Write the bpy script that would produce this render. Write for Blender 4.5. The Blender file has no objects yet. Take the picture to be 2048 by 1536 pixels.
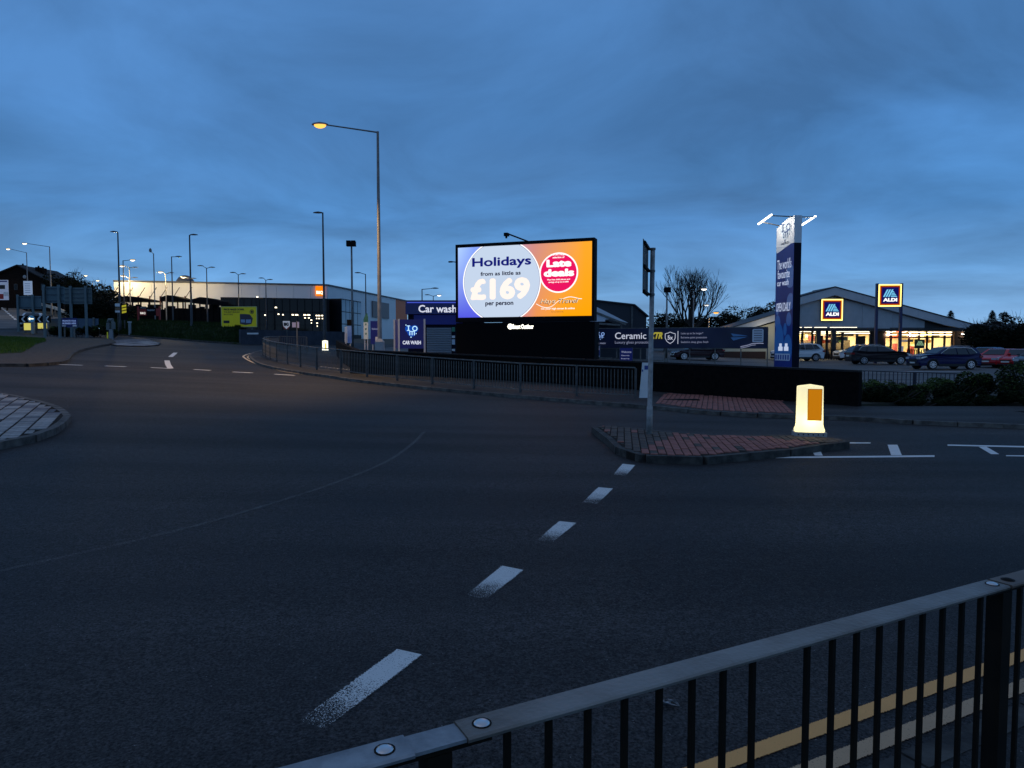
import bpy, bmesh, math, random
from mathutils import Vector, Matrix
from mathutils.geometry import tessellate_polygon
R = math.radians
rng = random.Random(7)
scene = bpy.context.scene
COL = scene.collection

# ------------------------------------------------------------------ camera
F, CX, CY, EYE, TILT = 1400.0, 1024.0, 768.0, 1.9, R(2.98)
cam_d = bpy.data.cameras.new('camera')
cam_d.sensor_width = 36.0
cam_d.lens = F / 2048.0 * 36.0
cam_d.clip_start, cam_d.clip_end = 0.05, 4000
cam = bpy.data.objects.new('camera', cam_d)
cam.location = (0, 0, EYE)
cam.rotation_euler = (math.pi / 2 - TILT, 0, 0)
COL.objects.link(cam)
scene.camera = cam

# ------------------------------------------------------------------ sky and exposure
scene.view_settings.view_transform = 'Standard'
scene.view_settings.look = 'None'
scene.view_settings.exposure = 0.0
scene.view_settings.gamma = 1.0
scene.view_settings.use_curve_mapping = False
scene.cycles.use_denoising = True
scene.cycles.sample_clamp_indirect = 3.0
scene.cycles.max_bounces = 6
scene.cycles.caustics_reflective = False
scene.cycles.caustics_refractive = False

def srgb(r, g, b):
    f = lambda c: (c / 255 / 12.92) if c <= 10 else ((c / 255 + 0.055) / 1.055) ** 2.4
    return (f(r), f(g), f(b), 1.0)

world = bpy.data.worlds.new('World')
scene.world = world
world.use_nodes = True
nt = world.node_tree
for n in list(nt.nodes):
    nt.nodes.remove(n)
def wn(t, **kw):
    n = nt.nodes.new(t)
    for k, v in kw.items():
        setattr(n, k, v)
    return n
def wl(a, b):
    nt.links.new(a, b)
tc = wn('ShaderNodeTexCoord')
sep = wn('ShaderNodeSeparateXYZ'); wl(tc.outputs['Generated'], sep.inputs[0])
zc = wn('ShaderNodeMath', operation='MAXIMUM'); wl(sep.outputs[2], zc.inputs[0]); zc.inputs[1].default_value = 0.0
ramp = wn('ShaderNodeValToRGB'); wl(zc.outputs[0], ramp.inputs[0])
cr = ramp.color_ramp
stops = [(0.0, srgb(146, 192, 232)), (0.05, srgb(118, 167, 214)), (0.10, srgb(94, 148, 201)), (0.17, srgb(74, 130, 188)),
         (0.28, srgb(70, 122, 180)), (0.42, srgb(70, 117, 172)), (0.7, srgb(84, 112, 152)), (1.0, srgb(96, 114, 144))]
while len(cr.elements) < len(stops):
    cr.elements.new(0.5)
for e, (p, c) in zip(cr.elements, stops):
    e.position = p; e.color = c
# cloud deck: direction projected on a flat layer
zz = wn('ShaderNodeMath', operation='ADD'); wl(zc.outputs[0], zz.inputs[0]); zz.inputs[1].default_value = 0.16
dx = wn('ShaderNodeMath', operation='DIVIDE'); wl(sep.outputs[0], dx.inputs[0]); wl(zz.outputs[0], dx.inputs[1])
dy = wn('ShaderNodeMath', operation='DIVIDE'); wl(sep.outputs[1], dy.inputs[0]); wl(zz.outputs[0], dy.inputs[1])
cmb = wn('ShaderNodeCombineXYZ'); wl(dx.outputs[0], cmb.inputs[0]); wl(dy.outputs[0], cmb.inputs[1]); cmb.inputs[2].default_value = 3.7
mp = wn('ShaderNodeMapping'); wl(cmb.outputs[0], mp.inputs[0]); mp.inputs['Rotation'].default_value = (0, 0, R(24)); mp.inputs['Scale'].default_value = (1.0, 1.15, 1)
nz = wn('ShaderNodeTexNoise'); wl(mp.outputs[0], nz.inputs['Vector'])
nz.inputs['Scale'].default_value = 1.15; nz.inputs['Detail'].default_value = 8; nz.inputs['Roughness'].default_value = 0.56; nz.inputs['Distortion'].default_value = 0.5
mr = wn('ShaderNodeMapRange'); wl(nz.outputs['Fac'], mr.inputs[0])
mr.inputs[1].default_value = 0.30; mr.inputs[2].default_value = 0.70; mr.inputs[3].default_value = 0.74; mr.inputs[4].default_value = 1.36
mul = wn('ShaderNodeMix', data_type='RGBA', blend_type='MULTIPLY'); mul.inputs[0].default_value = 1.0
wl(ramp.outputs[0], mul.inputs[6]); wl(mr.outputs[0], mul.inputs[7])
# greyer, slightly violet where the cloud is thick
nz2 = wn('ShaderNodeTexNoise'); wl(mp.outputs[0], nz2.inputs['Vector'])
nz2.inputs['Scale'].default_value = 0.42; nz2.inputs['Detail'].default_value = 4
mr2 = wn('ShaderNodeMapRange'); wl(nz2.outputs['Fac'], mr2.inputs[0])
mr2.inputs[1].default_value = 0.42; mr2.inputs[2].default_value = 0.72; mr2.inputs[3].default_value = 0.0; mr2.inputs[4].default_value = 0.35
mixv = wn('ShaderNodeMix', data_type='RGBA'); wl(mr2.outputs[0], mixv.inputs[0]); wl(mul.outputs[2], mixv.inputs[6]); mixv.inputs[7].default_value = srgb(86, 118, 164)
# a little of the clear dusk sky above the cloud comes through
sky = wn('ShaderNodeTexSky'); sky.sky_type = 'NISHITA'; sky.sun_disc = False
sky.sun_elevation = R(1.0); sky.sun_rotation = R(150)
sk = wn('ShaderNodeMix', data_type='RGBA', blend_type='ADD'); sk.inputs[0].default_value = 0.006
wl(mixv.outputs[2], sk.inputs[6]); wl(sky.outputs[0], sk.inputs[7])
bg = wn('ShaderNodeBackground'); wl(sk.outputs[2], bg.inputs[0]); bg.inputs[1].default_value = 1.06
wo = wn('ShaderNodeOutputWorld'); wl(bg.outputs[0], wo.inputs[0])

sun_d = bpy.data.lights.new('warm_fill_sun', 'SUN')
sun_d.energy = 0.08; sun_d.angle = R(60); sun_d.color = (1.0, 0.78, 0.55)  # no sun at this hour; soft warm lamp added to neutralise the blue light
sun = bpy.data.objects.new('warm_fill_sun', sun_d)
sun.rotation_euler = (R(38), 0, R(-60)); COL.objects.link(sun)

# ------------------------------------------------------------------ terrain
def sstep(a, b, x):
    t = min(1, max(0, (x - a) / (b - a)))
    return t * t * (3 - 2 * t)
def H(X, Y):
    w = .5 * (Y - 23) - .6 * X
    k = 3.0
    a = (w + 3.9) / k
    s = k * (a if a > 30 else math.log1p(math.exp(a)))
    z = .062 * s
    capped = z if z < 3.2 else 3.2 + .5 * (1 - math.exp(-(z - 3.2) / .5))
    if Y > 45 and X < 0:
        t = sstep(.565, .61, -X / Y) * sstep(48, 58, Y)
        hill = z + .045 * max(0, Y - 64)
        hill = min(hill, 14)
        return capped + (hill - capped) * t
    return capped
def HS(X, Y):          # level of the retail car park behind the long wall
    return max(H(X, Y) + .02, .40 + .014 * (Y - 50))

ct, st = math.cos(TILT), math.sin(TILT)
def ray(px, py):       # direction with unit depth along the view axis, turned to world
    x = (px - CX) / F; v = -(py - CY) / F
    return Vector((x, ct + v * st, -st + v * ct))
def At(px, py, Y):     # the point at distance Y north of the camera
    d = ray(px, py); t = Y / d.y
    return Vector((0, 0, EYE)) + d * t
def onZ(px, py, z):
    d = ray(px, py); t = (z - EYE) / d.z
    return Vector((0, 0, EYE)) + d * t
def P(px, py, dz=0.0, hf=H):   # the point of the ground seen there
    d = ray(px, py); o = Vector((0, 0, EYE))
    t, step = 1.5, .25
    prev = t
    while t < 260:
        p = o + d * t
        if p.z <= hf(p.x, p.y) + dz:
            a, b = prev, t
            for _ in range(30):
                m = (a + b) / 2; p = o + d * m
                if p.z <= hf(p.x, p.y) + dz: b = m
                else: a = m
            return o + d * b
        prev = t; t += step
    return o + d * 200

# ------------------------------------------------------------------ materials
MATS = {}
def mat(name, c1, rough=.6, c2=None, scale=8, metal=0, bump=0, bscale=None, emis=None, estr=0, perobj=0, spec=.5, detail=4):
    if name in MATS: return MATS[name]
    m = bpy.data.materials.new(name); m.use_nodes = True
    t = m.node_tree; b = t.nodes['Principled BSDF']
    c1 = tuple(c1) + ((1,) if len(c1) == 3 else ())
    b.inputs['Base Color'].default_value = c1
    b.inputs['Roughness'].default_value = rough
    b.inputs['Metallic'].default_value = metal
    b.inputs['Specular IOR Level'].default_value = spec
    out = None
    if c2 is not None:
        c2 = tuple(c2) + ((1,) if len(c2) == 3 else ())
        tcn = t.nodes.new('ShaderNodeTexCoord')
        n = t.nodes.new('ShaderNodeTexNoise'); n.inputs['Scale'].default_value = scale; n.inputs['Detail'].default_value = detail
        t.links.new(tcn.outputs['Object'], n.inputs['Vector'])
        r = t.nodes.new('ShaderNodeValToRGB'); r.color_ramp.elements[0].position = .35; r.color_ramp.elements[1].position = .65
        r.color_ramp.elements[0].color = c1; r.color_ramp.elements[1].color = c2
        t.links.new(n.outputs['Fac'], r.inputs[0]); out = r.outputs[0]
    if perobj:
        oi = t.nodes.new('ShaderNodeObjectInfo')
        mr_ = t.nodes.new('ShaderNodeMapRange'); mr_.inputs[3].default_value = 1 - perobj; mr_.inputs[4].default_value = 1 + perobj
        t.links.new(oi.outputs['Random'], mr_.inputs[0])
        mx = t.nodes.new('ShaderNodeMix'); mx.data_type = 'RGBA'; mx.blend_type = 'MULTIPLY'; mx.inputs[0].default_value = 1
        if out: t.links.new(out, mx.inputs[6])
        else: mx.inputs[6].default_value = c1
        t.links.new(mr_.outputs[0], mx.inputs[7]); out = mx.outputs[2]
    if out: t.links.new(out, b.inputs['Base Color'])
    if bump:
        tcn = t.nodes.new('ShaderNodeTexCoord')
        n = t.nodes.new('ShaderNodeTexNoise'); n.inputs['Scale'].default_value = bscale or scale * 4; n.inputs['Detail'].default_value = 3
        t.links.new(tcn.outputs['Object'], n.inputs['Vector'])
        bp = t.nodes.new('ShaderNodeBump'); bp.inputs['Strength'].default_value = bump; bp.inputs['Distance'].default_value = .02
        t.links.new(n.outputs['Fac'], bp.inputs['Height']); t.links.new(bp.outputs[0], b.inputs['Normal'])
    if emis:
        b.inputs['Emission Color'].default_value = tuple(emis) + ((1,) if len(emis) == 3 else ())
        b.inputs['Emission Strength'].default_value = estr
    MATS[name] = m
    return m
def emit(name, c, s):
    if name in MATS: return MATS[name]
    m = bpy.data.materials.new(name); m.use_nodes = True
    t = m.node_tree
    t.nodes.remove(t.nodes['Principled BSDF'])
    e = t.nodes.new('ShaderNodeEmission'); e.inputs[0].default_value = tuple(c)[:3] + (1,); e.inputs[1].default_value = s
    t.links.new(e.outputs[0], t.nodes['Material Output'].inputs[0])
    MATS[name] = m
    return m

def asphalt_mat(name, lo, hi, tint1, tint2):
    m = bpy.data.materials.new(name); m.use_nodes = True
    t = m.node_tree; b = t.nodes['Principled BSDF']
    tcn = t.nodes.new('ShaderNodeTexCoord')
    def noise(sc, det=4, ro=.5, map_=None):
        n = t.nodes.new('ShaderNodeTexNoise'); n.inputs['Scale'].default_value = sc; n.inputs['Detail'].default_value = det; n.inputs['Roughness'].default_value = ro
        t.links.new((map_ or tcn).outputs['Object'] if not map_ else map_.outputs[0], n.inputs['Vector'])
        return n
    patch = noise(.28, 5, .55)
    agg2 = noise(17, 3, .6)
    rp = t.nodes.new('ShaderNodeValToRGB'); rp.color_ramp.elements[0].position = .33; rp.color_ramp.elements[1].position = .68
    rp.color_ramp.elements[0].color = tuple(tint1) + (1,); rp.color_ramp.elements[1].color = tuple(tint2) + (1,)
    t.links.new(patch.outputs['Fac'], rp.inputs[0])
    agg = noise(58, 4, .75)
    ra = t.nodes.new('ShaderNodeMapRange'); ra.inputs[1].default_value = .36; ra.inputs[2].default_value = .66; ra.inputs[3].default_value = lo; ra.inputs[4].default_value = hi
    t.links.new(agg.outputs['Fac'], ra.inputs[0])
    mx = t.nodes.new('ShaderNodeMix'); mx.data_type = 'RGBA'; mx.blend_type = 'MULTIPLY'; mx.inputs[0].default_value = 1
    rb_ = t.nodes.new('ShaderNodeMapRange'); rb_.inputs[1].default_value = .3; rb_.inputs[2].default_value = .7; rb_.inputs[3].default_value = .72; rb_.inputs[4].default_value = 1.28
    t.links.new(agg2.outputs['Fac'], rb_.inputs[0])
    m2 = t.nodes.new('ShaderNodeMath'); m2.operation = 'MULTIPLY'; t.links.new(ra.outputs[0], m2.inputs[0]); t.links.new(rb_.outputs[0], m2.inputs[1])
    t.links.new(rp.outputs[0], mx.inputs[6]); t.links.new(m2.outputs[0], mx.inputs[7])
    mpt = t.nodes.new('ShaderNodeMapping'); mpt.inputs['Rotation'].default_value = (0, 0, R(-28)); mpt.inputs['Scale'].default_value = (.10, .75, 1); t.links.new(tcn.outputs['Object'], mpt.inputs[0])
    trk = noise(1.0, 3, .5, mpt); rt = t.nodes.new('ShaderNodeMapRange'); rt.inputs[1].default_value = .32; rt.inputs[2].default_value = .68; rt.inputs[3].default_value = .68; rt.inputs[4].default_value = 1.4
    t.links.new(trk.outputs['Fac'], rt.inputs[0])
    mt = t.nodes.new('ShaderNodeMix'); mt.data_type = 'RGBA'; mt.blend_type = 'MULTIPLY'; mt.inputs[0].default_value = 1; t.links.new(mx.outputs[2], mt.inputs[6]); t.links.new(rt.outputs[0], mt.inputs[7]); mx = mt
    # pale chips in the surface
    v = t.nodes.new('ShaderNodeTexVoronoi'); v.inputs['Scale'].default_value = 26; t.links.new(tcn.outputs['Object'], v.inputs['Vector'])
    lt = t.nodes.new('ShaderNodeMath'); lt.operation = 'LESS_THAN'; lt.inputs[1].default_value = .085; t.links.new(v.outputs['Distance'], lt.inputs[0])
    sp = t.nodes.new('ShaderNodeSeparateColor'); t.links.new(v.outputs['Color'], sp.inputs[0])
    gt = t.nodes.new('ShaderNodeMath'); gt.operation = 'GREATER_THAN'; gt.inputs[1].default_value = .86; t.links.new(sp.outputs[0], gt.inputs[0])
    an = t.nodes.new('ShaderNodeMath'); an.operation = 'MULTIPLY'; t.links.new(lt.outputs[0], an.inputs[0]); t.links.new(gt.outputs[0], an.inputs[1])
    mc = t.nodes.new('ShaderNodeMix'); mc.data_type = 'RGBA'; t.links.new(an.outputs[0], mc.inputs[0]); t.links.new(mx.outputs[2], mc.inputs[6]); mc.inputs[7].default_value = (.3, .29, .28, 1)
    t.links.new(mc.outputs[2], b.inputs['Base Color'])
    rr = t.nodes.new('ShaderNodeMapRange'); rr.inputs[3].default_value = .55; rr.inputs[4].default_value = .85
    t.links.new(patch.outputs['Fac'], rr.inputs[0]); t.links.new(rr.outputs[0], b.inputs['Roughness'])
    b.inputs['Specular IOR Level'].default_value = .14
    bp = t.nodes.new('ShaderNodeBump'); bp.inputs['Strength'].default_value = .9; bp.inputs['Distance'].default_value = .012
    t.links.new(agg.outputs['Fac'], bp.inputs['Height']); t.links.new(bp.outputs[0], b.inputs['Normal'])
    MATS[name] = m
    return m

def paint_mat(name, col, thr0, thr1, rough=.7):
    """worn thermoplastic paint: UV.x runs along the mark, wear grows towards UV.x = 0"""
    m = bpy.data.materials.new(name); m.use_nodes = True
    t = m.node_tree; b = t.nodes['Principled BSDF']
    b.inputs['Roughness'].default_value = rough
    tcn = t.nodes.new('ShaderNodeTexCoord')
    n = t.nodes.new('ShaderNodeTexNoise'); n.inputs['Scale'].default_value = 120; n.inputs['Detail'].default_value = 4; n.inputs['Roughness'].default_value = .7
    t.links.new(tcn.outputs['Object'], n.inputs['Vector'])
    n2 = t.nodes.new('ShaderNodeTexNoise'); n2.inputs['Scale'].default_value = 7; t.links.new(tcn.outputs['Object'], n2.inputs['Vector'])
    s = t.nodes.new('ShaderNodeSeparateXYZ'); t.links.new(tcn.outputs['UV'], s.inputs[0])
    mr_ = t.nodes.new('ShaderNodeMapRange'); mr_.inputs[1].default_value = 0; mr_.inputs[2].default_value = .62; mr_.inputs[3].default_value = thr0; mr_.inputs[4].default_value = thr1
    t.links.new(s.outputs[0], mr_.inputs[0])
    ad = t.nodes.new('ShaderNodeMath'); ad.operation = 'MULTIPLY_ADD'; t.links.new(n2.outputs['Fac'], ad.inputs[0]); ad.inputs[1].default_value = .18; t.links.new(mr_.outputs[0], ad.inputs[2])
    # edges worn a little more: UV.y 0..1 across
    e = t.nodes.new('ShaderNodeMath'); e.operation = 'PINGPONG'; e.inputs[1].default_value = .5; t.links.new(s.outputs[1], e.inputs[0])
    er = t.nodes.new('ShaderNodeMapRange'); er.inputs[1].default_value = 0; er.inputs[2].default_value = .10; er.inputs[3].default_value = .34; er.inputs[4].default_value = 0
    t.links.new(e.outputs[0], er.inputs[0])
    ad2 = t.nodes.new('ShaderNodeMath'); ad2.operation = 'ADD'; t.links.new(ad.outputs[0], ad2.inputs[0]); t.links.new(er.outputs[0], ad2.inputs[1])
    gt = t.nodes.new('ShaderNodeMath'); gt.operation = 'GREATER_THAN'; t.links.new(n.outputs['Fac'], gt.inputs[0]); t.links.new(ad2.outputs[0], gt.inputs[1])
    r = t.nodes.new('ShaderNodeMix'); r.data_type = 'RGBA'; t.links.new(n2.outputs['Fac'], r.inputs[0])
    r.inputs[6].default_value = tuple(c * .8 for c in col) + (1,); r.inputs[7].default_value = tuple(col) + (1,)
    t.links.new(r.outputs[2], b.inputs['Base Color'])
    tr = t.nodes.new('ShaderNodeBsdfTransparent')
    mx = t.nodes.new('ShaderNodeMixShader'); t.links.new(gt.outputs[0], mx.inputs[0]); t.links.new(tr.outputs[0], mx.inputs[1]); t.links.new(b.outputs[0], mx.inputs[2])
    t.links.new(mx.outputs[0], t.nodes['Material Output'].inputs[0])
    MATS[name] = m
    return m

ASPHALT = asphalt_mat('asphalt', .15, 2.2, (.023, .0232, .0248), (.047, .0435, .0415))
ASPHALT_PARK = asphalt_mat('car_park_asphalt', .75, 1.3, (.10, .10, .10), (.15, .145, .14))
FOOTWAY = asphalt_mat('footway_asphalt', .5, 1.5, (.034, .034, .034), (.055, .052, .05))
WHITE_WORN = paint_mat('worn_white_paint', (.80, .80, .76), .52, .30)
TAN_MARK = paint_mat('worn_tan_paint', (.62, .40, .22), .34, .28)
WHITE_MARK = paint_mat('white_road_paint', (.84, .84, .81), .12, .06)
YELLOW_MARK = paint_mat('yellow_road_paint', (.98, .46, .13), .30, .24)
CREAM_MARK = paint_mat('faded_yellow_paint', (.88, .68, .42), .24, .18)
SEAM = paint_mat('road_seam', (.15, .145, .135), .47, .43)
KERB = mat('kerb_concrete', (.05, .046, .042), .88, (.14, .13, .115), 5, bump=.3, bscale=30, perobj=.18)
KERB_D = mat('kerb_dark', (.022, .020, .018), .9, (.075, .07, .06), 6, bump=.3, bscale=30, perobj=.18)
BRICK_RED = mat('red_paving_brick', (.25, .085, .065), .88, (.33, .125, .095), 5, perobj=.14, bump=.3, bscale=40)
BRICK_DARK = mat('mossy_paving_brick', (.06, .048, .04), .92, (.11, .08, .062), 5, perobj=.2, bump=.3, bscale=40)
BED = mat('joint_bed', (.018, .016, .014), .95, (.03, .026, .022), 9, spec=.1)
SETT = mat('pale_sett', (.25, .235, .22), .9, (.42, .39, .37), 7, perobj=.25, bump=.35, bscale=25)
SETT_DARK = mat('dark_sett', (.12, .115, .12), .9, (.2, .19, .2), 6, perobj=.3)
GALV = mat('galvanised_steel', (.11, .108, .10), .55, (.19, .185, .17), 6, metal=.4)
GALV_DK = mat('weathered_steel', (.06, .06, .06), .6, (.12, .117, .11), 5, metal=.3)
RAIL_TOP = mat('worn_rail_paint', (.11, .078, .052), .5, (.27, .245, .215), 2.6, metal=.15, bump=.25, bscale=60, detail=8)
RAIL_BLUE = mat('bare_zinc_rail', (.20, .21, .22), .5, (.36, .37, .38), 18, metal=.35, bump=.15, bscale=60)
RAIL_BLACK = mat('dark_rail_paint', (.008, .0065, .005), .7, (.018, .012, .007), 6, spec=.15)
BOLT = mat('zinc_bolt', (.7, .7, .7), .3, metal=.9)
LAMP_GREY = mat('lamp_column_grey', (.17, .17, .165), .55, (.25, .24, .23), 4, metal=.3)
LAMP_DARK = mat('lamp_column_dark', (.035, .037, .04), .5, (.055, .055, .06), 4, metal=.3)
BLACK = mat('black_paint', (.006, .006, .007), .8, spec=.12)
DARKWALL = mat('dark_brick_wall', (.005, .0045, .0045), .95, (.010, .008, .0075), 7, bump=.3, bscale=25, spec=.08)
COPING = mat('dark_coping', (.012, .011, .011), .9, (.02, .018, .018), 6)
WHITE = mat('white_panel', (.78, .78, .77), .5, (.70, .70, .69), 2)
NAVY = mat('navy_panel', (.012, .016, .09), .4, (.010, .013, .07), 3)
NAVY_DK = mat('dark_navy_panel', (.005, .006, .018), .6, spec=.15)
GLASSDK = mat('dark_glass', (.006, .007, .009), .08, spec=.22)
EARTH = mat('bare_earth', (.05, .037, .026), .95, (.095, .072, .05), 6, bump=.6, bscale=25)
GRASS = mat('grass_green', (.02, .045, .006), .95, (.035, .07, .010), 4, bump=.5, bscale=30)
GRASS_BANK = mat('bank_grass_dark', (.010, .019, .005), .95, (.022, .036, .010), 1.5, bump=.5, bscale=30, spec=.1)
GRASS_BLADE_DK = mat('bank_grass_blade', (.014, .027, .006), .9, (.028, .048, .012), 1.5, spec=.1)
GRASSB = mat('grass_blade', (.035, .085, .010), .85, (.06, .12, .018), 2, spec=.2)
LEAF = mat('shrub_leaf', (.006, .011, .004), .8, (.018, .028, .008), 3, spec=.12)
LEAF_LIT = mat('yellow_green_leaf', (.03, .055, .009), .7, (.08, .12, .025), 3, spec=.2)  # paler copy of the shrub leaf, with light put into its colour
LEAF_DK = mat('evergreen_leaf', (.006, .009, .005), .85, (.013, .018, .009), 2, spec=.1)
BARK = mat('bark', (.035, .028, .022), .95, (.06, .047, .037), 10)
TWIG = mat('dark_twig', (.03, .024, .02), .95)

# ------------------------------------------------------------------ mesh building
class MB:
    def __init__(s): s.v = []; s.f = []; s.uv = {}
    def add(s, vs, fs):
        o = len(s.v); s.v += [tuple(v) for v in vs]; s.f += [tuple(i + o for i in f) for f in fs]; return s
    def box(s, x0, x1, y0, y1, z0, z1):
        return s.add([(x0, y0, z0), (x1, y0, z0), (x1, y1, z0), (x0, y1, z0), (x0, y0, z1), (x1, y0, z1), (x1, y1, z1), (x0, y1, z1)],
                     [(0, 3, 2, 1), (4, 5, 6, 7), (0, 1, 5, 4), (1, 2, 6, 5), (2, 3, 7, 6), (3, 0, 4, 7)])
    def bar(s, a, b, w, h, up=(0, 0, 1)):      # box beam from a to b
        a, b = Vector(a), Vector(b); d = (b - a).normalized(); up = Vector(up)
        if abs(d.dot(up)) > .98: up = Vector((0, 1, 0))
        x = d.cross(up).normalized() * w / 2; y = x.cross(d).normalized() * h / 2
        vs = [p + i * x + j * y for p in (a, b) for i, j in ((-1, -1), (1, -1), (1, 1), (-1, 1))]
        return s.add(vs, [(0, 1, 2, 3), (7, 6, 5, 4), (0, 4, 5, 1), (1, 5, 6, 2), (2, 6, 7, 3), (3, 7, 4, 0)])
    def tube(s, pts, rs, n=8, cap=True):
        pts = [Vector(p) for p in pts]
        if not isinstance(rs, (list, tuple)): rs = [rs] * len(pts)
        o = len(s.v); prev = None
        for i, p in enumerate(pts):
            d = (pts[min(i + 1, len(pts) - 1)] - pts[max(i - 1, 0)]).normalized()
            up = Vector((0, 0, 1)) if abs(d.z) < .95 else Vector((0, 1, 0))
            x = d.cross(up).normalized(); y = x.cross(d).normalized()
            for k in range(n):
                a = 2 * math.pi * k / n
                s.v.append(tuple(p + (x * math.cos(a) + y * math.sin(a)) * rs[i]))
        for i in range(len(pts) - 1):
            for k in range(n):
                a, b = o + i * n + k, o + i * n + (k + 1) % n
                s.f.append((a, b, b + n, a + n))
        if cap:
            s.f.append(tuple(o + k for k in range(n))[::-1]); s.f.append(tuple(o + (len(pts) - 1) * n + k for k in range(n)))
        return s
    def ngon(s, pts): 
        o = len(s.v); s.v += [tuple(p) for p in pts]
        tris = tessellate_polygon([[Vector(p) for p in pts]])
        # keep orientation of the polygon itself
        s.f += [tuple(o + i for i in t) for t in tris]
        return s
    def prism(s, pts, off):            # planar polygon pushed along off
        off = Vector(off); n = len(pts)
        a = [Vector(p) for p in pts]; b = [p + off for p in a]
        s.ngon(a); s.ngon(b)
        o = len(s.v); s.v += [tuple(p) for p in a + b]
        s.f += [(o + i, o + (i + 1) % n, o + n + (i + 1) % n, o + n + i) for i in range(n)]
        return s
    def disc(s, c, r, n=24, ax='y'):
        pts = [(c[0] + r * math.cos(2 * math.pi * k / n), c[1], c[2] + r * math.sin(2 * math.pi * k / n)) for k in range(n)]
        o = len(s.v); s.v += pts; s.f.append(tuple(range(o, o + n))); return s
    def ring(s, c, r0, r1, n=32):
        o = len(s.v)
        for k in range(n):
            a = 2 * math.pi * k / n
            for r in (r0, r1): s.v.append((c[0] + r * math.cos(a), c[1], c[2] + r * math.sin(a)))
        for k in range(n):
            a = o + 2 * k; b = o + 2 * ((k + 1) % n); s.f.append((a, a + 1, b + 1, b))
        return s
    def sphere(s, c, r, nu=12, nv=7, sc=(1, 1, 1), v0=0.0, v1=1.0):
        o = len(s.v)
        for j in range(nv + 1):
            t = math.pi * (v0 + (v1 - v0) * j / nv)
            for i in range(nu):
                a = 2 * math.pi * i / nu
                s.v.append((c[0] + r * sc[0] * math.sin(t) * math.cos(a), c[1] + r * sc[1] * math.sin(t) * math.sin(a), c[2] + r * sc[2] * math.cos(t)))
        for j in range(nv):
            for i in range(nu):
                a = o + j * nu + i; b = o + j * nu + (i + 1) % nu; s.f.append((a, a + nu, b + nu, b))
        return s
    def mesh(s, name, smooth=False):
        me = bpy.data.meshes.new(name); me.from_pydata(s.v, [], s.f); 
        if smooth: me.polygons.foreach_set('use_smooth', [True] * len(me.polygons))
        me.update(); return me

def link(name, me, material, parent=None, loc=None, rotz=None):
    if material is not None and not me.materials: me.materials.append(material)
    o = bpy.data.objects.new(name, me); COL.objects.link(o)
    if parent: o.parent = parent
    if loc is not None: o.location = loc
    if rotz is not None: o.rotation_euler = (0, 0, rotz)
    return o
def part(name, mb, material, parent, label=None, kind=None, smooth=False):
    o = link(name, mb.mesh(name, smooth), material, parent)
    if label: o['label'] = label
    if kind: o['kind'] = kind
    return o
def thing(name, label, cat, loc, rotz=0, group=None):
    o = bpy.data.objects.new(name, None); COL.objects.link(o)
    o.empty_display_size = .2
    o.location = loc; o.rotation_euler = (0, 0, rotz); o['label'] = label; o['category'] = cat
    if group: o['group'] = group
    return o
def struct(name, mb, material, kind='structure', smooth=False):
    o = link(name, mb.mesh(name, smooth), material); o['kind'] = kind; return o
def smooth_bevel(o, w, seg=2, ang=35):
    b = o.modifiers.new('bevel', 'BEVEL'); b.width = w; b.segments = seg; b.limit_method = 'ANGLE'; b.angle_limit = R(ang)
    return o

_txt = {}
def text_geo(s, bold=0, shear=0, space=1):
    k = (s, bold, shear, space)
    if k in _txt: return _txt[k]
    cu = bpy.data.curves.new('t', 'FONT'); cu.body = s; cu.size = 1; cu.offset = bold; cu.shear = shear; cu.space_character = space
    cu.resolution_u = 3; cu.fill_mode = 'FRONT'
    ob = bpy.data.objects.new('t', cu); COL.objects.link(ob)
    dg = bpy.context.evaluated_depsgraph_get()
    me = bpy.data.meshes.new_from_object(ob.evaluated_get(dg))
    vs = [(v.co.x, v.co.y) for v in me.vertices]; fs = [tuple(p.vertices) for p in me.polygons]
    bpy.data.objects.remove(ob); bpy.data.curves.remove(cu); bpy.data.meshes.remove(me)
    _txt[k] = (vs, fs, min(v[0] for v in vs), max(v[0] for v in vs), min(v[1] for v in vs), max(v[1] for v in vs))
    return _txt[k]
def text_into(mb, s, x0, x1, z0, z1, y, bold=0, shear=0, space=1, fn=None):
    vs, fs, a, b, c, d = text_geo(s, 0, shear, space)
    k = max(0, bold); a -= k; b += k; c -= k; d += k
    sx = (x1 - x0) / (b - a); sz = (z1 - z0) / (d - c)
    offs = [(0, 0)] if k <= 0 else [(k * math.cos(i * math.pi / 4), k * math.sin(i * math.pi / 4)) for i in range(8)]
    for i, (ox, oz) in enumerate(offs):       # heavier weights: the letter shape struck several times
        out = [(x0 + (v[0] + ox - a) * sx, y - .0003 * i, z0 + (v[1] + oz - c) * sz) for v in vs]
        if fn: out = [fn(*p) for p in out]
        mb.add(out, fs)
    return mb
def lettering(parent, s, x0, x1, z0, z1, y, material, bold=0, shear=0, space=1, name='lettering'):
    return part(name, text_into(MB(), s, x0, x1, z0, z1, y, bold, shear, space), material, parent)

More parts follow.
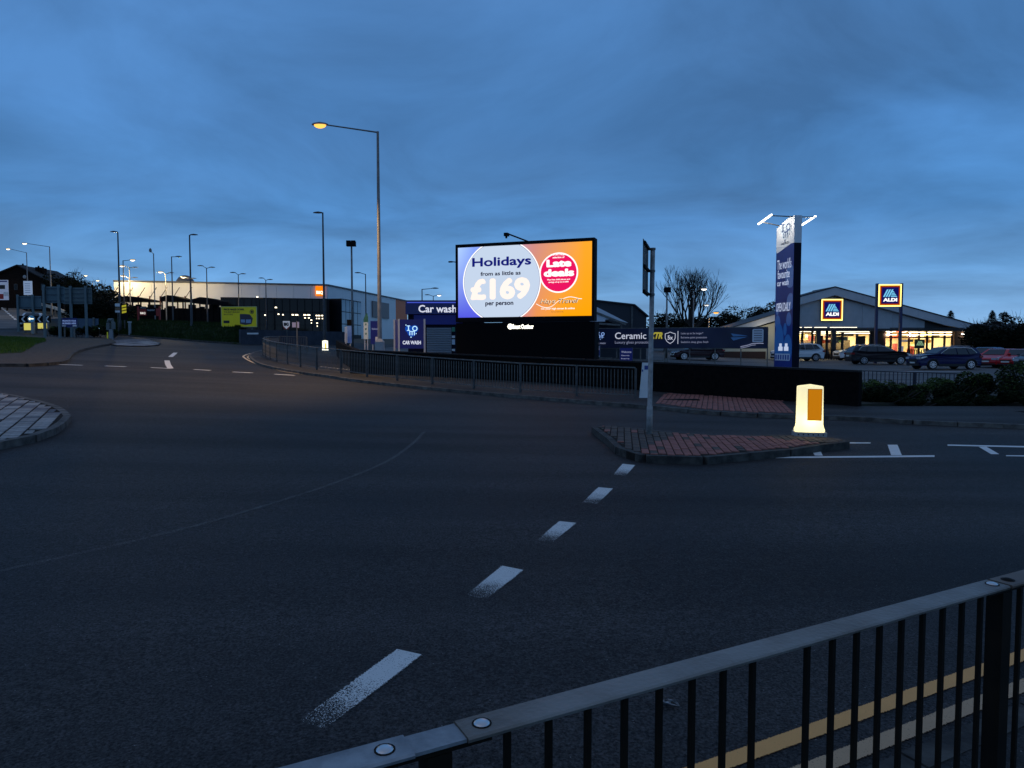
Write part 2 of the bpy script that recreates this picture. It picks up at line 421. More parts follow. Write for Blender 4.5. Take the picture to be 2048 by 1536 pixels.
def in_poly(x, y, poly):
    c = False; n = len(poly); j = n - 1
    for i in range(n):
        xi, yi = poly[i][0], poly[i][1]; xj, yj = poly[j][0], poly[j][1]
        if (yi > y) != (yj > y) and x < (xj - xi) * (y - yi) / (yj - yi) + xi: c = not c
        j = i
    return c
def edge_dist(x, y, poly):
    best = 1e9
    for i in range(len(poly)):
        a = Vector(poly[i][:2]); b = Vector(poly[(i + 1) % len(poly)][:2]); p = Vector((x, y))
        d = b - a; t = 0 if d.length_squared < 1e-9 else max(0, min(1, (p - a).dot(d) / d.length_squared))
        best = min(best, (a + d * t - p).length)
    return best
def slab(name, poly, dz, material, kind='structure', cuts=3, hf=H, skirt=.15, parent=None):
    """a raised sheet following the ground, with its sides"""
    bm = bmesh.new()
    vs = [bm.verts.new((p[0], p[1], 0)) for p in poly]
    f = bm.faces.new(vs); bm.normal_update()
    if f.normal.z < 0: f.normal_flip()
    bmesh.ops.triangulate(bm, faces=[f])
    for _ in range(cuts):
        es = [e for e in bm.edges if e.calc_length() > 1.2]
        if es: bmesh.ops.subdivide_edges(bm, edges=es, cuts=1)
        bmesh.ops.triangulate(bm, faces=[f for f in bm.faces if len(f.verts) > 3])
    bnd = [e for e in bm.edges if e.is_boundary]
    for v in bm.verts: v.co.z = hf(v.co.x, v.co.y) + dz
    r = bmesh.ops.extrude_edge_only(bm, edges=bnd)
    for v in [g for g in r['geom'] if isinstance(g, bmesh.types.BMVert)]: v.co.z -= dz + skirt
    me = bpy.data.meshes.new(name); bm.to_mesh(me); bm.free()
    o = link(name, me, material, parent)
    if kind: o['kind'] = kind
    return o
def resample(pts, step):
    pts = [Vector(p) for p in pts]; out = [pts[0]]; acc = 0
    L = [0]
    for a, b in zip(pts, pts[1:]): L.append(L[-1] + (b - a).length)
    n = max(1, round(L[-1] / step)); res = []
    for i in range(n + 1):
        s = L[-1] * i / n; k = 0
        while k < len(L) - 2 and L[k + 1] < s: k += 1
        t = 0 if L[k + 1] == L[k] else (s - L[k]) / (L[k + 1] - L[k])
        res.append(pts[k].lerp(pts[k + 1], t))
    return res
def spline(pts, n=6):     # Catmull-Rom through points
    pts = [Vector(p) for p in pts]; q = [pts[0] * 2 - pts[1]] + pts + [pts[-1] * 2 - pts[-2]]; out = []
    for i in range(1, len(q) - 2):
        a, b, c, d = q[i - 1:i + 3]
        for k in range(n):
            t = k / n
            out.append(.5 * ((2 * b) + (c - a) * t + (2 * a - 5 * b + 4 * c - d) * t * t + (3 * b - a - 3 * c + d) * t ** 3))
    out.append(pts[-1]); return out
def kerbs(parent, path, dz, material, side, step=.92, w=.125, hf=H):
    """kerb stones one by one along a path; side +1 puts them to the left of the way"""
    pts = resample([Vector((p[0], p[1])) for p in path], step)
    for a, b in zip(pts, pts[1:]):
        d = (b - a); L = d.length
        if L < .05: continue
        d /= L; nrm = Vector((-d.y, d.x)) * side
        mb = MB(); vs = []
        for (t, o) in ((.006, 0), (L - .006, 0), (L - .006, w), (.006, w)):
            p = a + d * t + nrm * o; vs.append((p.x, p.y, hf(p.x, p.y)))
        jig = rng.uniform(-.004, .004)
        low = [(x, y, z - .1) for x, y, z in vs]; hi = [(x, y, z + dz + .004 + jig) for x, y, z in vs]
        hi = [(vs[0][0] , vs[0][1], hi[0][2]), (vs[1][0], vs[1][1], hi[1][2]), hi[2], hi[3]]
        mb.add(low + hi, [(0, 3, 2, 1), (4, 5, 6, 7), (0, 1, 5, 4), (1, 2, 6, 5), (2, 3, 7, 6), (3, 0, 4, 7)])
        part('kerb_stone', mb, material, parent)

# ================================================================== ground and roads
mb = MB()
rs = [0.5, 8, 16, 24, 32, 40, 50, 60, 70, 80, 92, 105, 120, 140, 165, 200, 260, 350, 500, 800, 1400, 3000]
NA = 120
for r in rs:
    for k in range(NA):
        a = 2 * math.pi * k / NA; x, y = r * math.sin(a), r * math.cos(a)
        mb.v.append((x, y, H(x, y) - .25))
for i in range(len(rs) - 1):
    for k in range(NA):
        a, b = i * NA + k, i * NA + (k + 1) % NA
        mb.f.append((a, b, b + NA, a + NA))
mb.f = [f[::-1] for f in mb.f]
struct('ground', mb, mat('dark_ground', (.04, .042, .03), .95, (.06, .055, .04), .6), smooth=True)

def grid_sheet(name, x0, x1, y0, y1, st, hf, dz, material, cond=None):
    mb = MB(); nx = int((x1 - x0) / st); ny = int((y1 - y0) / st)
    for j in range(ny + 1):
        for i in range(nx + 1):
            x, y = x0 + i * st, y0 + j * st; mb.v.append((x, y, hf(x, y) + dz))
    for j in range(ny):
        for i in range(nx):
            if cond and not cond(x0 + (i + .5) * st, y0 + (j + .5) * st): continue
            a = j * (nx + 1) + i; mb.f.append((a, a + 1, a + nx + 2, a + nx + 1))
    return struct(name, mb, material, smooth=True)
road = grid_sheet('road', -62, 62, -8, 72, 1.0, H, 0, ASPHALT)

# the long wall line at the back of the far footway
wall_px = [(700, 746), (880, 754), (1085, 765), (1265, 779), (1400, 790), (1570, 802), (1716, 813)]
wall_base = [P(x, y, .1) for x, y in wall_px]
def wall_side(x, y):   # true behind the wall line
    if x < wall_base[0].x: a, b = wall_base[0], wall_base[1]
    elif x > wall_base[-1].x: a, b = wall_base[-2], wall_base[-1]
    else:
        for a, b in zip(wall_base, wall_base[1:]):
            if a.x <= x <= b.x: break
    return (b.x - a.x) * (y - a.y) - (b.y - a.y) * (x - a.x) > .35 * math.hypot(b.x - a.x, b.y - a.y)
xr = wall_base[0].x
park_poly = [(p.x, p.y + .2) for p in wall_base] + [(27, 23.5), (40, 24), (75, 30), (75, 104), (-6, 104), (xr - 4.5, 60), (xr - .3, wall_base[0].y + 6)]
park = slab('car_park', park_poly, .0, ASPHALT_PARK, hf=HS, cuts=5, skirt=.5)

# ------------------------------------------------------------------ road markings (children of the road)
def mark(px, material, dz=.006, along=(0, 1), n=1, name='road_marking', lab=None):
    """quad painted on the road: corners a,b (one end) c,d (other end); the wear starts at the a-b end"""
    a, b, c, d = [P(*q) for q in px]
    mb = MB(); uv = []
    k = max(1, int((a.lerp(b, .5) - c.lerp(d, .5)).length / .7))
    for i in range(k + 1):
        t = i / k
        for p in (a.lerp(d, t), b.lerp(c, t)):
            mb.v.append((p.x, p.y, H(p.x, p.y) + dz))
        uv += [(t, 0), (t, 1)]
    for i in range(k): mb.f.append((2 * i, 2 * i + 1, 2 * i + 3, 2 * i + 2))
    o = part(name, mb, material, road)
    if o.data.polygons[0].normal.z < 0: o.data.flip_normals()
    ul = o.data.uv_layers.new(name='uv')
    for l in o.data.loops: ul.data[l.index].uv = uv[l.vertex_index]
    if lab: o['label'] = lab
    return o
def strip(path, w, material, dz=.006, step=.6, name='road_marking', u=(.3, .9), par=None):
    pts = resample([Vector((p[0], p[1])) for p in path], step); mb = MB(); uv = []
    for i, p in enumerate(pts):
        d = (pts[min(i + 1, len(pts) - 1)] - pts[max(i - 1, 0)]).normalized(); nrm = Vector((-d.y, d.x)) * w / 2
        for k, q in enumerate((p - nrm, p + nrm)):
            mb.v.append((q.x, q.y, H(q.x, q.y) + dz)); uv.append((u[0] + (u[1] - u[0]) * i / (len(pts) - 1), k))
    for i in range(len(pts) - 1): mb.f.append((2 * i, 2 * i + 1, 2 * i + 3, 2 * i + 2))
    o = part(name, mb, material, par or road)
    if o.data.polygons[0].normal.z < 0: o.data.flip_normals()
    ul = o.data.uv_layers.new(name='uv')
    for l in o.data.loops: ul.data[l.index].uv = uv[l.vertex_index]
    return o
# centre dashes towards the refuge, worn at their near ends
mark([(655.7, 1462.5), (591.8, 1441.5), (791, 1299), (847, 1311.5)], WHITE_WORN)
mark([(979, 1200), (925.6, 1192), (1001.5, 1132), (1049.5, 1141.7)], WHITE_WORN)
mark([(1110, 1085), (1070, 1081), (1116, 1043), (1155, 1047)], WHITE_WORN)
mark([(1198, 1009), (1161.5, 1005.5), (1194.6, 975), (1228, 978)], WHITE_WORN)
mark([(1254, 953), (1223, 950.5), (1243.5, 928), (1272, 931)], WHITE_WORN)
# hatching beyond the refuge on the right
mark([(1551, 917), (1551, 914), (1869, 911), (1869, 914.5)], WHITE_MARK)
mark([(1629, 911.5), (1646, 912), (1639, 898.6), (1621.5, 898)], WHITE_MARK)
mark([(1782, 911), (1804, 911), (1795, 890), (1775, 890)], WHITE_MARK)
mark([(1688, 887.5), (1688, 885), (1741, 885.5), (1741, 887.5)], WHITE_MARK)
mark([(1895, 892), (1895, 889.5), (2070, 893), (2070, 896)], WHITE_MARK)
mark([(1982, 909), (1999, 909), (1973, 894), (1957, 894)], WHITE_MARK)
mark([(2012, 913), (2012, 911), (2080, 911.5), (2080, 914)], WHITE_MARK)
# give-way dashes on the left and the bent line behind them
for a, b in (((108, 728.8), (165, 730.7)), ((210, 732), (252, 733.6)), ((302, 735.3), (342, 737.3)), ((388, 739.2), (421, 741)), ((466, 744), (505, 746)), ((549, 748.5), (589, 751))):
    strip([P(*a), P(*b)], .20, WHITE_MARK)
strip([P(334, 721), P(336, 729), P(341, 737)], .24, WHITE_MARK)
strip([P(341, 714), P(351, 705.5)], .24, WHITE_MARK)
# double lines round the nose of the far footway
out_ = spline([P(*q) for q in [(517, 704.4), (497, 708), (489, 711), (487, 714), (498.7, 721.6), (524, 731.5), (557, 740.5), (589, 746.5), (625, 751), (640, 752.3)]])
inn_ = spline([P(*q) for q in [(516, 706.4), (502, 710), (496.5, 713), (496, 715.5), (506.7, 721.6), (531, 730.5), (563, 738.6), (597.5, 745), (622, 748.3)]])
strip(out_, .12, CREAM_MARK); strip(inn_, .12, CREAM_MARK)
# double lines at the near kerb
U = Vector((.889, .457)); N = Vector((-.457, .889))
def near(s, t): p = U * s + N * t; return Vector((p.x, p.y))
strip([near(-9, 2.30), near(12, 2.30)], .105, YELLOW_MARK, u=(.5, .9))
strip([near(-9, 2.085), near(12, 2.085)], .105, TAN_MARK, u=(.5, .9))
# surfacing seam that sweeps across the junction
strip(spline([P(*q) for q in [(0, 1143), (200, 1098), (400, 1050), (600, 990), (700, 955), (780, 920), (828, 885), (848, 864)]]), .075, SEAM, name='surface_seam', u=(.2, .8))
# give-way blocks of the side road seen through the railing
for i in range(9):
    a = P(640 + i * 8.4, 733.3 + i * .95); b = P(640 + i * 8.4 + 5, 733.3 + i * .95 + .55)
    strip([a, b], .16, WHITE_MARK, dz=.012, step=.2)

# ------------------------------------------------------------------ near footway (under the camera)
near_fw = slab('near_footway', [near(-12, 1.735), near(14, 1.735), near(14, -6), near(-12, -6)], .12, FOOTWAY, cuts=2)
kerbs(near_fw, [near(-12, 1.735), near(14, 1.735)], .12, KERB_D, 1, w=.125)

# ------------------------------------------------------------------ far footway with its kerb
kerb_px = [(540, 699), (520, 702), (507, 706), (502.5, 711), (511.5, 720.5), (531, 729), (567, 737), (610, 744), (647, 748.5), (696, 756), (741, 761.5),
           (800, 768), (860, 774), (970, 784), (1071, 792.5), (1127, 797), (1186, 802), (1246, 806.5), (1312, 811.5), (1380, 818), (1418, 821.5),
           (1511, 826.5), (1590, 829), (1648, 830.5), (1740, 834.5), (1839, 840.5), (1939, 844.5), (2048, 848.5), (2300, 858)]
kp = [P(x, y, .1) for x, y in kerb_px]
kerb_path = spline(kp, 5)
back = [P(700, 741, .1)] + [Vector((p.x, p.y + .15, 0)) for p in wall_base]
tail = kp[-1]
b0 = wall_base[-1]
back_edge = [Vector((p.x, p.y + .15, 0)) for p in wall_base] + [Vector((24, 21.8, 0)), Vector((tail.x, tail.y + 4.2, 0))]
inner = [P(x, y, .1) for x, y in [(556, 704), (572, 717), (600, 727), (640, 737), (680, 744)]]
poly = [(p.x, p.y) for p in kerb_path] + [(p.x, p.y) for p in reversed(back_edge)] + [(p.x, p.y) for p in reversed(inner)]
far_fw = slab('far_footway', poly, .1, FOOTWAY, cuts=4)
kerbs(far_fw, kerb_path, .1, KERB, -1 if True else 1, w=.13)
kerbs(far_fw, [(p.x, p.y) for p in inner], .1, KERB_D, 1, w=.1)

def pave(parent, poly, origin, axis, bw, bl, dz, pick, margin=.02, limit=300, name='paving_brick', gap=.012, running=True, hf=H):
    """bricks laid one by one inside a polygon: rows along axis"""
    ax = Vector(axis).normalized(); ay = Vector((-ax.y, ax.x)); o = Vector(origin)
    us = [(Vector((p[0], p[1])) - o).dot(ax) for p in poly]; vs = [(Vector((p[0], p[1])) - o).dot(ay) for p in poly]
    items = []
    ipoly = poly
    i0, i1 = int(min(us) / bw) - 1, int(max(us) / bw) + 1
    for i in range(i0, i1 + 1):
        sh = bl / 2 if (running and i % 2) else 0
        for j in range(int(min(vs) / bl) - 1, int(max(vs) / bl) + 2):
            c = o + ax * (i + .5) * bw + ay * ((j + .5) * bl + sh)
            def fits(c, l, w):
                return all(in_poly(q.x, q.y, ipoly) for q in (c + ax * sx * w * .42 + ay * sy * l * .46 for sx in (-1, 1) for sy in (-1, 1)))
            if fits(c, bl, bw): items.append((c.length, c, rng.random(), 1, 1))
            else:                  # cut bricks along the edge
                got = False
                for fr2, cs_ in ((.5, (-.25, .25)), (.25, (-.375, -.125, .125, .375))):
                    if got: break
                    for k_ in cs_:
                        c2 = c + ay * bl * k_
                        if fits(c2, bl * fr2, bw): items.append((c2.length, c2, rng.random(), fr2, 1)); got = True
                if not got:
                    for k_ in (-.25, .25):
                        for k2 in (-.375, -.125, .125, .375):
                            c2 = c + ay * bl * k2 + ax * bw * k_
                            if fits(c2, bl * .25, bw * .5): items.append((c2.length, c2, rng.random(), .25, .5))
    items.sort(key=lambda t: t[0])
    protos = {}
    rest = {}
    for k, (_, c, rn, fl, fw_) in enumerate(items):
        m = pick(c, rn); jz = rng.uniform(-.004, .006); rz = rng.uniform(-.015, .015)
        z = hf(c.x, c.y) + dz
        if k < limit:
            if m.name not in protos:
                q = MB(); a, b, t, e = bw / 2 - gap / 2, bl / 2 - gap / 2, .012, .006
                q.add([(-a, -b, -.03), (a, -b, -.03), (a, b, -.03), (-a, b, -.03), (-a, -b, t - e), (a, -b, t - e), (a, b, t - e), (-a, b, t - e),
                       (-a + e, -b + e, t), (a - e, -b + e, t), (a - e, b - e, t), (-a + e, b - e, t)],
                      [(0, 1, 5, 4), (1, 2, 6, 5), (2, 3, 7, 6), (3, 0, 4, 7), (4, 5, 9, 8), (5, 6, 10, 9), (6, 7, 11, 10), (7, 4, 8, 11), (8, 9, 10, 11)])
                me = q.mesh(name); me.materials.append(m); protos[m.name] = me
            ob = link(name, protos[m.name], None, parent)
            ang = math.atan2(ax.y, ax.x)
            gx = (hf(c.x + .2, c.y) - hf(c.x - .2, c.y)) / .4; gy = (hf(c.x, c.y + .2) - hf(c.x, c.y - .2)) / .4
            nrm = Vector((-gx, -gy, 1)).normalized()
            q = Vector((0, 0, 1)).rotation_difference(nrm) @ Matrix.Rotation(ang + rz, 4, 'Z').to_quaternion()
            ob.rotation_mode = 'QUATERNION'; ob.rotation_quaternion = q
            ob.location = (c.x, c.y, z + jz); ob.scale = (fw_ if fw_ == 1 else fw_ * .9, fl if fl == 1 else fl * .93, 1)
        else:
            q = rest.setdefault(m.name, (MB(), m))[0]
            a, b = bw * fw_ / 2 - gap / 2, bl * fl / 2 - gap / 2
            cs = [c + ax * sx * a + ay * sy * b for sx, sy in ((-1, -1), (1, -1), (1, 1), (-1, 1))]
            q.add([(p.x, p.y, hf(p.x, p.y) + dz + h + (jz if h > 0 else 0)) for h in (-.01, .012) for p in cs],
                  [(4, 5, 6, 7), (0, 1, 5, 4), (1, 2, 6, 5), (2, 3, 7, 6), (3, 0, 4, 7)])
    for n, (q, m) in rest.items():
        part('far_bricks', q, m, parent, kind='stuff')
    return len(items)

# red brick crossing let into the far footway
cross = [P(x, y, .1) for x, y in [(1331, 786), (1450, 793), (1566, 801), (1589, 826.5), (1511, 825), (1420, 820), (1372, 814.5), (1310, 807)]]
cross2 = [(p.x, p.y) for p in cross]
pave(far_fw, cross2, cross2[7], (.96, -.28), .15, .42, .1,
     lambda c, r: BRICK_RED, limit=300, gap=.02)
part('drain_grate', MB().box(-.55, .55, -.2, .2, -.01, .012), BLACK, far_fw).location = P(1362, 800, .1) + Vector((0, 0, .014))

# ------------------------------------------------------------------ refuge island in the middle
isl_px = [(1194, 854), (1212, 852), (1233, 852.5), (1257, 855), (1290, 860), (1336, 865), (1412, 870.5), (1511, 872.5), (1588, 871.5), (1652, 874.5), (1682, 878),
          (1689, 882), (1680, 886), (1629, 889), (1570, 898), (1497, 904), (1400, 912.5), (1318, 912), (1268, 907), (1254, 903), (1230, 880), (1204, 861)]
isl = [P(x, y, .12) for x, y in isl_px]
isl2 = [(p.x, p.y) for p in isl]
refuge = slab('refuge_island', isl2, .12, BED, cuts=3)
kerbs(refuge, isl2 + [isl2[0]], .12, KERB_D, 1, step=.9, w=.12)
ax = Vector((.988, -.155))
bol_c = P(1618, 872, .12)
def pick_isl(c, r):
    p = c
    if p.x < P(1345, 890, .12).x + .5 * (p.y - 13): return BRICK_DARK if r < .93 else BRICK_RED
    if (Vector((p.x, p.y)) - Vector((bol_c.x, bol_c.y))).length < .9: return BRICK_DARK
    return BRICK_RED if r < .9 else BRICK_DARK
print('refuge bricks', pave(refuge, isl2, isl2[17], ax, .135, .33, .122, pick_isl, margin=.02, limit=300, gap=.017))

# ------------------------------------------------------------------ paved splitter island on the left edge
spl_px = [(-160, 775), (-60, 780), (0, 787), (39, 795), (78, 804.5), (105.5, 814), (123, 825), (127, 832), (113, 845.5), (86, 862), (39, 875), (0, 882.6), (-80, 895), (-160, 900)]
spl = [P(x, y, .12) for x, y in spl_px]; spl2 = [(p.x, p.y) for p in spl]
splitter = slab('splitter_island', spl2, .12, BED, cuts=3)
kerbs(splitter, spl2[:], .12, KERB, 1, step=.9, w=.14)
sa, sb = P(-160, 818, .12), P(118, 833, .12)
band1 = P(0, 803, .12), P(117, 826.5, .12)
def pick_spl(c, r):
    a, b = Vector(band1[0][:2]), Vector(band1[1][:2]); d = (b - a).normalized(); s = (c - a).dot(Vector((-d.y, d.x)))
    if abs(s) < .17: return SETT_DARK
    if abs(s + 1.45) < .16 and c.x < spl2[7][0] - 1.2: return SETT_DARK
    return SETT if r < .93 else SETT_DARK
pave(splitter, spl2, (sb.x, sb.y), (.89, .46), .30, .26, .122, pick_spl, margin=.04, limit=300, name='stone_sett', gap=.04, running=False)

# ------------------------------------------------------------------ roundabout island with grass, left background
rb_px = [(-60, 727), (0, 727), (60, 727), (105, 724), (126, 721), (133, 716), (138, 709), (150, 701.5), (172, 695), (196, 690), (215, 687.5), (232, 684), (222, 677), (150, 676), (60, 671), (-60, 668)]
rb = [P(x, y, .12) for x, y in rb_px]; rb2 = [(p.x, p.y) for p in rb]
rb_s = spline(rb[:11], 4)
roundabout = slab('roundabout_island', [(p.x, p.y) for p in rb_s] + rb2[11:], .12, EARTH, cuts=4)
kerbs(roundabout, [(p.x, p.y) for p in rb_s], .12, KERB_D, -1, step=.9, w=.14)
gr_px = [(-60, 706), (0, 706), (44, 704), (58, 697), (72, 688), (92, 682), (90, 677), (40, 674), (-60, 672)]
gr = [P(x, y, .15) for x, y in gr_px]; gr2 = [(p.x, p.y) for p in gr]
grass_bed = slab('lawn', gr2, .15, GRASS, cuts=3)
mbg = MB()
xs = [p[0] for p in gr2]; ys = [p[1] for p in gr2]
cnt = 0
while cnt < 9000:
    x, y = rng.uniform(min(xs), max(xs)), rng.uniform(min(ys), max(ys))
    if not in_poly(x, y, gr2): continue
    cnt += 1
    z = H(x, y) + .15; h = rng.uniform(.05, .13); a = rng.uniform(0, 6.28); w = .02
    mbg.add([(x - w * math.cos(a), y - w * math.sin(a), z), (x + w * math.cos(a), y + w * math.sin(a), z), (x + rng.uniform(-.05, .05), y + rng.uniform(-.05, .05), z + h)], [(0, 1, 2)])
struct('grass', mbg, GRASSB, kind='stuff')
# its pale stone point
pt_px = [(206, 683), (222, 679), (250, 677), (300, 676.5), (322, 684.5), (318, 688), (290, 690), (232, 689)]
ptp = [P(x, y, .12) for x, y in pt_px]; pt2 = [(p.x, p.y) for p in ptp]
point = slab('stone_splitter', pt2, .05, BED, cuts=2)
def pick_pt(c, r):
    u = (c.x - pt2[0][0]) / (pt2[4][0] - pt2[0][0]) + .012 * (c.y - pt2[0][1])
    return SETT_DARK if u < .22 or .42 < u < .50 or .72 < u < .78 or r < .12 else SETT
pave(point, pt2, pt2[0], (1, .1), .5, .75, .052, pick_pt, limit=260, name='stone_sett', gap=.08)

# ------------------------------------------------------------------ bank in front of the DIY store
fr = [P(x, y, .0) for x, y in [(200, 667), (240, 671), (272, 674), (330, 678), (400, 684), (470, 688.5), (482, 689)]]
mb = MB(); uvw = []
for i, p in enumerate(fr):
    d = Vector((p.x, p.y)).normalized()
    for j, (t, h) in enumerate(((0, 0), (.1, .12), (.3, .13), (2, .55), (4.5, 1.25), (7, 1.75), (9, 1.95), (26, 1.6))):
        q = Vector((p.x, p.y)) + d * t; mb.v.append((q.x, q.y, p.z + h))
for i in range(len(fr) - 1):
    for j in range(7): mb.f.append((i * 8 + j, i * 8 + 8 + j, i * 8 + 9 + j, i * 8 + j + 1))
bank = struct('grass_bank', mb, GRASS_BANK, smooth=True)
mbt = MB()
for _ in range(14000):
    i = rng.randrange(len(fr) - 1); t = rng.random(); j = rng.choice((2, 3, 4, 5)); s = rng.random()
    a = Vector(mb.v[i * 8 + j]).lerp(Vector(mb.v[i * 8 + 8 + j]), t); b = Vector(mb.v[i * 8 + j + 1]).lerp(Vector(mb.v[i * 8 + 9 + j]), t)
    p = a.lerp(b, s); an = rng.uniform(0, 6.28); w = .03; h = rng.uniform(.08, .25)
    mbt.add([(p.x - w * math.cos(an), p.y - w * math.sin(an), p.z - .02), (p.x + w * math.cos(an), p.y + w * math.sin(an), p.z - .02), (p.x + rng.uniform(-.08, .08), p.y, p.z + h)], [(0, 1, 2)])
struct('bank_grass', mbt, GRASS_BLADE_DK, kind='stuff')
kerbs(bank, [(p.x, p.y) for p in fr], .12, KERB_D, 1, w=.14)

# road climbing the hill on the left
hl = [P(-40, 612, .05), P(10, 604.5, .05), P(30, 612, .05), P(52, 622, .05), P(100, 632, .05), P(142, 640, .05), P(150, 648, .05), P(90, 657, .05), P(0, 657, .05), P(-60, 655, .05)]
hill_road = slab('hill_road', [(p.x, p.y) for p in hl], .05, ASPHALT_PARK, cuts=4)
for k in range(9):
    a = Vector(P(0, 612.5, .06)).lerp(P(33, 641, .06), (k + .1) / 9); b = Vector(P(0, 612.5, .06)).lerp(P(33, 641, .06), (k + .7) / 9)
    strip([a, b], .25, WHITE_MARK, dz=.075, par=hill_road)

# ================================================================== railings
def guardrail(label, base_pts, dz, h=.97, post_step=2.0, group=None, name='pedestrian_guardrail', end_post=True, hf=H, bal=.112):
    pts = resample([Vector((p[0], p[1])) for p in base_pts], post_step)
    o = Vector((pts[0].x, pts[0].y, hf(pts[0].x, pts[0].y) + dz))
    t = thing(name, label, 'guardrail', o, group=group)
    bm_ = MB().box(-.009, .009, -.009, .009, 0, h - .18).mesh('baluster'); bm_.materials.append(GALV)
    pm = MB().box(-.032, .032, -.032, .032, -.05, h).mesh('post'); pm.materials.append(GALV_DK)
    z_ = lambda p: hf(p.x, p.y) + dz
    for i, p in enumerate(pts):
        a = math.atan2(*(pts[min(i + 1, len(pts) - 1)] - pts[max(i - 1, 0)]).yx)
        q = link('post', pm, None, t, (p.x - o.x, p.y - o.y, z_(p) - o.z), a)
    for a, b in zip(pts, pts[1:]):
        A, B = Vector((a.x, a.y, z_(a))) - o, Vector((b.x, b.y, z_(b))) - o
        up = Vector((0, 0, 1)); d = (B - A).normalized()
        part('top_rail', MB().bar(A + d * .012 + up * (h + .018), B - d * .012 + up * (h + .018), .055, .035), GALV, t)
        part('bottom_rail', MB().bar(A + d * .034 + up * .11, B - d * .034 + up * .11, .03, .03), GALV, t)
        L = (B - A).length; n = max(2, round(L / bal))
        for k in range(1, n):
            p = A + (B - A) * (k / n)
            link('baluster', bm_, None, t, p + up * .125, math.atan2(d.y, d.x))
    return t
rail_px = [(1271, 797), (1202, 793), (1080, 788), (972, 779), (877, 770), (800, 761.5), (724, 752), (669, 744.5), (624, 738.5), (588, 731), (556, 724), (535, 716.5), (526, 711)]
rail_pts = spline([P(x, y, .1) for x, y in rail_px], 4)
guardrail('long galvanised pedestrian guardrail curving along the far kerb below the bright advertising screen', rail_pts, .1)
r2 = spline([P(*q, .1) for q in [(528, 707), (545, 703), (572, 702), (614, 703)]], 4)
guardrail('short galvanised guardrail returning behind the rounded tip of the far footway', r2, .1)
# railing down the other side of the side road
r3 = [Vector((wall_base[0].x - .15, wall_base[0].y + .1, 0)), Vector((wall_base[0].x - .6, wall_base[0].y + 3, 0)), Vector((wall_base[0].x - 2.6, wall_base[0].y + 8, 0))]

# ---- the railing right in front of the camera
zr = 1.10
A = onZ(922, 1458, zr); B = onZ(1996, 1165, zr)
d = (B - A); PL = d.length; d.normalize(); ang = math.atan2(d.y, d.x)
fr_t = thing('pedestrian_guardrail', 'dark worn metal guardrail with flat grey top bar in the near corner', 'guardrail', (A.x, A.y, .12), ang)
hh = zr - .12
def rail_bar(x0, x1, m, w=.082, label=None, z=hh):
    q = MB(); t = .012
    # flat bar with softened long edges
    prof = [(-w / 2 + .002, -.011), (w / 2 - .002, -.011), (w / 2, -.004), (w / 2 - .005, 0), (-w / 2 + .005, 0), (-w / 2, -.004)]
    vs = [(x, y, z + zz) for x in (x0, x1) for y, zz in prof]; n = len(prof)
    q.add(vs, [tuple(range(n))[::-1], tuple(range(n, 2 * n))] + [(i, (i + 1) % n, n + (i + 1) % n, n + i) for i in range(n)])
    return part('top_rail', q, m, fr_t, label)
rail_bar(.0, PL - .002, RAIL_TOP)
rail_bar(-2.2, -.115, RAIL_BLUE, label='zinc grey end of the neighbouring top rail')
rail_bar(PL + .012, PL + 2.1, mat('rusty_brown_rail', (.13, .09, .065), .6, (.2, .15, .11), 6, metal=.2), label='rust brown top rail')
part('link_plate', MB().box(-.19, .06, -.026, .026, hh - .026, hh - .012), RAIL_BLACK, fr_t)
part('link_plate', MB().box(-.114, -.001, -.034, .034, hh - .0115, hh - .004), RAIL_BLUE, fr_t)
part('link_plate', MB().box(PL - .10, PL + .12, -.026, .026, hh - .026, hh - .012), RAIL_BLACK, fr_t)
for xp, m in ((-.058, RAIL_BLACK), (PL + .01, RAIL_BLACK)):
    part('post', MB().box(xp - .027, xp + .027, -.027, .027, -.05, hh - .027), m, fr_t)
for x in (-.165, .048, PL - .035, PL + .06):
    b = MB().sphere((x, 0, hh - .001), .0185, 14, 5, (1, 1, .42), 0, .5)
    part('bolt', b, BOLT if x < PL else RAIL_BLACK, fr_t, smooth=True)
    part('washer', MB().tube([(x, 0, hh - .001), (x, 0, hh + .0015)], .0215, 14), RAIL_BLACK, fr_t)
bme = MB().box(-.0068, .0068, -.0068, .0068, .10, hh - .012).mesh('baluster'); bme.materials.append(RAIL_BLACK)
nb = 19
for k in range(1, nb):
    x = k * (PL / nb) + .004
    if k == 9: continue          # one bar has come out
    link('baluster', bme, None, fr_t, (x, 0, 0))
for k in range(1, 19): 
    link('baluster', bme, None, fr_t, (PL + .03 + k * .108, 0, 0))
    link('baluster', bme, None, fr_t, (-.09 - k * .108, 0, 0))
for a, b in ((-2.1, -.096), (-.02, PL - .028), (PL + .048, PL + 2.1)):
    part('bottom_rail', MB().box(a, b, -.015, .015, .07, .099), RAIL_BLACK, fr_t)
lit = P(1340, 1411)
t = thing('litter', 'small crumpled dark wrapper lying on the road behind the near railing', 'litter', lit, .4)
q = MB(); rr = random.Random(3)
vs = [(rr.uniform(-.05, .05), rr.uniform(-.04, .04), rr.uniform(.0, .035)) for _ in range(14)]
q.add(vs, [(0, 1, 2), (2, 3, 4), (4, 5, 6), (6, 7, 8), (8, 9, 10), (10, 11, 12), (12, 13, 0), (1, 5, 9), (3, 7, 11)])
part('wrapper', q, mat('crumpled_foil', (.1, .1, .1), .4, (.4, .4, .4), 40), t)

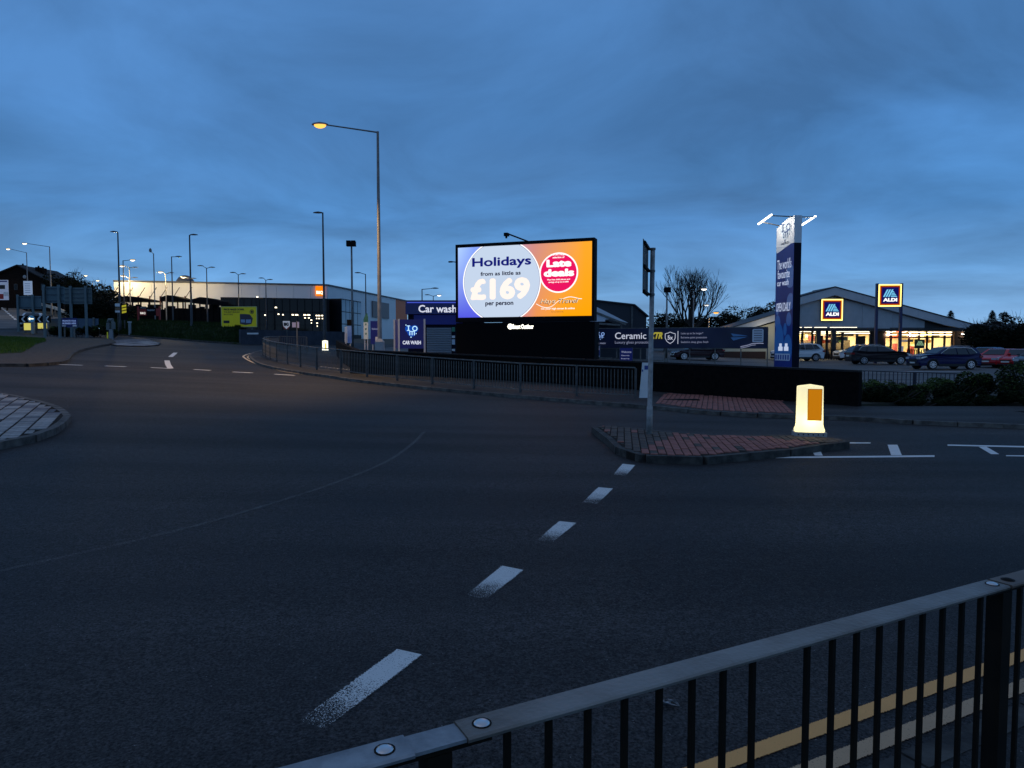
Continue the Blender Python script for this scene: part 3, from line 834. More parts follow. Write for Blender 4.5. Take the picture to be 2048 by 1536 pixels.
# ================================================================== long dark wall behind the far footway
wt = thing('boundary_wall', 'long low dark wall at the back of the far footway below the banner', 'wall', wall_base[0])
o = wall_base[0]
def ytop(x): return 698.5 + (x - 700) * .0415
wp = [(P(x, y, .1), At(x, ytop(x), P(x, y, .1).y).z) for x, y in wall_px]
mbw = MB(); mbc = MB()
for (a, za), (b, zb) in zip(wp, wp[1:]):
    u = Vector((b.x - a.x, b.y - a.y, 0)).normalized(); nn = Vector((-u.y, u.x, 0)) * .24
    def blk(m, q, lo, hi, off=0):
        a0 = Vector((a.x, a.y, 0)) - nn.normalized() * off; b0 = Vector((b.x, b.y, 0)) - nn.normalized() * off; n2 = nn + nn.normalized() * 2 * off
        vs = [(a0.x, a0.y, lo[0]), (b0.x, b0.y, lo[1]), (b0.x + n2.x, b0.y + n2.y, lo[1]), (a0.x + n2.x, a0.y + n2.y, lo[0]),
              (a0.x, a0.y, hi[0]), (b0.x, b0.y, hi[1]), (b0.x + n2.x, b0.y + n2.y, hi[1]), (a0.x + n2.x, a0.y + n2.y, hi[0])]
        q.add([Vector(v) - o for v in vs], [(0, 3, 2, 1), (4, 5, 6, 7), (0, 1, 5, 4), (1, 2, 6, 5), (2, 3, 7, 6), (3, 0, 4, 7)])
    c = MB(); blk(0, c, (a.z - .3, b.z - .3), (za - .06, zb - .06)); part('wall_panel', c, DARKWALL, wt)
    L = (b - a).length; k = max(1, round(L / .9))
    for i in range(k):
        s, e = i / k, (i + 1) / k - .008
        A_, B_ = a.lerp(b, s), a.lerp(b, e); zA, zB = za + (zb - za) * s, za + (zb - za) * e
        c = MB(); off = nn.normalized() * .02
        vs = []
        for zz in (-.058, 0):
            for p, z in ((A_ - off, zA), (B_ - off, zB), (B_ + nn + off, zB), (A_ + nn + off, zA)): vs.append(Vector((p.x, p.y, z + zz)) - o)
        c.add(vs, [(0, 3, 2, 1), (4, 5, 6, 7), (0, 1, 5, 4), (1, 2, 6, 5), (2, 3, 7, 6), (3, 0, 4, 7)])
        part('coping_stone', c, COPING, wt)
# wall that turns up the side road
wr = thing('boundary_wall', 'low dark wall turning away up the side road beside the grey lamp post', 'wall', wall_base[0])
q = MB(); pts = [(0, .3), (-.5, 3), (-2.2, 8), (-4.6, 16)]
for (x0, y0), (x1, y1) in zip(pts, pts[1:]):
    za, zb = [H(o.x + x, o.y + y) - o.z for x, y in ((x0, y0), (x1, y1))]
    vs = [(x0, y0, za - .3), (x1, y1, zb - .3), (x1 + .24, y1, zb - .3), (x0 + .24, y0, za - .3), (x0, y0, za + 1), (x1, y1, zb + 1), (x1 + .24, y1, zb + 1), (x0 + .24, y0, za + 1)]
    c = MB(); c.add(vs, [(0, 3, 2, 1), (4, 5, 6, 7), (0, 1, 5, 4), (1, 2, 6, 5), (2, 3, 7, 6), (3, 0, 4, 7)])
    part('wall_panel', c, DARKWALL, wr)

# ================================================================== lamp posts
SODIUM = emit('sodium_glow', (1, .47, .09), 1.75)
COOLLAMP = emit('white_lamp_glow', (1, .80, .50), 3)
PALELAMP = emit('pale_lamp_glow', (1, .96, .88), 2.5)
LAMP_UNLIT = mat('unlit_lens', (.3, .31, .33), .3)
def lamp_post(label, px, Y, top, arms, h_extra=0, m=LAMP_DARK, r=(.085, .05), base_z=None, power=0, lens=COOLLAMP, col=(1, .85, .62), group='street lamps', head=(.75, .3, .14), hf=H, slim=False, spot=165):
    p = At(px, top, Y); bz = hf(p.x, p.y) if base_z is None else base_z
    h = p.z - bz
    t = thing('street_lamp', label, 'street lamp', (p.x, p.y, bz), group=group)
    part('column', MB().tube([(0, 0, -.2), (0, 0, 1.35), (0, 0, 1.42), (0, 0, h)], [r[0] * 1.25, r[0] * 1.25, r[0], r[1]], 10), m, t, smooth=True)
    if not slim: part('door', MB().box(-.05, .05, -r[0] * 1.25 - .012, -r[0] * 1.25 + .02, .5, 1.0), m, t)
    for ax_, ay_, lit_ in arms:       # end of the arm in picture-sized metres right / up, lit flag
        e = Vector((ax_, 0, h + ay_)); s = Vector((0, 0, h - .04)); dd = (e - s).normalized()
        part('arm', MB().tube([s, s + dd * .15, e], [.04, .035, .03], 8), m, t)
        L, W, T = head; sg = 1 if ax_ > 0 else -1
        hd = MB()
        pr = [(0, -.3, -.2), (.15, -.8, -.6), (.5, -1, -.8), (.85, -.9, -.7), (1, -.4, -.3)]
        vs = []
        for tt, wy, _ in pr:
            wy = abs(wy) * W / 2
            x = e.x + sg * (tt * L - .08); 
            zt = T * .5 * (1 - (2 * tt - 1) ** 2) + T * .25
            vs += [(x, -wy, e.z), (x, -wy * .6, e.z + zt), (x, wy * .6, e.z + zt), (x, wy, e.z)]
        n = len(pr); fs = [(4 * i + j, 4 * i + (j + 1) % 4, 4 * i + 4 + (j + 1) % 4, 4 * i + 4 + j) for i in range(n - 1) for j in range(4)] + [(0, 3, 2, 1), (4 * n - 4, 4 * n - 3, 4 * n - 2, 4 * n - 1)]
        hd.add(vs, fs)
        ho = part('lamp_head', hd, m, t)
        ln = MB().sphere((e.x + sg * (L * .5 - .08), 0, e.z - .003), 1, 12, 4, (L * .38, W * .46, T * (1.05 if lit_ else .2)), .5, 1.0)
        lo = part('lens', ln, lens if lit_ else LAMP_UNLIT, ho, smooth=True)
        if lit_ and power:
            ld = bpy.data.lights.new('lamp_light', 'SPOT' if spot < 179 else 'POINT'); ld.energy = power; ld.color = col; ld.shadow_soft_size = .12
            if spot < 179: ld.spot_size = R(spot); ld.spot_blend = .5
            l = bpy.data.objects.new('lamp_light', ld); COL.objects.link(l); l.parent = t; l.location = (e.x + sg * (L * .5), 0, e.z - .28)
            if spot < 150: l.rotation_euler = (0, -sg * R(24), 0)
    return t
def arm(px0, px1, y0, y1, Y): return ((px1 - px0) / F * Y, -(y1 - y0) / F * Y)
# tall lit sodium lamp by the railing
yb = P(765, 744, .1).y + .5
pA = At(755.5, 263, yb)
t = lamp_post('tall grey lamp post with a glowing orange lamp over the junction', 755.5, yb, 263, [(-2.28, .29, True)], m=LAMP_GREY, r=(.10, .055), power=2900, lens=SODIUM, col=(1, .60, .22), head=(.72, .32, .14), spot=132)
part('base_cabinet', MB().box(-.19, .19, -.16, .16, -.1, 1.42), mat('base_cabinet_grey', (.3, .31, .33), .5, (.38, .39, .4), 3), t)
part('cabinet_cap', MB().add([(-.19, -.16, 1.42), (.19, -.16, 1.42), (.19, .16, 1.42), (-.19, .16, 1.42), (-.1, -.1, 1.56), (.1, -.1, 1.56), (.1, .1, 1.56), (-.1, .1, 1.56)],
     [(4, 5, 6, 7), (0, 1, 5, 4), (1, 2, 6, 5), (2, 3, 7, 6), (3, 0, 4, 7)]), MATS['base_cabinet_grey'], t)
def L(label, px, Y, top, arms, **k):
    a = []
    for (ex, ey, lit_) in arms:
        dx, dz = arm(px, ex, top, ey, Y); sg = 1 if dx > 0 else -1
        a.append((dx - sg * .35, dz, lit_))
    return lamp_post(label, px, Y, top, a, **k)
L('unlit lamp post at the end of the grass bank beside the yellow hazard bars', 235.5, 70, 465, [(227, 464, 0)], r=(.1, .06))
L('unlit lamp post rising from the middle of the grass bank, left of the yellow poster', 379, 66, 470, [(374, 470, 0)], r=(.1, .06))
L('unlit lamp post in front of the orange square shop sign', 645.5, 53, 425, [(635, 426, 0)], r=(.095, .055))
L('slender unlit lamp post between the two blue panels, behind the tall lit lamp', 731, 80, 548, [(715, 546, 0)])
L('lit lamp post at far left in front of the dark house', 53, 105, 505, [(16, 498, 1)], m=LAMP_GREY, power=500, spot=130)
L('lit lamp post behind the road sign, right of the dark house', 99, 90, 493, [(49, 487, 1)], m=LAMP_GREY, power=500, spot=130)
L('lit lamp post with a short arm above the bare bushes by the hill road', 155, 120, 553, [(172, 551, 1)], m=LAMP_GREY, power=300)
L('twin lamp post with one lit head next to the tall dark bushes', 185, 125, 563, [(172, 562, 0), (196, 561, 1)], m=LAMP_GREY, power=300)
L('lit lamp post with right arm beside the unlit hazard board lamp', 246, 84, 521, [(266, 520, 1)], power=300)
L('twin lamp post with lit left head, upper of the close pair at store corner', 259, 92, 535, [(244, 532, 1), (271, 535, 0)], m=LAMP_GREY, power=650, col=(1, .74, .36), spot=180)
L('twin lamp post with lit left head, lower of the close pair at store corner', 258.5, 97, 556, [(246, 552, 1), (271, 555.5, 0)], m=LAMP_GREY, power=650, col=(1, .74, .36), spot=180)
L('tall slim pole with a narrow unlit head before the pale store wall', 307, 78, 507, [(308.5, 503, 0)], r=(.06, .05), head=(.3, .2, .5), m=LAMP_GREY)
L('unlit lamp post with right arm between two lit lamps at the garden centre', 343, 80, 513, [(358, 513.5, 0)])
L('twin lamp post with lit left head beside the unlit right arm lamp', 331, 92, 548, [(320, 544, 1), (343, 546, 0)], m=LAMP_GREY, power=650, col=(1, .74, .36), spot=180)
L('twin lamp post with lit left head partly behind the bank lamp post', 382, 95, 557, [(366, 554.5, 1), (388, 557, 0)], m=LAMP_GREY, power=650, col=(1, .74, .36), spot=180)
L('tallest of the three unlit twin lamps along the pale store roof', 413, 88, 536, [(400, 532, 0), (425, 535, 0)])
L('middle one of the three unlit twin lamps along the pale store roof', 476.5, 92, 549, [(465, 545.5, 0), (487, 548, 0)])
L('smallest of the three unlit twin lamps along the pale store roof, nearest the orange sign', 531.5, 96, 560, [(522, 556.5, 0), (541, 559.5, 0)])
L('unlit lamp post rising behind the blue car wash fascia', 844, 72, 578, [(871, 577, 0)], hf=HS)
L('twin lamp post with a lit right head behind the car wash fascia', 866.5, 100, 592, [(854, 590, 0), (879, 590.5, 1)], lens=PALELAMP, hf=HS)
L('lamp post with a pale lit head in front of the big bare tree', 1387.5, 72, 582, [(1409, 578, 1)], lens=PALELAMP, m=LAMP_GREY, hf=HS)
L('shorter lamp post with pale lit head lower in the bare tree branches', 1397, 92, 614, [(1414, 610, 1)], lens=PALELAMP, m=LAMP_GREY, hf=HS)
L('small lamp post glowing orange right of the bare tree', 1418, 74, 627, [(1433, 625, 1)], lens=SODIUM, power=120, col=(1, .6, .25), m=LAMP_GREY, hf=HS)
def flood(label, px, Y, top, w=.62):
    p = At(px, top, Y); bz = HS(p.x, p.y)
    t = thing('floodlight_pole', label, 'floodlight', (p.x, p.y, bz), group='floodlight poles'); h = p.z - bz
    part('pole', MB().tube([(0, 0, -.2), (0, 0, h)], [.10, .07], 10), LAMP_GREY, t, smooth=True)
    for s in (-1, 1):
        q = MB(); a = w * .5
        q.box(s * a * .5 - a * .42, s * a * .5 + a * .42, -.22, .1, h + .02, h + .36)
        q.box(s * a * .5 - a * .46, s * a * .5 + a * .46, -.3, -.22, h - .04 , h + .4)
        part('floodlight', q, BLACK, t)
    part('crossbar', MB().box(-w * .5, w * .5, -.03, .03, h - .05, h + .02), BLACK, t)
flood('floodlight pole with twin dark heads left of the tall lit lamp', 703, 56, 492, .75)
flood('floodlight pole with dark head in front of the bare tree', 1334, 62, 584, .6)

# ================================================================== LED advertising screen
sL, sR = At(912, 560, 33.0), At(1189, 560, 30.8)
c = (sL + sR) / 2; W = (Vector((sR.x - sL.x, sR.y - sL.y))).length; rot = math.atan2(sR.y - sL.y, sR.x - sL.x)
gz = HS(c.x, c.y)
zt = (At(911, 487, 33.0).z + At(1190, 478, 30.8).z) / 2 - gz
zs1 = (At(915, 493, 33.0).z + At(1187, 485, 30.8).z) / 2 - gz
zs0 = (At(913, 632, 33.0).z + At(1184, 635, 30.8).z) / 2 - gz
t = thing('advertising_screen', 'big bright digital advertising screen with a holiday offer on a black stand', 'advertising screen', (c.x, c.y, gz), rot)
part('stand', MB().box(-W / 2 - .02, W / 2 + .02, .02, .9, -.3, zs0 - .25), BLACK, t)
part('plinth_panel', MB().box(-W / 2 + .02, W / 2 - .02, -.02, .019, .05, zs0 - .3), mat('black_sheet', (.005, .005, .006), .9, spec=.08), t)
fw = .11
fr_ = MB().box(-W / 2, W / 2, -.05, .5, zs0 - .22, zs0).box(-W / 2, W / 2, -.05, .5, zs1, zt).box(-W / 2, -W / 2 + fw, -.05, .5, zs0, zs1).box(W / 2 - fw, W / 2, -.05, .5, zs0, zs1).box(-W / 2 + fw, W / 2 - fw, .03, .5, zs0, zs1)
part('frame', fr_, BLACK, t)
SW, SH = W - 2 * fw, zs1 - zs0
def smat(name, c, s=1.0): return emit('screen_' + name, srgb(*c), s)
# screen: blue to orange gradient shown by the LEDs
m = bpy.data.materials.new('screen_gradient'); m.use_nodes = True; tt = m.node_tree; tt.nodes.remove(tt.nodes['Principled BSDF'])
tcn = tt.nodes.new('ShaderNodeTexCoord'); sp = tt.nodes.new('ShaderNodeSeparateXYZ'); tt.links.new(tcn.outputs['Generated'], sp.inputs[0])
r1 = tt.nodes.new('ShaderNodeValToRGB'); e_ = r1.color_ramp.elements
e_[0].position = 0; e_[0].color = srgb(82, 88, 226); e_[1].position = .8; e_[1].color = srgb(255, 164, 6)
n_ = r1.color_ramp.elements.new(.2); n_.color = srgb(88, 92, 228)
n_ = r1.color_ramp.elements.new(.60); n_.color = srgb(238, 150, 84)
r2_ = tt.nodes.new('ShaderNodeValToRGB'); e_ = r2_.color_ramp.elements
e_[0].position = 0; e_[0].color = srgb(175, 208, 255); e_[1].position = .95; e_[1].color = srgb(255, 168, 44)
n_ = r2_.color_ramp.elements.new(.13); n_.color = srgb(135, 165, 250)
n_ = r2_.color_ramp.elements.new(.58); n_.color = srgb(208, 142, 134)
mxx = tt.nodes.new('ShaderNodeMix'); mxx.data_type = 'RGBA'
tt.links.new(sp.outputs[0], r1.inputs[0]); tt.links.new(sp.outputs[0], r2_.inputs[0]); tt.links.new(sp.outputs[2], mxx.inputs[0])
tt.links.new(r1.outputs[0], mxx.inputs[6]); tt.links.new(r2_.outputs[0], mxx.inputs[7])
em = tt.nodes.new('ShaderNodeEmission'); tt.links.new(mxx.outputs[2], em.inputs[0]); em.inputs[1].default_value = 1.05
tt.links.new(em.outputs[0], tt.nodes['Material Output'].inputs[0])
scr = part('screen', MB().box(-SW / 2, SW / 2, -.005, .029, zs0, zs1), m, t)
def clip_disc(cx, cz, r, n=72):
    pts = [(cx + r * math.cos(2 * math.pi * k / n), cz + r * math.sin(2 * math.pi * k / n)) for k in range(n)]
    for ax_, lim, sg in ((1, zs0, 1), (1, zs1, -1)):
        out = []
        for a, b in zip(pts, pts[1:] + pts[:1]):
            ia, ib = sg * (a[ax_] - lim) >= 0, sg * (b[ax_] - lim) >= 0
            if ia: out.append(a)
            if ia != ib:
                k = (lim - a[ax_]) / (b[ax_] - a[ax_]); out.append((a[0] + (b[0] - a[0]) * k, a[1] + (b[1] - a[1]) * k))
        pts = out
    return pts
# u,v of the crop -> local (u 0..1 left-right, v 0..1 bottom-top)
X_ = lambda u: -SW / 2 + u * SW
Z_ = lambda v: zs0 + v * SH
def disc(cx, cz, r, y, m, name='disc'):
    q = MB(); q.ngon([(x, y, z) for x, z in clip_disc(cx, cz, r)]); return part(name, q, m, scr)
ccx, ccz, cr_ = X_(.337), Z_(.50), SW * .298
disc(ccx, ccz, cr_, -.008, smat('white', (255, 255, 255), 1.15))
disc(ccx, ccz, cr_ - .055, -.011, smat('navy_line', (60, 60, 140)))
disc(ccx, ccz, cr_ - .07, -.014, smat('pale_blue', (200, 216, 238), 1.0))
disc(X_(.763), Z_(.593), SH * .275, -.017, smat('white', (255, 255, 255), 1.15))
disc(X_(.763), Z_(.593), SH * .255, -.020, smat('pink', (238, 22, 98)))
NV = smat('navy', (18, 26, 120)); NVD = smat('deep_navy', (10, 12, 50)); WT = smat('warm_white', (255, 240, 232), 1.1); W2 = smat('white', (255, 255, 255))
def tx(s, u0, u1, v0, v1, m, bold=.03, shear=0, y=-.023): return lettering(scr, s, X_(u0), X_(u1), Z_(v0), Z_(v1), y, m, bold, shear)
tx('Holidays', .113, .563, .68, .845, NV, .028)
tx('from as little as', .178, .485, .585, .643, NVD, .025)
tx('£169', .098, .555, .245, .55, WT, .055)
tx('per person', .215, .43, .148, .212, NVD, .03)
tx("The UK's largest", .705, .82, .822, .852, W2, .03); tx('selection of', .72, .805, .79, .815, W2, .03)
tx('Late', .675, .855, .67, .775, W2, .06); tx('deals', .655, .875, .54, .645, W2, .06)
tx('Plus free child places and', .682, .845, .486, .511, W2, .03); tx('savings of up to £1,000', .69, .835, .452, .477, W2, .03)
tx('Hays Travel', .628, .905, .155, .235, NVD, .02, .35)
tx('Hays Travel', .632, .909, .16, .24, smat('cream', (255, 226, 190)), -.012, .35, -.026)
q = MB()
for k in range(24):
    a, b = k / 24, (k + 1) / 24
    f = lambda s: .175 - .055 * math.sin(math.pi * min(1, s * 2.1)) + .085 * sstep(.3, .75, s) - .03 * sstep(.75, 1, s)
    for s0, s1 in ((a, b),):
        q.add([(X_(.60 + .33 * s0), -.021, Z_(f(s0) - .004)), (X_(.60 + .33 * s1), -.021, Z_(f(s1) - .004)), (X_(.60 + .33 * s1), -.021, Z_(f(s1) + .004)), (X_(.60 + .33 * s0), -.021, Z_(f(s0) + .004))], [(0, 1, 2, 3)])
part('swoosh', q, smat('white', (255, 255, 255)), scr)
tx('On your high street & online', .636, .88, .085, .118, W2, .02); tx('Terms and conditions apply', .71, .8, .052, .065, NVD, .02)
# lit maker's name under the screen
zl = (At(1040, 653, 32).z) - gz
u0, u1 = -.62, .95
lw = emit('lit_name', (1, .95, .8), 3.0)
lettering(t, 'Smart Outdoor', At(1022, 653, 32).x - c.x + .06, At(1066, 653, 32).x - c.x + .06, zl - .11, zl + .10, -.045, lw, .03)
part('logo_disc', MB().disc((At(1017, 653, 32).x - c.x + .06, -.045, zl), .125), lw, t)
# camera on its arm above the screen
q0 = At(1043, 486, 31.9) - c; 
arm_ = MB().tube([(.25, .1, zt - .02), (-.52, -.55, zt + .28)], .035, 8)
part('camera_arm', arm_, BLACK, t)
part('camera', MB().box(-.66, -.48, -.72, -.48, zt + .17, zt + .31).box(-.62, -.55, -.62, -.55, zt + .08, zt + .17), BLACK, t)
part('side_antenna', MB().tube([(-W / 2, .3, zs1 - .63), (-W / 2 - .4, .3, zs1 - .58)], .025, 6).box(-W / 2 - .5, -W / 2 - .33, .24, .36, zs1 - .62, zs1 - .56), BLACK, t)

# ================================================================== bollards, posts and signs by the road
ORANGE = emit('orange_panel_glow', srgb(216, 134, 18), .78)
def bollard(label, p, w, d_, h, rotz, emis, panel, pm=ORANGE, glow=30):
    t = thing('lit_bollard', label, 'bollard', p, rotz, 'internally lit traffic bollards')
    part('base', MB().box(-w / 2 - .05, w / 2 + .05, -d_ / 2 - .05, d_ / 2 + .05, -.02, .09), mat('bollard_base', (.35, .35, .33), .6), t)
    for k in range(6): part('bolt', MB().tube([(-w / 2 + .02 + k * (w - .04) / 5, -d_ / 2 - .05, .05), (-w / 2 + .02 + k * (w - .04) / 5, -d_ / 2 - .062, .05)], .013, 8), BLACK, t)
    q = MB(); n = 20
    lev = [(.09, 1.12), (.14, 1.13), (.19, 1.04), (.25, 1.0), (h * .5, .985), (h - .05, .97), (h - .012, .955), (h, .90)]
    def ringpt(k, s):
        a = 2 * math.pi * k / n; ca, sa_ = math.cos(a), math.sin(a); e = .45
        return (math.copysign(abs(ca) ** e, ca) * w / 2 * s, math.copysign(abs(sa_) ** e, sa_) * d_ / 2 * s)
    for z, s in lev:
        for k in range(n): x, y = ringpt(k, s); q.v.append((x, y, z))
    for i in range(len(lev) - 1):
        for k in range(n): a, b = i * n + k, i * n + (k + 1) % n; q.f.append((a, b, b + n, a + n))
    q.v.append((0, 0, h + .035)); ci = len(q.v) - 1; o_ = (len(lev) - 1) * n
    for k in range(n): q.f.append((o_ + k, o_ + (k + 1) % n, ci))
    part('shell', q, emis, t, smooth=True)
    if panel:
        x0, x1, z0, z1 = panel
        part('panel', MB().box(x0, x1, -d_ / 2 - .012, -d_ / 2 - .002, z0, z1), pm, t)
        ed = .008
        part('panel_edge', MB().box(x0 - ed, x1 + ed, -d_ / 2 - .008, -d_ / 2 - .001, z0 - ed, z1 + ed), mat('panel_edge', (.2, .1, .02), .6), t)
    ld = bpy.data.lights.new('bollard_light', 'POINT'); ld.energy = glow; ld.color = (1, .85, .45); ld.shadow_soft_size = .25
    l = bpy.data.objects.new('bollard_light', ld); COL.objects.link(l); l.parent = t; l.location = (0, 0, .3)
    return t
# translucent shell lit from a lamp box at its foot
def shell_mat(name, col, base, k):
    m = bpy.data.materials.new(name); m.use_nodes = True; t = m.node_tree; b = t.nodes['Principled BSDF']
    b.inputs['Base Color'].default_value = (.75, .72, .55, 1); b.inputs['Roughness'].default_value = .4
    tr = t.nodes.new('ShaderNodeBsdfTranslucent'); tr.inputs[0].default_value = tuple(col) + (1,)
    mx = t.nodes.new('ShaderNodeMixShader'); mx.inputs[0].default_value = .8
    t.links.new(b.outputs[0], mx.inputs[1]); t.links.new(tr.outputs[0], mx.inputs[2])
    e = t.nodes.new('ShaderNodeEmission'); e.inputs[0].default_value = tuple(base) + (1,); e.inputs[1].default_value = k
    ad = t.nodes.new('ShaderNodeAddShader'); t.links.new(mx.outputs[0], ad.inputs[0]); t.links.new(e.outputs[0], ad.inputs[1])
    t.links.new(ad.outputs[0], t.nodes['Material Output'].inputs[0]); return m
SHELL = shell_mat('bollard_shell', (.93, .9, .66), (1, .9, .62), .42)
p = P(1618, 872, .12)
sc_ = p.y / F
bollard('glowing cream traffic bollard with orange panel on the refuge island', (p.x, p.y, p.z), 50 * sc_, .30, 101 * sc_, R(-14), SHELL, (-.055, .19, .33, .93), glow=8)
p = P(650.5, 702, .05)
bollard('small lit white and yellow bollard behind the far railing', (p.x, p.y, H(p.x, p.y)), 11 * p.y / F, .2, 22 * p.y / F, 0, emit('bollard_white_glow', (1, .97, .8), 1.5), (.02, .10, .15, .6), emit('bollard_yellow_glow', (1, .78, .1), 1.1), glow=3)
# sign post on the refuge
p = P(1298.5, 869, .12); ht = At(1306, 497, p.y)
t = thing('sign_post', 'grey sign post with an edge on sign plate standing on the refuge island', 'road sign', p, 0)
tilt = (ht.x - p.x) * .9
hz = ht.z - p.z
lx = lambda z: tilt * z / hz
part('pole', MB().tube([(0, 0, -.1), (lx(.55), 0, .55), (lx(.56), 0, .56), (lx(hz), 0, hz)], [.060, .060, .048, .046], 14), mat('sign_pole_grey', (.22, .22, .21), .6, (.36, .36, .35), 9, metal=.25, bump=.2, bscale=30), t, smooth=True)
z0, z1 = hz - 1.02 - 93 * p.y / F + 1.0, hz + .02
z0 = hz - 95 * p.y / F
a_ = R(74)    # plate turned almost edge on
ca, sa_ = math.cos(a_), math.sin(a_)
def plate(mb, u0, u1, v0, v1, z0, z1):     # u along the plate, v through it
    vs = [(-ca * u + sa_ * v, -sa_ * u - ca * v, z) for z in (z0, z1) for u, v in ((u0, v0), (u1, v0), (u1, v1), (u0, v1))]
    vs = [(x + lx(hz) - .02, y, z) for x, y, z in vs]
    return mb.add(vs, [(0, 3, 2, 1), (4, 5, 6, 7), (0, 1, 5, 4), (1, 2, 6, 5), (2, 3, 7, 6), (3, 0, 4, 7)])
part('sign_plate', plate(MB(), -.06, .98, -.078, -.07, z0, z1 + .03), mat('plate_back', (.022, .034, .042), .6, (.035, .05, .06), 3, spec=.2), t)
for zz in (z0 + .02, (z0 + z1) / 2, z1 - .05):
    part('bracket', plate(MB(), -.04, .96, -.068, -.03, zz, zz + .045), BLACK, t)
for zz in (z0 + .04, (z0 + z1) / 2 + .02, z1 - .03):
    part('clamp', MB().tube([(lx(zz), 0, zz - .02), (lx(zz), 0, zz + .02)], .056, 14), GALV, t)
# paper notice tied to the end of the railing
p = P(1287, 797, .1)
t = thing('notice', 'narrow white notice standing at the end of the far railing beside the sign post', 'notice', (p.x, p.y, p.z), R(-3))
s_ = p.y / F
part('board', MB().add([(-.14, 0, .02), (.13, 0, .02), (.17, 0, 72 * s_), (-.05, 0, 72 * s_), (-.14, .012, .02), (.13, .012, .02), (.17, .012, 72 * s_), (-.05, .012, 72 * s_)], [(0, 1, 2, 3), (4, 7, 6, 5), (0, 4, 5, 1), (1, 5, 6, 2), (2, 6, 7, 3), (3, 7, 4, 0)]), WHITE, t)
part('print', MB().box(.02, .14, -.004, -.001, 58 * s_, 66 * s_).box(-.06, -.02, -.004, -.001, 54 * s_, 58 * s_), mat('blue_print', (.03, .06, .25), .5), t)
part('leg', MB().box(.05, .07, .013, .03, -.05, 60 * s_), GALV_DK, t)

# ================================================================== car wash site
def imo(parent, cx, cz, s, y, m, mg):
    """the mark: I and o over an m, in a small heart of light"""
    q = MB(); 
    q.disc((cx - .24 * s, y + .004, cz + .14 * s), .32 * s).disc((cx + .24 * s, y + .0035, cz + .14 * s), .32 * s).disc((cx, y + .003, cz - .16 * s), .36 * s)
    part('mark_glow', q, mg, parent)
    q = MB(); w = .045 * s
    q.box(cx - .30 * s, cx - .30 * s + w * 1.6, y - .006, y, cz + .0 * s, cz + .40 * s).box(cx - .40 * s, cx - .14 * s, y - .006, y, cz + .36 * s, cz + .42 * s).box(cx - .40 * s, cx - .14 * s, y - .0061, y, cz - .02 * s, cz + .04 * s)
    q.ring((cx + .27 * s, y - .004, cz + .17 * s), .15 * s, .22 * s, 20)
    for k in (-.17, .02, .21): q.box(cx + k * s - w / 2, cx + k * s + w, y - .005, y, cz - .40 * s, cz - .06 * s)
    q.box(cx - .19 * s, cx + .25 * s, y - .0055, y, cz - .10 * s, cz - .05 * s)
    q.disc((cx + .38 * s, y - .004, cz - .26 * s), .04 * s).disc((cx - .06 * s, y - .004, cz - .56 * s), .05 * s).disc((cx - .48 * s, y - .004, cz + .46 * s), .045 * s)
    part('car_wash_mark', q, m, parent)
MARK_LIT = emit('mark_lit', srgb(190, 235, 255), 1.2)
MARK_GLOW = emit('mark_glow', srgb(18, 80, 190), .8)
SIGN_BLUE = mat('sign_blue', (.010, .013, .075), .4, emis=srgb(6, 8, 80)[:3], estr=.45)
TXT_LIT = emit('letters_lit', srgb(215, 220, 238), 1.0)
TXT_DIM = emit('letters_dim', srgb(150, 158, 190), .9)
SILVER = mat('silver_post', (.5, .5, .52), .4, metal=.4)

# cube sign CAR WASH
Y = 37.0
l, r = At(799, 668, Y), At(848, 668, Y); bz = HS((l.x + r.x) / 2, Y)
zt, zb = At(820, 639, Y).z - bz, At(820, 697, Y).z - bz
cx = (l.x + r.x) / 2; w = r.x - l.x
t = thing('car_wash_sign', 'navy box sign reading CAR WASH with pale corner posts left of the screen', 'sign', (cx, Y, bz), R(3))
part('front_panel', MB().box(-w / 2, w / 2, -.02, .02, zb, zt), SIGN_BLUE, t)
part('side_panel', MB().add([(-w / 2, 0, zb), (-w / 2 - .32, .9, zb), (-w / 2 - .32, .9, zt), (-w / 2, 0, zt), (-w / 2 + .03, .02, zb), (-w / 2 - .29, .92, zb), (-w / 2 - .29, .92, zt), (-w / 2 + .03, .02, zt)],
     [(0, 1, 2, 3), (4, 7, 6, 5), (0, 4, 5, 1), (3, 2, 6, 7)]), SIGN_BLUE, t)
for x, y in ((-w / 2 - .02, -.03), (w / 2 + .03, -.03), (-w / 2 - .36, .9)):
    part('post', MB().box(x - .045, x + .045, y - .045, y + .045, 0, zt + .03), SILVER, t)
imo(t, .0, zb + (zt - zb) * .62, .62, -.026, MARK_LIT, MARK_GLOW)
lettering(t, 'CAR WASH', -w * .37, w * .37, zb + (zt - zb) * .14, zb + (zt - zb) * .27, -.026, TXT_LIT, .035)

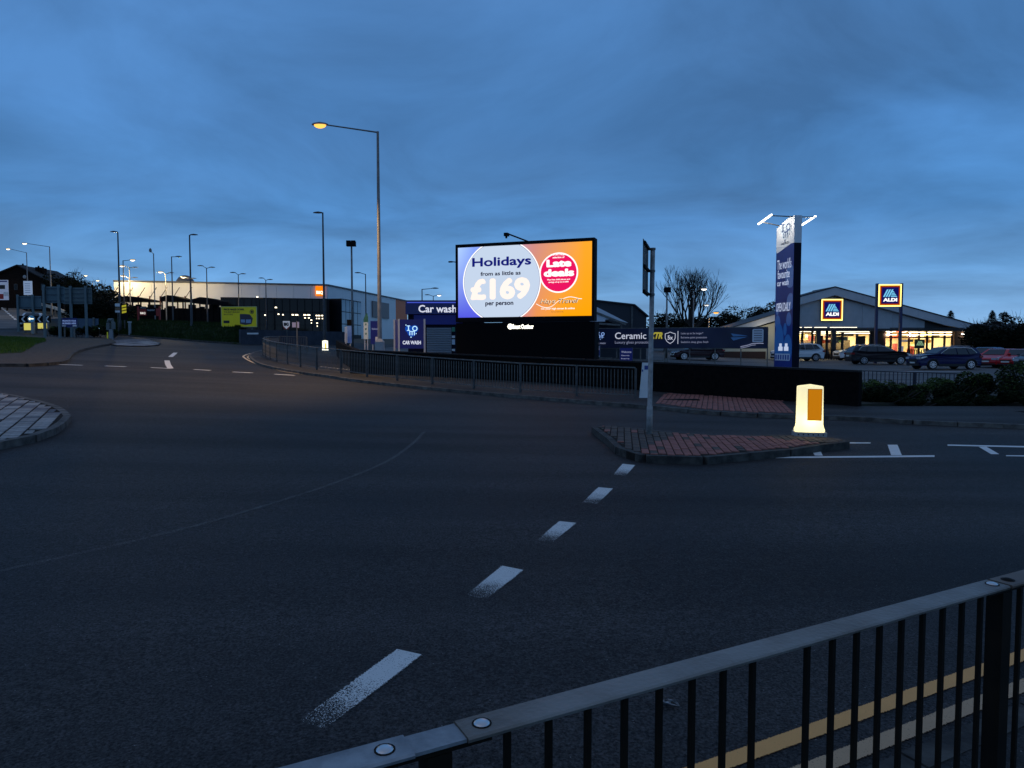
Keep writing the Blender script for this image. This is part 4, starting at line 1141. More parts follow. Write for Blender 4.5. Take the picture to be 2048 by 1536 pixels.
# car wash building
Y = 45.0
l, r = At(811, 620, Y), At(962, 620, Y); bz = HS((l.x + r.x) / 2, Y)
zt, zf, zs, zb = [At(811, y, Y).z - bz for y in (600, 628, 655, 705)]
w = r.x - l.x
t = thing('car_wash_building', 'navy car wash building with curved fascia and a ribbed shutter', 'building', ((l.x + r.x) / 2, Y, bz))
q = MB()
prof = [(0, zf), (0, zt - .3), (.06, zt - .12), (.2, zt), (8, zt), (8, zf)]
vs = [(x, y, z) for x in (-w / 2, w / 2) for y, z in prof]; n = len(prof)
q.add(vs, [tuple(range(n))[::-1], tuple(range(n, 2 * n))] + [(i, (i + 1) % n, n + (i + 1) % n, n + i) for i in range(n)])
fas = part('fascia', q, mat('fascia_blue', (.010, .014, .08), .25, emis=srgb(5, 6, 62)[:3], estr=.4), t)
part('edge_highlight', MB().tube([(-w / 2 + .1, .0, zt - .16), (w / 2, .0, zt - .16)], .035, 6), emit('highlight_glow', srgb(70, 90, 210), .9), fas)  # highlight along the curved top edge, painted as a glowing tube
tl = At(837, 618, Y).x - (l.x + r.x) / 2; tr = At(913, 618, Y).x - (l.x + r.x) / 2
lettering(t, 'Car wash', tl, tr, At(0, 625, Y).z - bz, At(0, 610, Y).z - bz, -.02, TXT_LIT, .02)
part('wall', MB().box(-w / 2 + .1, w / 2 - .1, .35, 8, -.3, zf - .002), NAVY_DK, t)
part('arch_trim', MB().box(-w / 2 + .5, w / 2 - 1.2, .2, .349, zs + .2, zf - .05), SIGN_BLUE, t)
sx0, sx1 = At(848, 0, Y).x - (l.x + r.x) / 2, At(899, 0, Y).x - (l.x + r.x) / 2
SHUT = mat('shutter_grey', (.42, .46, .5), .4, metal=.2)
nsl = 18
for k in range(nsl):
    z0 = (zs) * (k / nsl); z1 = zs * ((k + 1) / nsl)
    q = MB(); q.add([(sx0, .34, z0), (sx1, .34, z0), (sx1, .25, z0 + (z1 - z0) * .5), (sx0, .25, z0 + (z1 - z0) * .5), (sx0, .33, z1 - .01), (sx1, .33, z1 - .01)], [(0, 1, 3 - 1, 3), (3, 2, 5, 4)])
    part('shutter_slat', q, SHUT, t)
px_ = At(903, 0, Y).x - (l.x + r.x) / 2
for k, (c_, hgt) in enumerate(((mat('green_notice', (.05, .25, .15), .5), .28), (WHITE, .16), (mat('pale_notice', (.5, .6, .7), .5), .34), (WHITE, .14), (WHITE, .12))):
    z = zs - .25 - k * .42
    part('notice', MB().box(px_ - .1, px_ + .1, .30, .345, z, z + hgt), c_, t)

# long banner on its frame
Ya, Yb = 40.0, 37.2
a, b = At(1186, 690, Ya), At(1535, 702, Yb)
za, zb_ = At(1186, 652, Ya).z, At(1535, 661, Yb).z
c = (a + b) / 2; W = Vector((b.x - a.x, b.y - a.y)).length; rot = math.atan2(b.y - a.y, b.x - a.x)
gz = HS(c.x, c.y); z0, z1 = (a.z + b.z) / 2 - gz, (za + zb_) / 2 - gz
t = thing('banner', 'long dark blue Ceramic banner stretched on a frame behind the wall', 'banner', (c.x, c.y, gz), rot)
BAN = mat('banner_cloth', (.010, .012, .04), .45, (.014, .018, .07), .5)
q = MB(); nx = 40
for i in range(nx + 1):
    for j in range(5):
        x = -W / 2 + W * i / nx; q.v.append((x, .03 * math.sin(i * .9) * math.sin(math.pi * j / 4), z0 + (z1 - z0) * j / 4))
for i in range(nx):
    for j in range(4): k = i * 5 + j; q.f.append((k, k + 5, k + 6, k + 1))
part('cloth', q, BAN, t, smooth=True)
part('frame', MB().box(-W / 2, W / 2, .04, .08, z1 - .02, z1 + .04).box(-W / 2, W / 2, .04, .08, z0 - .04, z0 + .02), GALV, t)
for k in range(8):
    x = -W / 2 + W * k / 7
    part('post', MB().box(x - .03, x + .03, .081, .14, -.1, z1), GALV, t)
X_ = lambda px: -W / 2 + (px - 1186) / 349 * W
Zc = lambda f: z0 + (z1 - z0) * f
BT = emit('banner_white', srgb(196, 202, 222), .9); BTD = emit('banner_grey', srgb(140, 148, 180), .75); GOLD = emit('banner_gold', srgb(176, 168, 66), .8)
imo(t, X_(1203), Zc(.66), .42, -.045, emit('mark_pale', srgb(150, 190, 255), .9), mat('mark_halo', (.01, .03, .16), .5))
lettering(t, 'CAR WASH', X_(1192), X_(1213), Zc(.20), Zc(.28), -.05, BTD, .02)
lettering(t, 'Ceramic', X_(1233), X_(1298), Zc(.46), Zc(.80), -.05, BT, .005)
lettering(t, 'XTR', X_(1304), X_(1331), Zc(.46), Zc(.80), -.05, GOLD, .05, .3)
lettering(t, 'Luxury gloss protection', X_(1233), X_(1308), Zc(.18), Zc(.36), -.05, BTD, 0)
q = MB(); sx, sz, sw = X_(1346.5), Zc(.52), .27
sh = [(-1, .8), (-.4, .95), (0, 1.15), (.4, .95), (1, .8), (1, -.1), (.6, -.8), (0, -1.2), (-.6, -.8), (-1, -.1)]
for (x0_, y0_), (x1_, y1_) in zip(sh, sh[1:] + sh[:1]):
    q.bar((sx + x0_ * sw, -.05, sz + y0_ * sw), (sx + x1_ * sw, -.05, sz + y1_ * sw), .03, .012, (0, 1, 0))
part('shield', q, BT, t)
lettering(t, '5x', sx - .14, sx + .14, sz - .11, sz + .12, -.05, BT, .02)
part('rule', MB().box(X_(1362) - .015, X_(1362) + .015, -.055, -.048, Zc(.2), Zc(.85)), BT, t)
for s, f0, u in (('Lasts up to 5x longer*', .66, 1412), ('Extreme paint protection', .45, 1419), ('Sealed-in deep gloss finish', .22, 1422)):
    lettering(t, s, X_(1368), X_(u), Zc(f0), Zc(f0 + .13), -.05, BTD, 0)
q = MB()
for f, g in ((.62, .78), (.42, .50)):
    q.add([(X_(1465), -.048, Zc(f + .1)), (X_(1498), -.048, Zc(f - .02 if g > .6 else g + .05)), (X_(1470), -.048, Zc(f - .06))], [(0, 2, 1)])
part('light_streaks', q, emit('banner_streak', srgb(30, 62, 110), .8), t)
q = MB(); q.prism([(X_(1507) , -.05, Zc(.28)), (X_(1526), -.05, Zc(.28)), (X_(1527), -.05, Zc(.34)), (X_(1527), -.05, Zc(.88)), (X_(1525), -.05, Zc(.93)), (X_(1508), -.05, Zc(.93)), (X_(1506), -.05, Zc(.88)), (X_(1506), -.05, Zc(.34))], (0, -.008, 0))
pc = part('plaque', q, mat('plaque_pale', (.55, .62, .72), .5), t)
for k in range(5): part('print', MB().box(X_(1509), X_(1524), -.062, -.059, Zc(.36 + k * .115), Zc(.36 + k * .115 + .035)), mat('dark_print', (.05, .06, .1), .5), pc)
q = MB(); pts = [(X_(1484 + 7.2 * k), -.052, Zc(.06 + .16 * sstep(0, 4, k) + .012 * (k % 2))) for k in range(7)]
q.tube(pts, .022, 5); q.tube([(x, y, z - .08) for x, y, z in pts[:5]], .015, 5); part('car_outline', q, BTD, t)

# vacuum bay signs under the banner
for (x0, x1, y0, y1, lab, txts, lite) in ((1189, 1200, 691, 714, 'narrow blue price sign under the left end of the banner', ['PRICES', 'WASH', 'VALET'], True),
                                    (1240, 1265, 696, 722, 'dark blue Welcome sign board under the banner', ['Welcome', 'Please wait', 'here'], False)):
    Yq = 35.5; l, r = At(x0, y0, Yq), At(x1, y0, Yq); bz = HS(l.x, Yq); zt_ = l.z - bz; zb_2 = At(x0, y1, Yq).z - bz; w = r.x - l.x
    t = thing('sign_board', lab, 'sign', ((l.x + r.x) / 2, Yq, bz))
    part('panel', MB().box(-w / 2, w / 2, -.02, .02, zb_2, zt_), SIGN_BLUE if not lite else mat('price_sign_blue', (.03, .05, .25), .4), t)
    for s in (-1, 1): part('post', MB().box(s * w / 2 - .03, s * w / 2 + .03, .021, .07, 0, zt_ + .02), GALV, t)
    hh_ = zt_ - zb_2
    for k, s in enumerate(txts):
        f = .62 - k * .24
        lettering(t, s, -w * .4, w * .4 if k == 0 else w * .25, zb_2 + hh_ * f, zb_2 + hh_ * (f + (.16 if k == 0 else .1)), -.026, BTD, .02)
    if lite:
        for f in (.88, .06): part('white_strip', MB().box(-w * .42, w * .42, -.026, -.021, zb_2 + hh_ * (f - .06), zb_2 + hh_ * (f + .06)), WHITE, t)
# low rail of the vacuum bay
Yq = 36.6; l, r = At(1186, 715, Yq), At(1335, 722, Yq); bz = HS(l.x, Yq)
t = thing('knee_rail', 'low pale metal rail below the left half of the banner', 'railing', (l.x, Yq, bz))
zr_ = l.z - bz; w = r.x - l.x
part('rail', MB().bar((0, 0, zr_), (w, 0, r.z - bz), .07, .07), GALV, t)
for k in range(5): part('post', MB().box(w * k / 4 - .03, w * k / 4 + .03, -.03, .03, -.1, zr_), GALV, t)

# dark gabled shed and white bay canopy right of the screen
Y = 58.0
px = lambda x, y, YY=Y: At(x, y, YY)
a, e, g = px(1150, 596), px(1267, 611), px(1293, 634); bz = HS(e.x, Y)
t = thing('shed', 'dark steel shed with sloping roof between the screen and the bare tree', 'building', (e.x, Y, bz))
o = Vector((e.x, Y, bz))
pts = [(a.x - e.x - 6, -.2), (a.x - e.x - 6, a.z - bz + .6), (0, e.z - bz), (g.x - e.x, g.z - bz), (g.x - e.x, -.2)]
part('wall', MB().prism([(x, 0, z) for x, z in pts], (0, 10, 0)), mat('dark_cladding', (.014, .016, .024), .6), t)
part('roof', MB().bar((pts[1][0], 5, pts[1][1] + .06), (0.05, 5, pts[2][1] + .06), 10.6, .10).bar((0.05, 5, pts[2][1] + .06), (pts[3][0] + .15, 5, pts[3][1] + .02), 10.6, .1), mat('dark_roof_sheet', (.02, .022, .03), .5), t)
part('corner_post', MB().box(-.2, -.05, -.09, -.003, 0, pts[2][1] - .05), GALV_DK, t)
Y = 54.0
t0 = px(1180, 612, Y); bz = HS(t0.x, Y)
t = thing('bay_canopy', 'white sloped wash bay canopy at the right edge of the screen', 'canopy', (t0.x, Y, bz)); o = Vector((t0.x, Y, bz))
Lc = lambda x, y, dy=0: (Vector(At(x, y, Y)) - o) + Vector((0, dy, 0))
WC = mat('canopy_white', (.62, .66, .72), .5)
part('roof_panel', MB().prism([Lc(1180, 607), Lc(1257, 646), Lc(1240, 642), Lc(1180, 618)], (0, 4, 0)), WC, t)
part('end_panel', MB().prism([Lc(1180, 624), Lc(1222, 638.5), Lc(1211, 639), Lc(1210, 643), Lc(1180, 643)], (0, .06, 0)), WC, t)
part('beam', MB().bar(Lc(1180, 621), Lc(1252, 649), .2, .12).bar(Lc(1180, 646), Lc(1240, 650), .12, .14), GALV, t)
for x in (1195, 1243): part('leg', MB().bar(Lc(x, 646), Lc(x, 646) * 1 - Vector((0, 0, Lc(x, 646).z)), .12, .12), GALV_DK, t)

# totem
Yc = 30.0
pc = At(1577, 737, Yc); gz = HS(pc.x, Yc) 
ptop = At(1590, 430, Yc); sc_ = Yc / F
hT = ptop.z - gz
th = R(80)          # broad face turned away to the left
Wt, Tt = 1.38, .35
tx_ = (1583 - CX) / F * Yc    # nearest corner
t = thing('totem_sign', 'tall blue car wash totem sign with white curved head and strip lights', 'sign', (tx_, Yc, gz), -th)
# local: corner at origin, broad face along -x, thickness along +y
def box_lean(q, x0, x1, y0, y1, z0, z1): return q.box(x0, x1, y0, y1, z0, z1)
zh = At(1590, 485, Yc).z - gz
BLUEF = mat('totem_blue', (.010, .02, .11), .4, (.014, .045, .22), .45, emis=srgb(8, 20, 110)[:3], estr=.16)
part('body', MB().box(-Wt, 0, .012, Tt, -.2, zh), NAVY_DK, t)
# front sheet with curved top edge
q = MB(); n = 16
arc_lo = lambda s: zh - .30 + .30 * (math.sin(math.pi * .5 * s) ** 1.5)
arc_hi = lambda s: hT - .35 + .35 * math.sin(math.pi * .5 * s)
pts = [(-Wt, 0, -.2), (-.001, 0, -.2)] + [(-Wt + Wt * (1 - k / n), 0, arc_lo(1 - k / n) - .004) for k in range(n + 1)]
part('front_panel', MB().prism(pts, (0, .011, 0)), BLUEF, t)
pts = [(-Wt + Wt * k / n, 0, arc_lo(k / n)) for k in range(n + 1)] + [(-Wt + Wt * (1 - k / n), 0, arc_hi(1 - k / n)) for k in range(n + 1)]
part('white_head', MB().prism(pts, (0, Tt, 0)), mat('totem_white', (.8, .8, .8), .4), t)
imo(t, -.72 * Wt + .35, zh + (hT - zh) * .52, .75, -.012, mat('mark_dark_blue', (.02, .05, .16), .5), mat('mark_pale_halo', (.6, .66, .7), .5))
lettering(t, 'CAR WASH', -Wt * .72, -Wt * .28, zh + .02, zh + .12, -.01, mat('grey_letters', (.12, .13, .16), .5), .02)
for s, y0, y1, u0, u1 in (("The world's", 534, 513, .92, .12), ('favourite', 553, 535, .88, .2), ('car wash', 568, 556, .90, .25), ('OPEN DAILY', 621, 603, .93, .12)):
    lettering(t, s, -Wt * u0, -Wt * u1, At(1565, y0, Yc).z - gz, At(1565, y1, Yc).z - gz, -.006, emit('totem_letters', srgb(190, 205, 235), .9), .004)
q = MB(); rr = random.Random(5)
drops = [(-.25, 555, .36, 1.3), (-.2, 605, .28, 1.2), (-1.25, 645, .22, 1.3), (-.3, 640, .2, 1.4), (-1.1, 690, .38, 2.0), (-.35, 700, .34, 1.6), (-.6, 660, .13, 2), (-1.3, 620, .12, 1.6)]
def drop(q, x, z, r, k, y):
    pts = []
    for i in range(20):
        a = 2 * math.pi * i / 20
        pts.append((min(-.01, max(-Wt + .01, x + r * math.cos(a))), y, z + r * k * math.sin(a) * (1.25 if math.sin(a) > 0 else .9)))
    q.ngon(pts)
for i, (x, yy, r, k) in enumerate(drops): drop(q, x * Wt / 1.5, At(1565, yy, Yc).z - gz, r, k, -.003 - i * .0002)
part('water_drops', q, mat('drop_blue', (.03, .14, .34), .3, emis=srgb(30, 80, 160)[:3], estr=.22), t)
zz = At(1565, 716, Yc).z - gz
part('payment_strip', MB().box(-Wt * .95, -Wt * .1, -.008, -.0045, zz - .12, zz + .18), mat('strip_white', (.75, .78, .85), .5), t)
for k in range(6): part('payment_mark', MB().box(-Wt * (.92 - k * .138), -Wt * (.84 - k * .138), -.011, -.0085, zz - .08, zz + .13), mat('card_blue', (.04, .09, .4), .4), t)
q = MB(); zz = At(1565, 697, Yc).z - gz
for x0 in (-1.05, -.6): q.box(x0, x0 + .34, -.008, -.0055, zz - .1, zz + .08).box(x0 + .07, x0 + .27, -.008, -.0055, zz + .081, zz + .22)
part('pictograms', q, emit('totem_letters', srgb(190, 205, 235), .9), t)
STRIP = emit('strip_light_glow', (1, .97, .90), 5)
for yy_, rx in ((-.85, R(90)), (Tt + .65, R(-90))):
    ld = bpy.data.lights.new('strip_lamp', 'AREA'); ld.shape = 'RECTANGLE'; ld.size = Wt * .75; ld.size_y = .1; ld.energy = 16; ld.color = (1, .96, .88)
    l_ = bpy.data.objects.new('strip_lamp', ld); COL.objects.link(l_); l_.parent = t; l_.location = (-Wt * .55, yy_, hT - .12); l_.rotation_euler = (rx - math.copysign(R(28), rx), 0, 0)
for y, zo in ((-.95, .1), (Tt + .75, .1)):
    part('lamp_bracket', MB().bar((-Wt * .85, 0 if y < 0 else Tt, hT - .25), (-Wt * .85, y, hT - .1), .04, .04), GALV, t)
    part('lamp_bracket', MB().bar((-Wt * .15, 0 if y < 0 else Tt, hT - .03), (-Wt * .15, y, hT - .02), .04, .04), GALV, t)
    part('strip_light', MB().bar((-Wt * .92, y, hT - .20), (-.18, y, hT + .02), .06, .05), STRIP, t)

# ================================================================== supermarket
Y = 74.0
S_ = Y / F
o = Vector((At(1665, 600, Y).x, Y, 0)); gz = HS(o.x, Y) ; o.z = gz
shop = thing('supermarket', 'grey gabled supermarket with warmly lit windows and a square logo sign', 'building', o)
lx_ = lambda p: (p - 1665) * S_
lz = lambda y: At(1665, y, Y).z - gz
GREY = mat('grey_cladding', (.40, .40, .41), .5, (.45, .45, .46), 1.5); FASC = mat('fascia_grey', (.46, .46, .47), .4, (.52, .52, .53), 1)
DKF = mat('dark_frame', (.018, .016, .018), .5); INW = mat('interior_wall', (.75, .62, .38), .7, (.8, .7, .5), 1.2)
xL, xR = lx_(1396), lx_(1941); xCut = lx_(1582); zP, zE, zC = lz(575.5), lz(650), lz(657)
zin = lambda x: zP - .80 - abs(x) / xR * (zP - zE) * 1.03
# cladding panels of the gable
edges = [lx_(v) for v in (1582, 1603, 1664, 1725, 1786, 1850)]
for a, b in zip(edges, edges[1:]):
    a2, b2 = a + .012, b - .012
    za_, zb2 = max(zC + .03, zin(a2)), max(zC + .03, zin(b2))
    pts = [(a2, 0, zC), (b2, 0, zC), (b2, 0, zb2)] + ([(0, 0, zin(0))] if a2 < 0 < b2 and False else []) + [(a2, 0, za_)]
    part('cladding_panel', MB().prism(pts, (0, .12, 0)), GREY, shop)
part('gable_wall', MB().prism([(xCut, 0, zC), (xR - 1, 0, zC), (xR - 1, 0, zC + .1), (0, 0, zP - .5), (xCut, 0, zP - .5 + (xCut / xL) * (zC + .6 - zP))], (0, .1, 0)), DKF, shop).location.y = .13
# boxed eaves that follow the roof
for s, x1 in ((-1, xL), (1, xR)):
    n = 5
    for k in range(n):
        if s < 0 and k > 1: continue
        a, b = x1 * k / n, x1 * (k + (.995 if s > 0 or k == 0 else .5)) / n
        za_, zb2 = zP - (zP - zE) * k / n, zP - (zP - zE) * (k + (.995 if s > 0 or k == 0 else .5)) / n
        dz_ = .82 if k < n - 1 else .6
        part('fascia_panel', MB().prism([(a, -.55, za_), (b, -.55, zb2), (b, -.55, zb2 - dz_), (a, -.55, za_ - .82)], (0, .5, 0)), FASC, shop)
    fr_c = .29 if s < 0 else 1.01
    dp = 2.2 if s > 0 else 1.2
    part('roof', MB().bar((0, dp, zP + .05), (x1 * fr_c, dp, zP + .05 + (zE - zP) * fr_c), 2 * dp + 1.2, .12), mat('slate_roof', (.03, .03, .035), .6), shop)
    part('soffit_line', MB().bar((0, -.2, zP - .86), (x1 * min(1, fr_c), -.2, zP - .86 + (zE - .62 - zP + .86) * min(1, fr_c)), .5, .07), DKF, shop)
# canopy beam and columns
part('canopy_beam', MB().box(lx_(1566), lx_(1938), -1.6, .1, zC - .30, zC - .05), DKF, shop)
zg = .0
zW = lz(668)     # head of the glazing
part('shop_floor', MB().box(lx_(1560), lx_(1936), .2, 12, -.3, .02), mat('shop_floor', (.4, .36, .3), .4), shop)
part('back_wall', MB().box(lx_(1560), lx_(1936), 12, 12.2, 0, zC), INW, shop)
part('end_wall', MB().box(lx_(1936), lx_(1937.5), .31, 12.2, 0, zC), INW, shop)
part('end_wall', MB().box(lx_(1558), lx_(1560), .2, 12.2, 0, zC), INW, shop)
part('ceiling', MB().box(lx_(1560), lx_(1936), .14, 12, zC - .04, zC + .0), WHITE, shop)
CEIL = emit('ceiling_strip', (1, .86, .58), 5)
for k in range(4): part('ceiling_light', MB().box(lx_(1575), lx_(1742), 1.2 + 2.4 * k, 1.5 + 2.4 * k, zC - .16, zC - .1), CEIL, shop)
for k in range(4): part('ceiling_light', MB().box(lx_(1772), lx_(1905), 1.2 + 2.4 * k, 1.5 + 2.4 * k, zC - .16, zC - .1), CEIL, shop)
for px0, px1, pw in ((1575, 1742, 2300), (1772, 1910, 2000)):
    ld = bpy.data.lights.new('shop_light', 'AREA'); ld.shape = 'RECTANGLE'; ld.size = (px1 - px0) * S_; ld.size_y = 9; ld.energy = pw; ld.color = (1, .78, .42)
    l_ = bpy.data.objects.new('shop_light', ld); COL.objects.link(l_); l_.parent = shop; l_.location = (lx_((px0 + px1) / 2), 6, zC - .2)
def pane(x0, x1, z0, z1, y=.05): return MB().box(x0, x1, y, y + .015, z0, z1)
SHOPGLASS = bpy.data.materials.new('shop_glass'); SHOPGLASS.use_nodes = True
tt = SHOPGLASS.node_tree; b_ = tt.nodes['Principled BSDF']; b_.inputs['Roughness'].default_value = .03; b_.inputs['Base Color'].default_value = (.02, .02, .02, 1)
trn = tt.nodes.new('ShaderNodeBsdfTransparent'); trn.inputs[0].default_value = (.93, .95, .95, 1); ms = tt.nodes.new('ShaderNodeMixShader'); fz = tt.nodes.new('ShaderNodeFresnel'); fz.inputs[0].default_value = 1.5
tt.links.new(fz.outputs[0], ms.inputs[0]); tt.links.new(trn.outputs[0], ms.inputs[1]); tt.links.new(b_.outputs[0], ms.inputs[2]); tt.links.new(ms.outputs[0], tt.nodes['Material Output'].inputs[0])
cuts1 = [1576, 1606.5, 1627, 1656, 1687, 1716, 1743]
for a, b in zip(cuts1, cuts1[1:]):
    w_ = part('window', MB().box(lx_(a) - .12, lx_(a) + .12, 0, .1, 0, zC - .3).box(lx_(b) - .12, lx_(b) + .12, .002, .102, 0, zC - .3), DKF, shop)
    part('pane', pane(lx_(a) + .12, lx_(b) - .12, .3, zC - .3), SHOPGLASS, w_)
for x in (1627, 1657): part('column', MB().box(lx_(x) - .22, lx_(x) + .22, -1.5, -1.2, 0, zC - .3), DKF, shop)
part('pillar', MB().box(lx_(1745), lx_(1768), -.1, .6, 0, zC - .3), mat('dark_brick_pillar', (.03, .02, .018), .9), shop)
part('low_wall', MB().box(lx_(1560), lx_(1743), -.15, .0, 0, .5), mat('plinth_brick', (.06, .03, .022), .9), shop)
for k, y in enumerate((656.5, 660.5, 664.5, 668)):
    z = lz(y)
    for a, b in ((1560, 1742), (1769, 1912)):
        if a > 1700 and k > 1: continue
        part('sunshade_blade', MB().box(lx_(a), lx_(b), -1.5 + .25 * k, -1.2 + .25 * k, z - .05, z + .02), DKF, shop)
cuts2 = [1771, 1784, 1802, 1820, 1840, 1856, 1867, 1891, 1906]
for a, b in zip(cuts2, cuts2[1:]):
    w_ = part('door' if a in (1784, 1802) else 'window', MB().box(lx_(a) - .1, lx_(a) + .1, 0, .1, 0, zC - .3).box(lx_(b) - .1, lx_(b) + .1, .002, .102, 0, zC - .3).box(lx_(a) + .1, lx_(b) - .1, .01, .09, lz(676), lz(673)), mat('red_brown_frame', (.09, .022, .012), .5), shop)
    part('pane', pane(lx_(a) + .1, lx_(b) - .1, .05, lz(676.2)), SHOPGLASS, w_)
part('side_wall', MB().box(lx_(1910), lx_(1938), .0, .3, 0, zC - .3), mat('brown_brick', (.12, .07, .045), .9), shop)
part('corner_column', MB().box(lx_(1928), lx_(1932), -1.4, -1.2, 0, zC - .3), WHITE, shop)
part('wall_lamp', MB().box(lx_(1924), lx_(1930), -.2, -.02, lz(669), lz(667)), emit('wall_lamp_glow', (1, .95, .85), 18), shop)
for x, yy in ((1775, 669), (1818, 670), (1826, 671)):
    part('entrance_lamp', MB().sphere((lx_(x), -.3, lz(yy)), .11, 8, 6), emit('entrance_lamp_glow', (1, .9, .7), 20), shop)
FRONTL = emit('front_strip_glow', (1, .88, .66), 2.6)
for yy, spans in ((655.2, ((1590, 1605), (1610, 1625), (1630, 1655), (1661, 1715))), (659, ((1590, 1605), (1610, 1625), (1632, 1655), (1662, 1700), (1704, 1740))), (663, ((1590, 1606), (1612, 1622), (1660, 1740))), (666.5, ((1590, 1604), (1628, 1640), (1690, 1741))),
                  (664.5, ((1775, 1786), (1803, 1812), (1818, 1850), (1856, 1905))), (669.5, ((1773, 1795), (1802, 1840), (1843, 1905)))):
    for a, b in spans: part('front_light_strip', MB().box(lx_(a), lx_(b), -.02, .0, lz(yy) - .045, lz(yy) + .045), FRONTL, shop)
# shelves, posters and promotion boards inside
rr = random.Random(11)
cols = [(.5, .08, .03), (.6, .3, .05), (.1, .25, .08), (.55, .5, .45), (.05, .08, .25), (.5, .4, .1), (.3, .05, .05), (.6, .55, .3)]
RED_ = mat('promo_red', (.5, .04, .02), .6)
SM = [mat('goods_%d' % i, c, .6) for i, c in enumerate(cols)]
for row, y in enumerate((2.6, 5.5, 9)):
    for k in range(46):
        x = lx_(1578) + (lx_(1905) - lx_(1578)) * k / 46
        if rr.random() < .3 or (lx_(1742) < x < lx_(1772)): continue
        hgt = rr.choice((.5, .9, 1.3, 1.6)) * (1 if row else .8)
        part('goods', MB().box(x, x + .33, y, y + .5, .02, .02 + hgt), rr.choice(SM), shop)
for a, b, y0, y1, m_ in ((1662, 1712, 668, 672, DKF), (1634, 1650, 671, 700, mat('brown_board', (.08, .05, .03), .7)), (1720, 1736, 672, 690, mat('brown_board', (.08, .05, .03), .7))):
    part('display_board', MB().box(lx_(a), lx_(b), .35, .4, lz(y1), lz(y0)), m_, shop)
part('poster', MB().box(lx_(1674), lx_(1700), .3, .32, lz(681), lz(673)), mat('poster_yellow', (.7, .62, .35), .6), shop)
lettering(shop, 'SAVE', lx_(1682), lx_(1694), lz(679), lz(675), .29, mat('dark_print', (.05, .06, .1), .5), .04)
t_ = part('display_board', MB().box(lx_(1828), lx_(1848), -.3, -.24, lz(697), lz(679)), mat('green_black_board', (.02, .05, .03), .5), shop)
for k in range(26):
    a = rr.uniform(1579, 1738) if k < 15 else rr.uniform(1774, 1902); z = rr.uniform(1.5, 2.9); w_ = rr.uniform(.25, .8)
    part('hanging_poster', MB().box(lx_(a), lx_(a) + w_, rr.uniform(.8, 3.5), 3.55, z, z + rr.uniform(.2, .6)), rr.choice(SM + [WHITE, WHITE, RED_]), shop)
for k in range(4):
    x = lx_(1590 + 40 * k); part('shelf_rack', MB().box(x, x + 1.6, 4.2, 4.8, 0, 2.0), mat('rack_grey', (.25, .2, .14), .6), shop)
def stripes(q, x0, z0, s, y):
    for k in range(3):
        a = x0 + k * .20 * s; q.add([(a, y, z0), (a + .13 * s, y, z0), (a + .43 * s, y, z0 + .62 * s), (a + .30 * s, y, z0 + .62 * s)], [(0, 1, 2, 3)])
    for k in range(4):
        zz = z0 + .13 * k * s; w_ = (.52 - .12 * k) * s; xx = x0 + .62 * s + .04 * k * s
        q.add([(xx, y, zz), (xx + w_, y, zz), (xx + w_ - .05 * s, y, zz + .085 * s), (xx + .02 * s, y, zz + .085 * s)], [(0, 1, 2, 3)])
    return q
part('stripe_mark', stripes(MB(), lx_(1831), lz(691), .75, -.31), emit('board_stripes', srgb(150, 190, 150), .7), shop)
def store_sign(parent, cx, cz, s, y):
    """square sign: glowing yellow border, red and orange lines, navy field with stripes and name"""
    h = s / 2
    bx = part('sign_box', MB().box(cx - h, cx + h, y, y + .22, cz - h, cz + h), DKF, parent)
    part('glow_border', MB().box(cx - h, cx + h, y - .012, y - .001, cz - h, cz + h), emit('sign_border_glow', srgb(255, 232, 130), 2.2), bx)
    part('orange_border', MB().box(cx - h * .90, cx + h * .90, y - .024, y - .0121, cz - h * .90, cz + h * .90), emit('sign_orange', srgb(240, 130, 20), 1), bx)
    part('red_border', MB().box(cx - h * .82, cx + h * .82, y - .036, y - .0241, cz - h * .82, cz + h * .82), emit('sign_red', srgb(120, 30, 14), 1), bx)
    part('navy_field', MB().box(cx - h * .72, cx + h * .72, y - .048, y - .0361, cz - h * .72, cz + h * .72), emit('sign_navy', srgb(14, 16, 92), 1), bx)
    part('stripe_mark', stripes(MB(), cx - h * .62, cz - h * .14, s * .54, y - .055), emit('sign_stripes', srgb(120, 205, 245), 1), bx)
    lettering(bx, 'ALDI', cx - h * .60, cx + h * .62, cz - h * .56, cz - h * .24, y - .056, emit('sign_white', (1, 1, 1), 1.2), .06)
store_sign(shop, lx_(1662), lz(620), 42.5 * S_, -.30)
# lower side wing seen between banner and totem
wing = thing('side_wing', 'lower wing of the supermarket with lit cream wall behind the banner end', 'building', (At(1520, 650, 70).x, 70, HS(33, 70)))
g_ = wing.location.z; fx = lambda p: At(p, 650, 70).x - wing.location.x; fz_ = lambda y: At(1520, y, 70).z - g_
part('roof_edge', MB().prism([(fx(1450), -.5, fz_(659)), (fx(1580), -.5, fz_(619)), (fx(1580), -.5, fz_(632)), (fx(1450), -.5, fz_(671))], (0, 6, 0)), FASC, wing)
part('roof', MB().bar((fx(1450), 2.5, fz_(658.4)), (fx(1580), 2.5, fz_(618.2)), 6.2, .08), MATS['slate_roof'], wing)
part('wall', MB().prism([(fx(1450), 0, 0), (fx(1582), 0, 0), (fx(1582), 0, fz_(636)), (fx(1450), 0, fz_(673))], (0, 4, 0)), mat('cream_wall', (.62, .55, .38), .7), wing)
part('dark_plinth', MB().box(fx(1440), fx(1531), -.2, -.02, 0, fz_(703)), mat('plinth_brick', (.06, .03, .022), .9), wing)
ld = bpy.data.lights.new('wing_light', 'POINT'); ld.energy = 60; ld.color = (1, .9, .66); ld.shadow_soft_size = .15
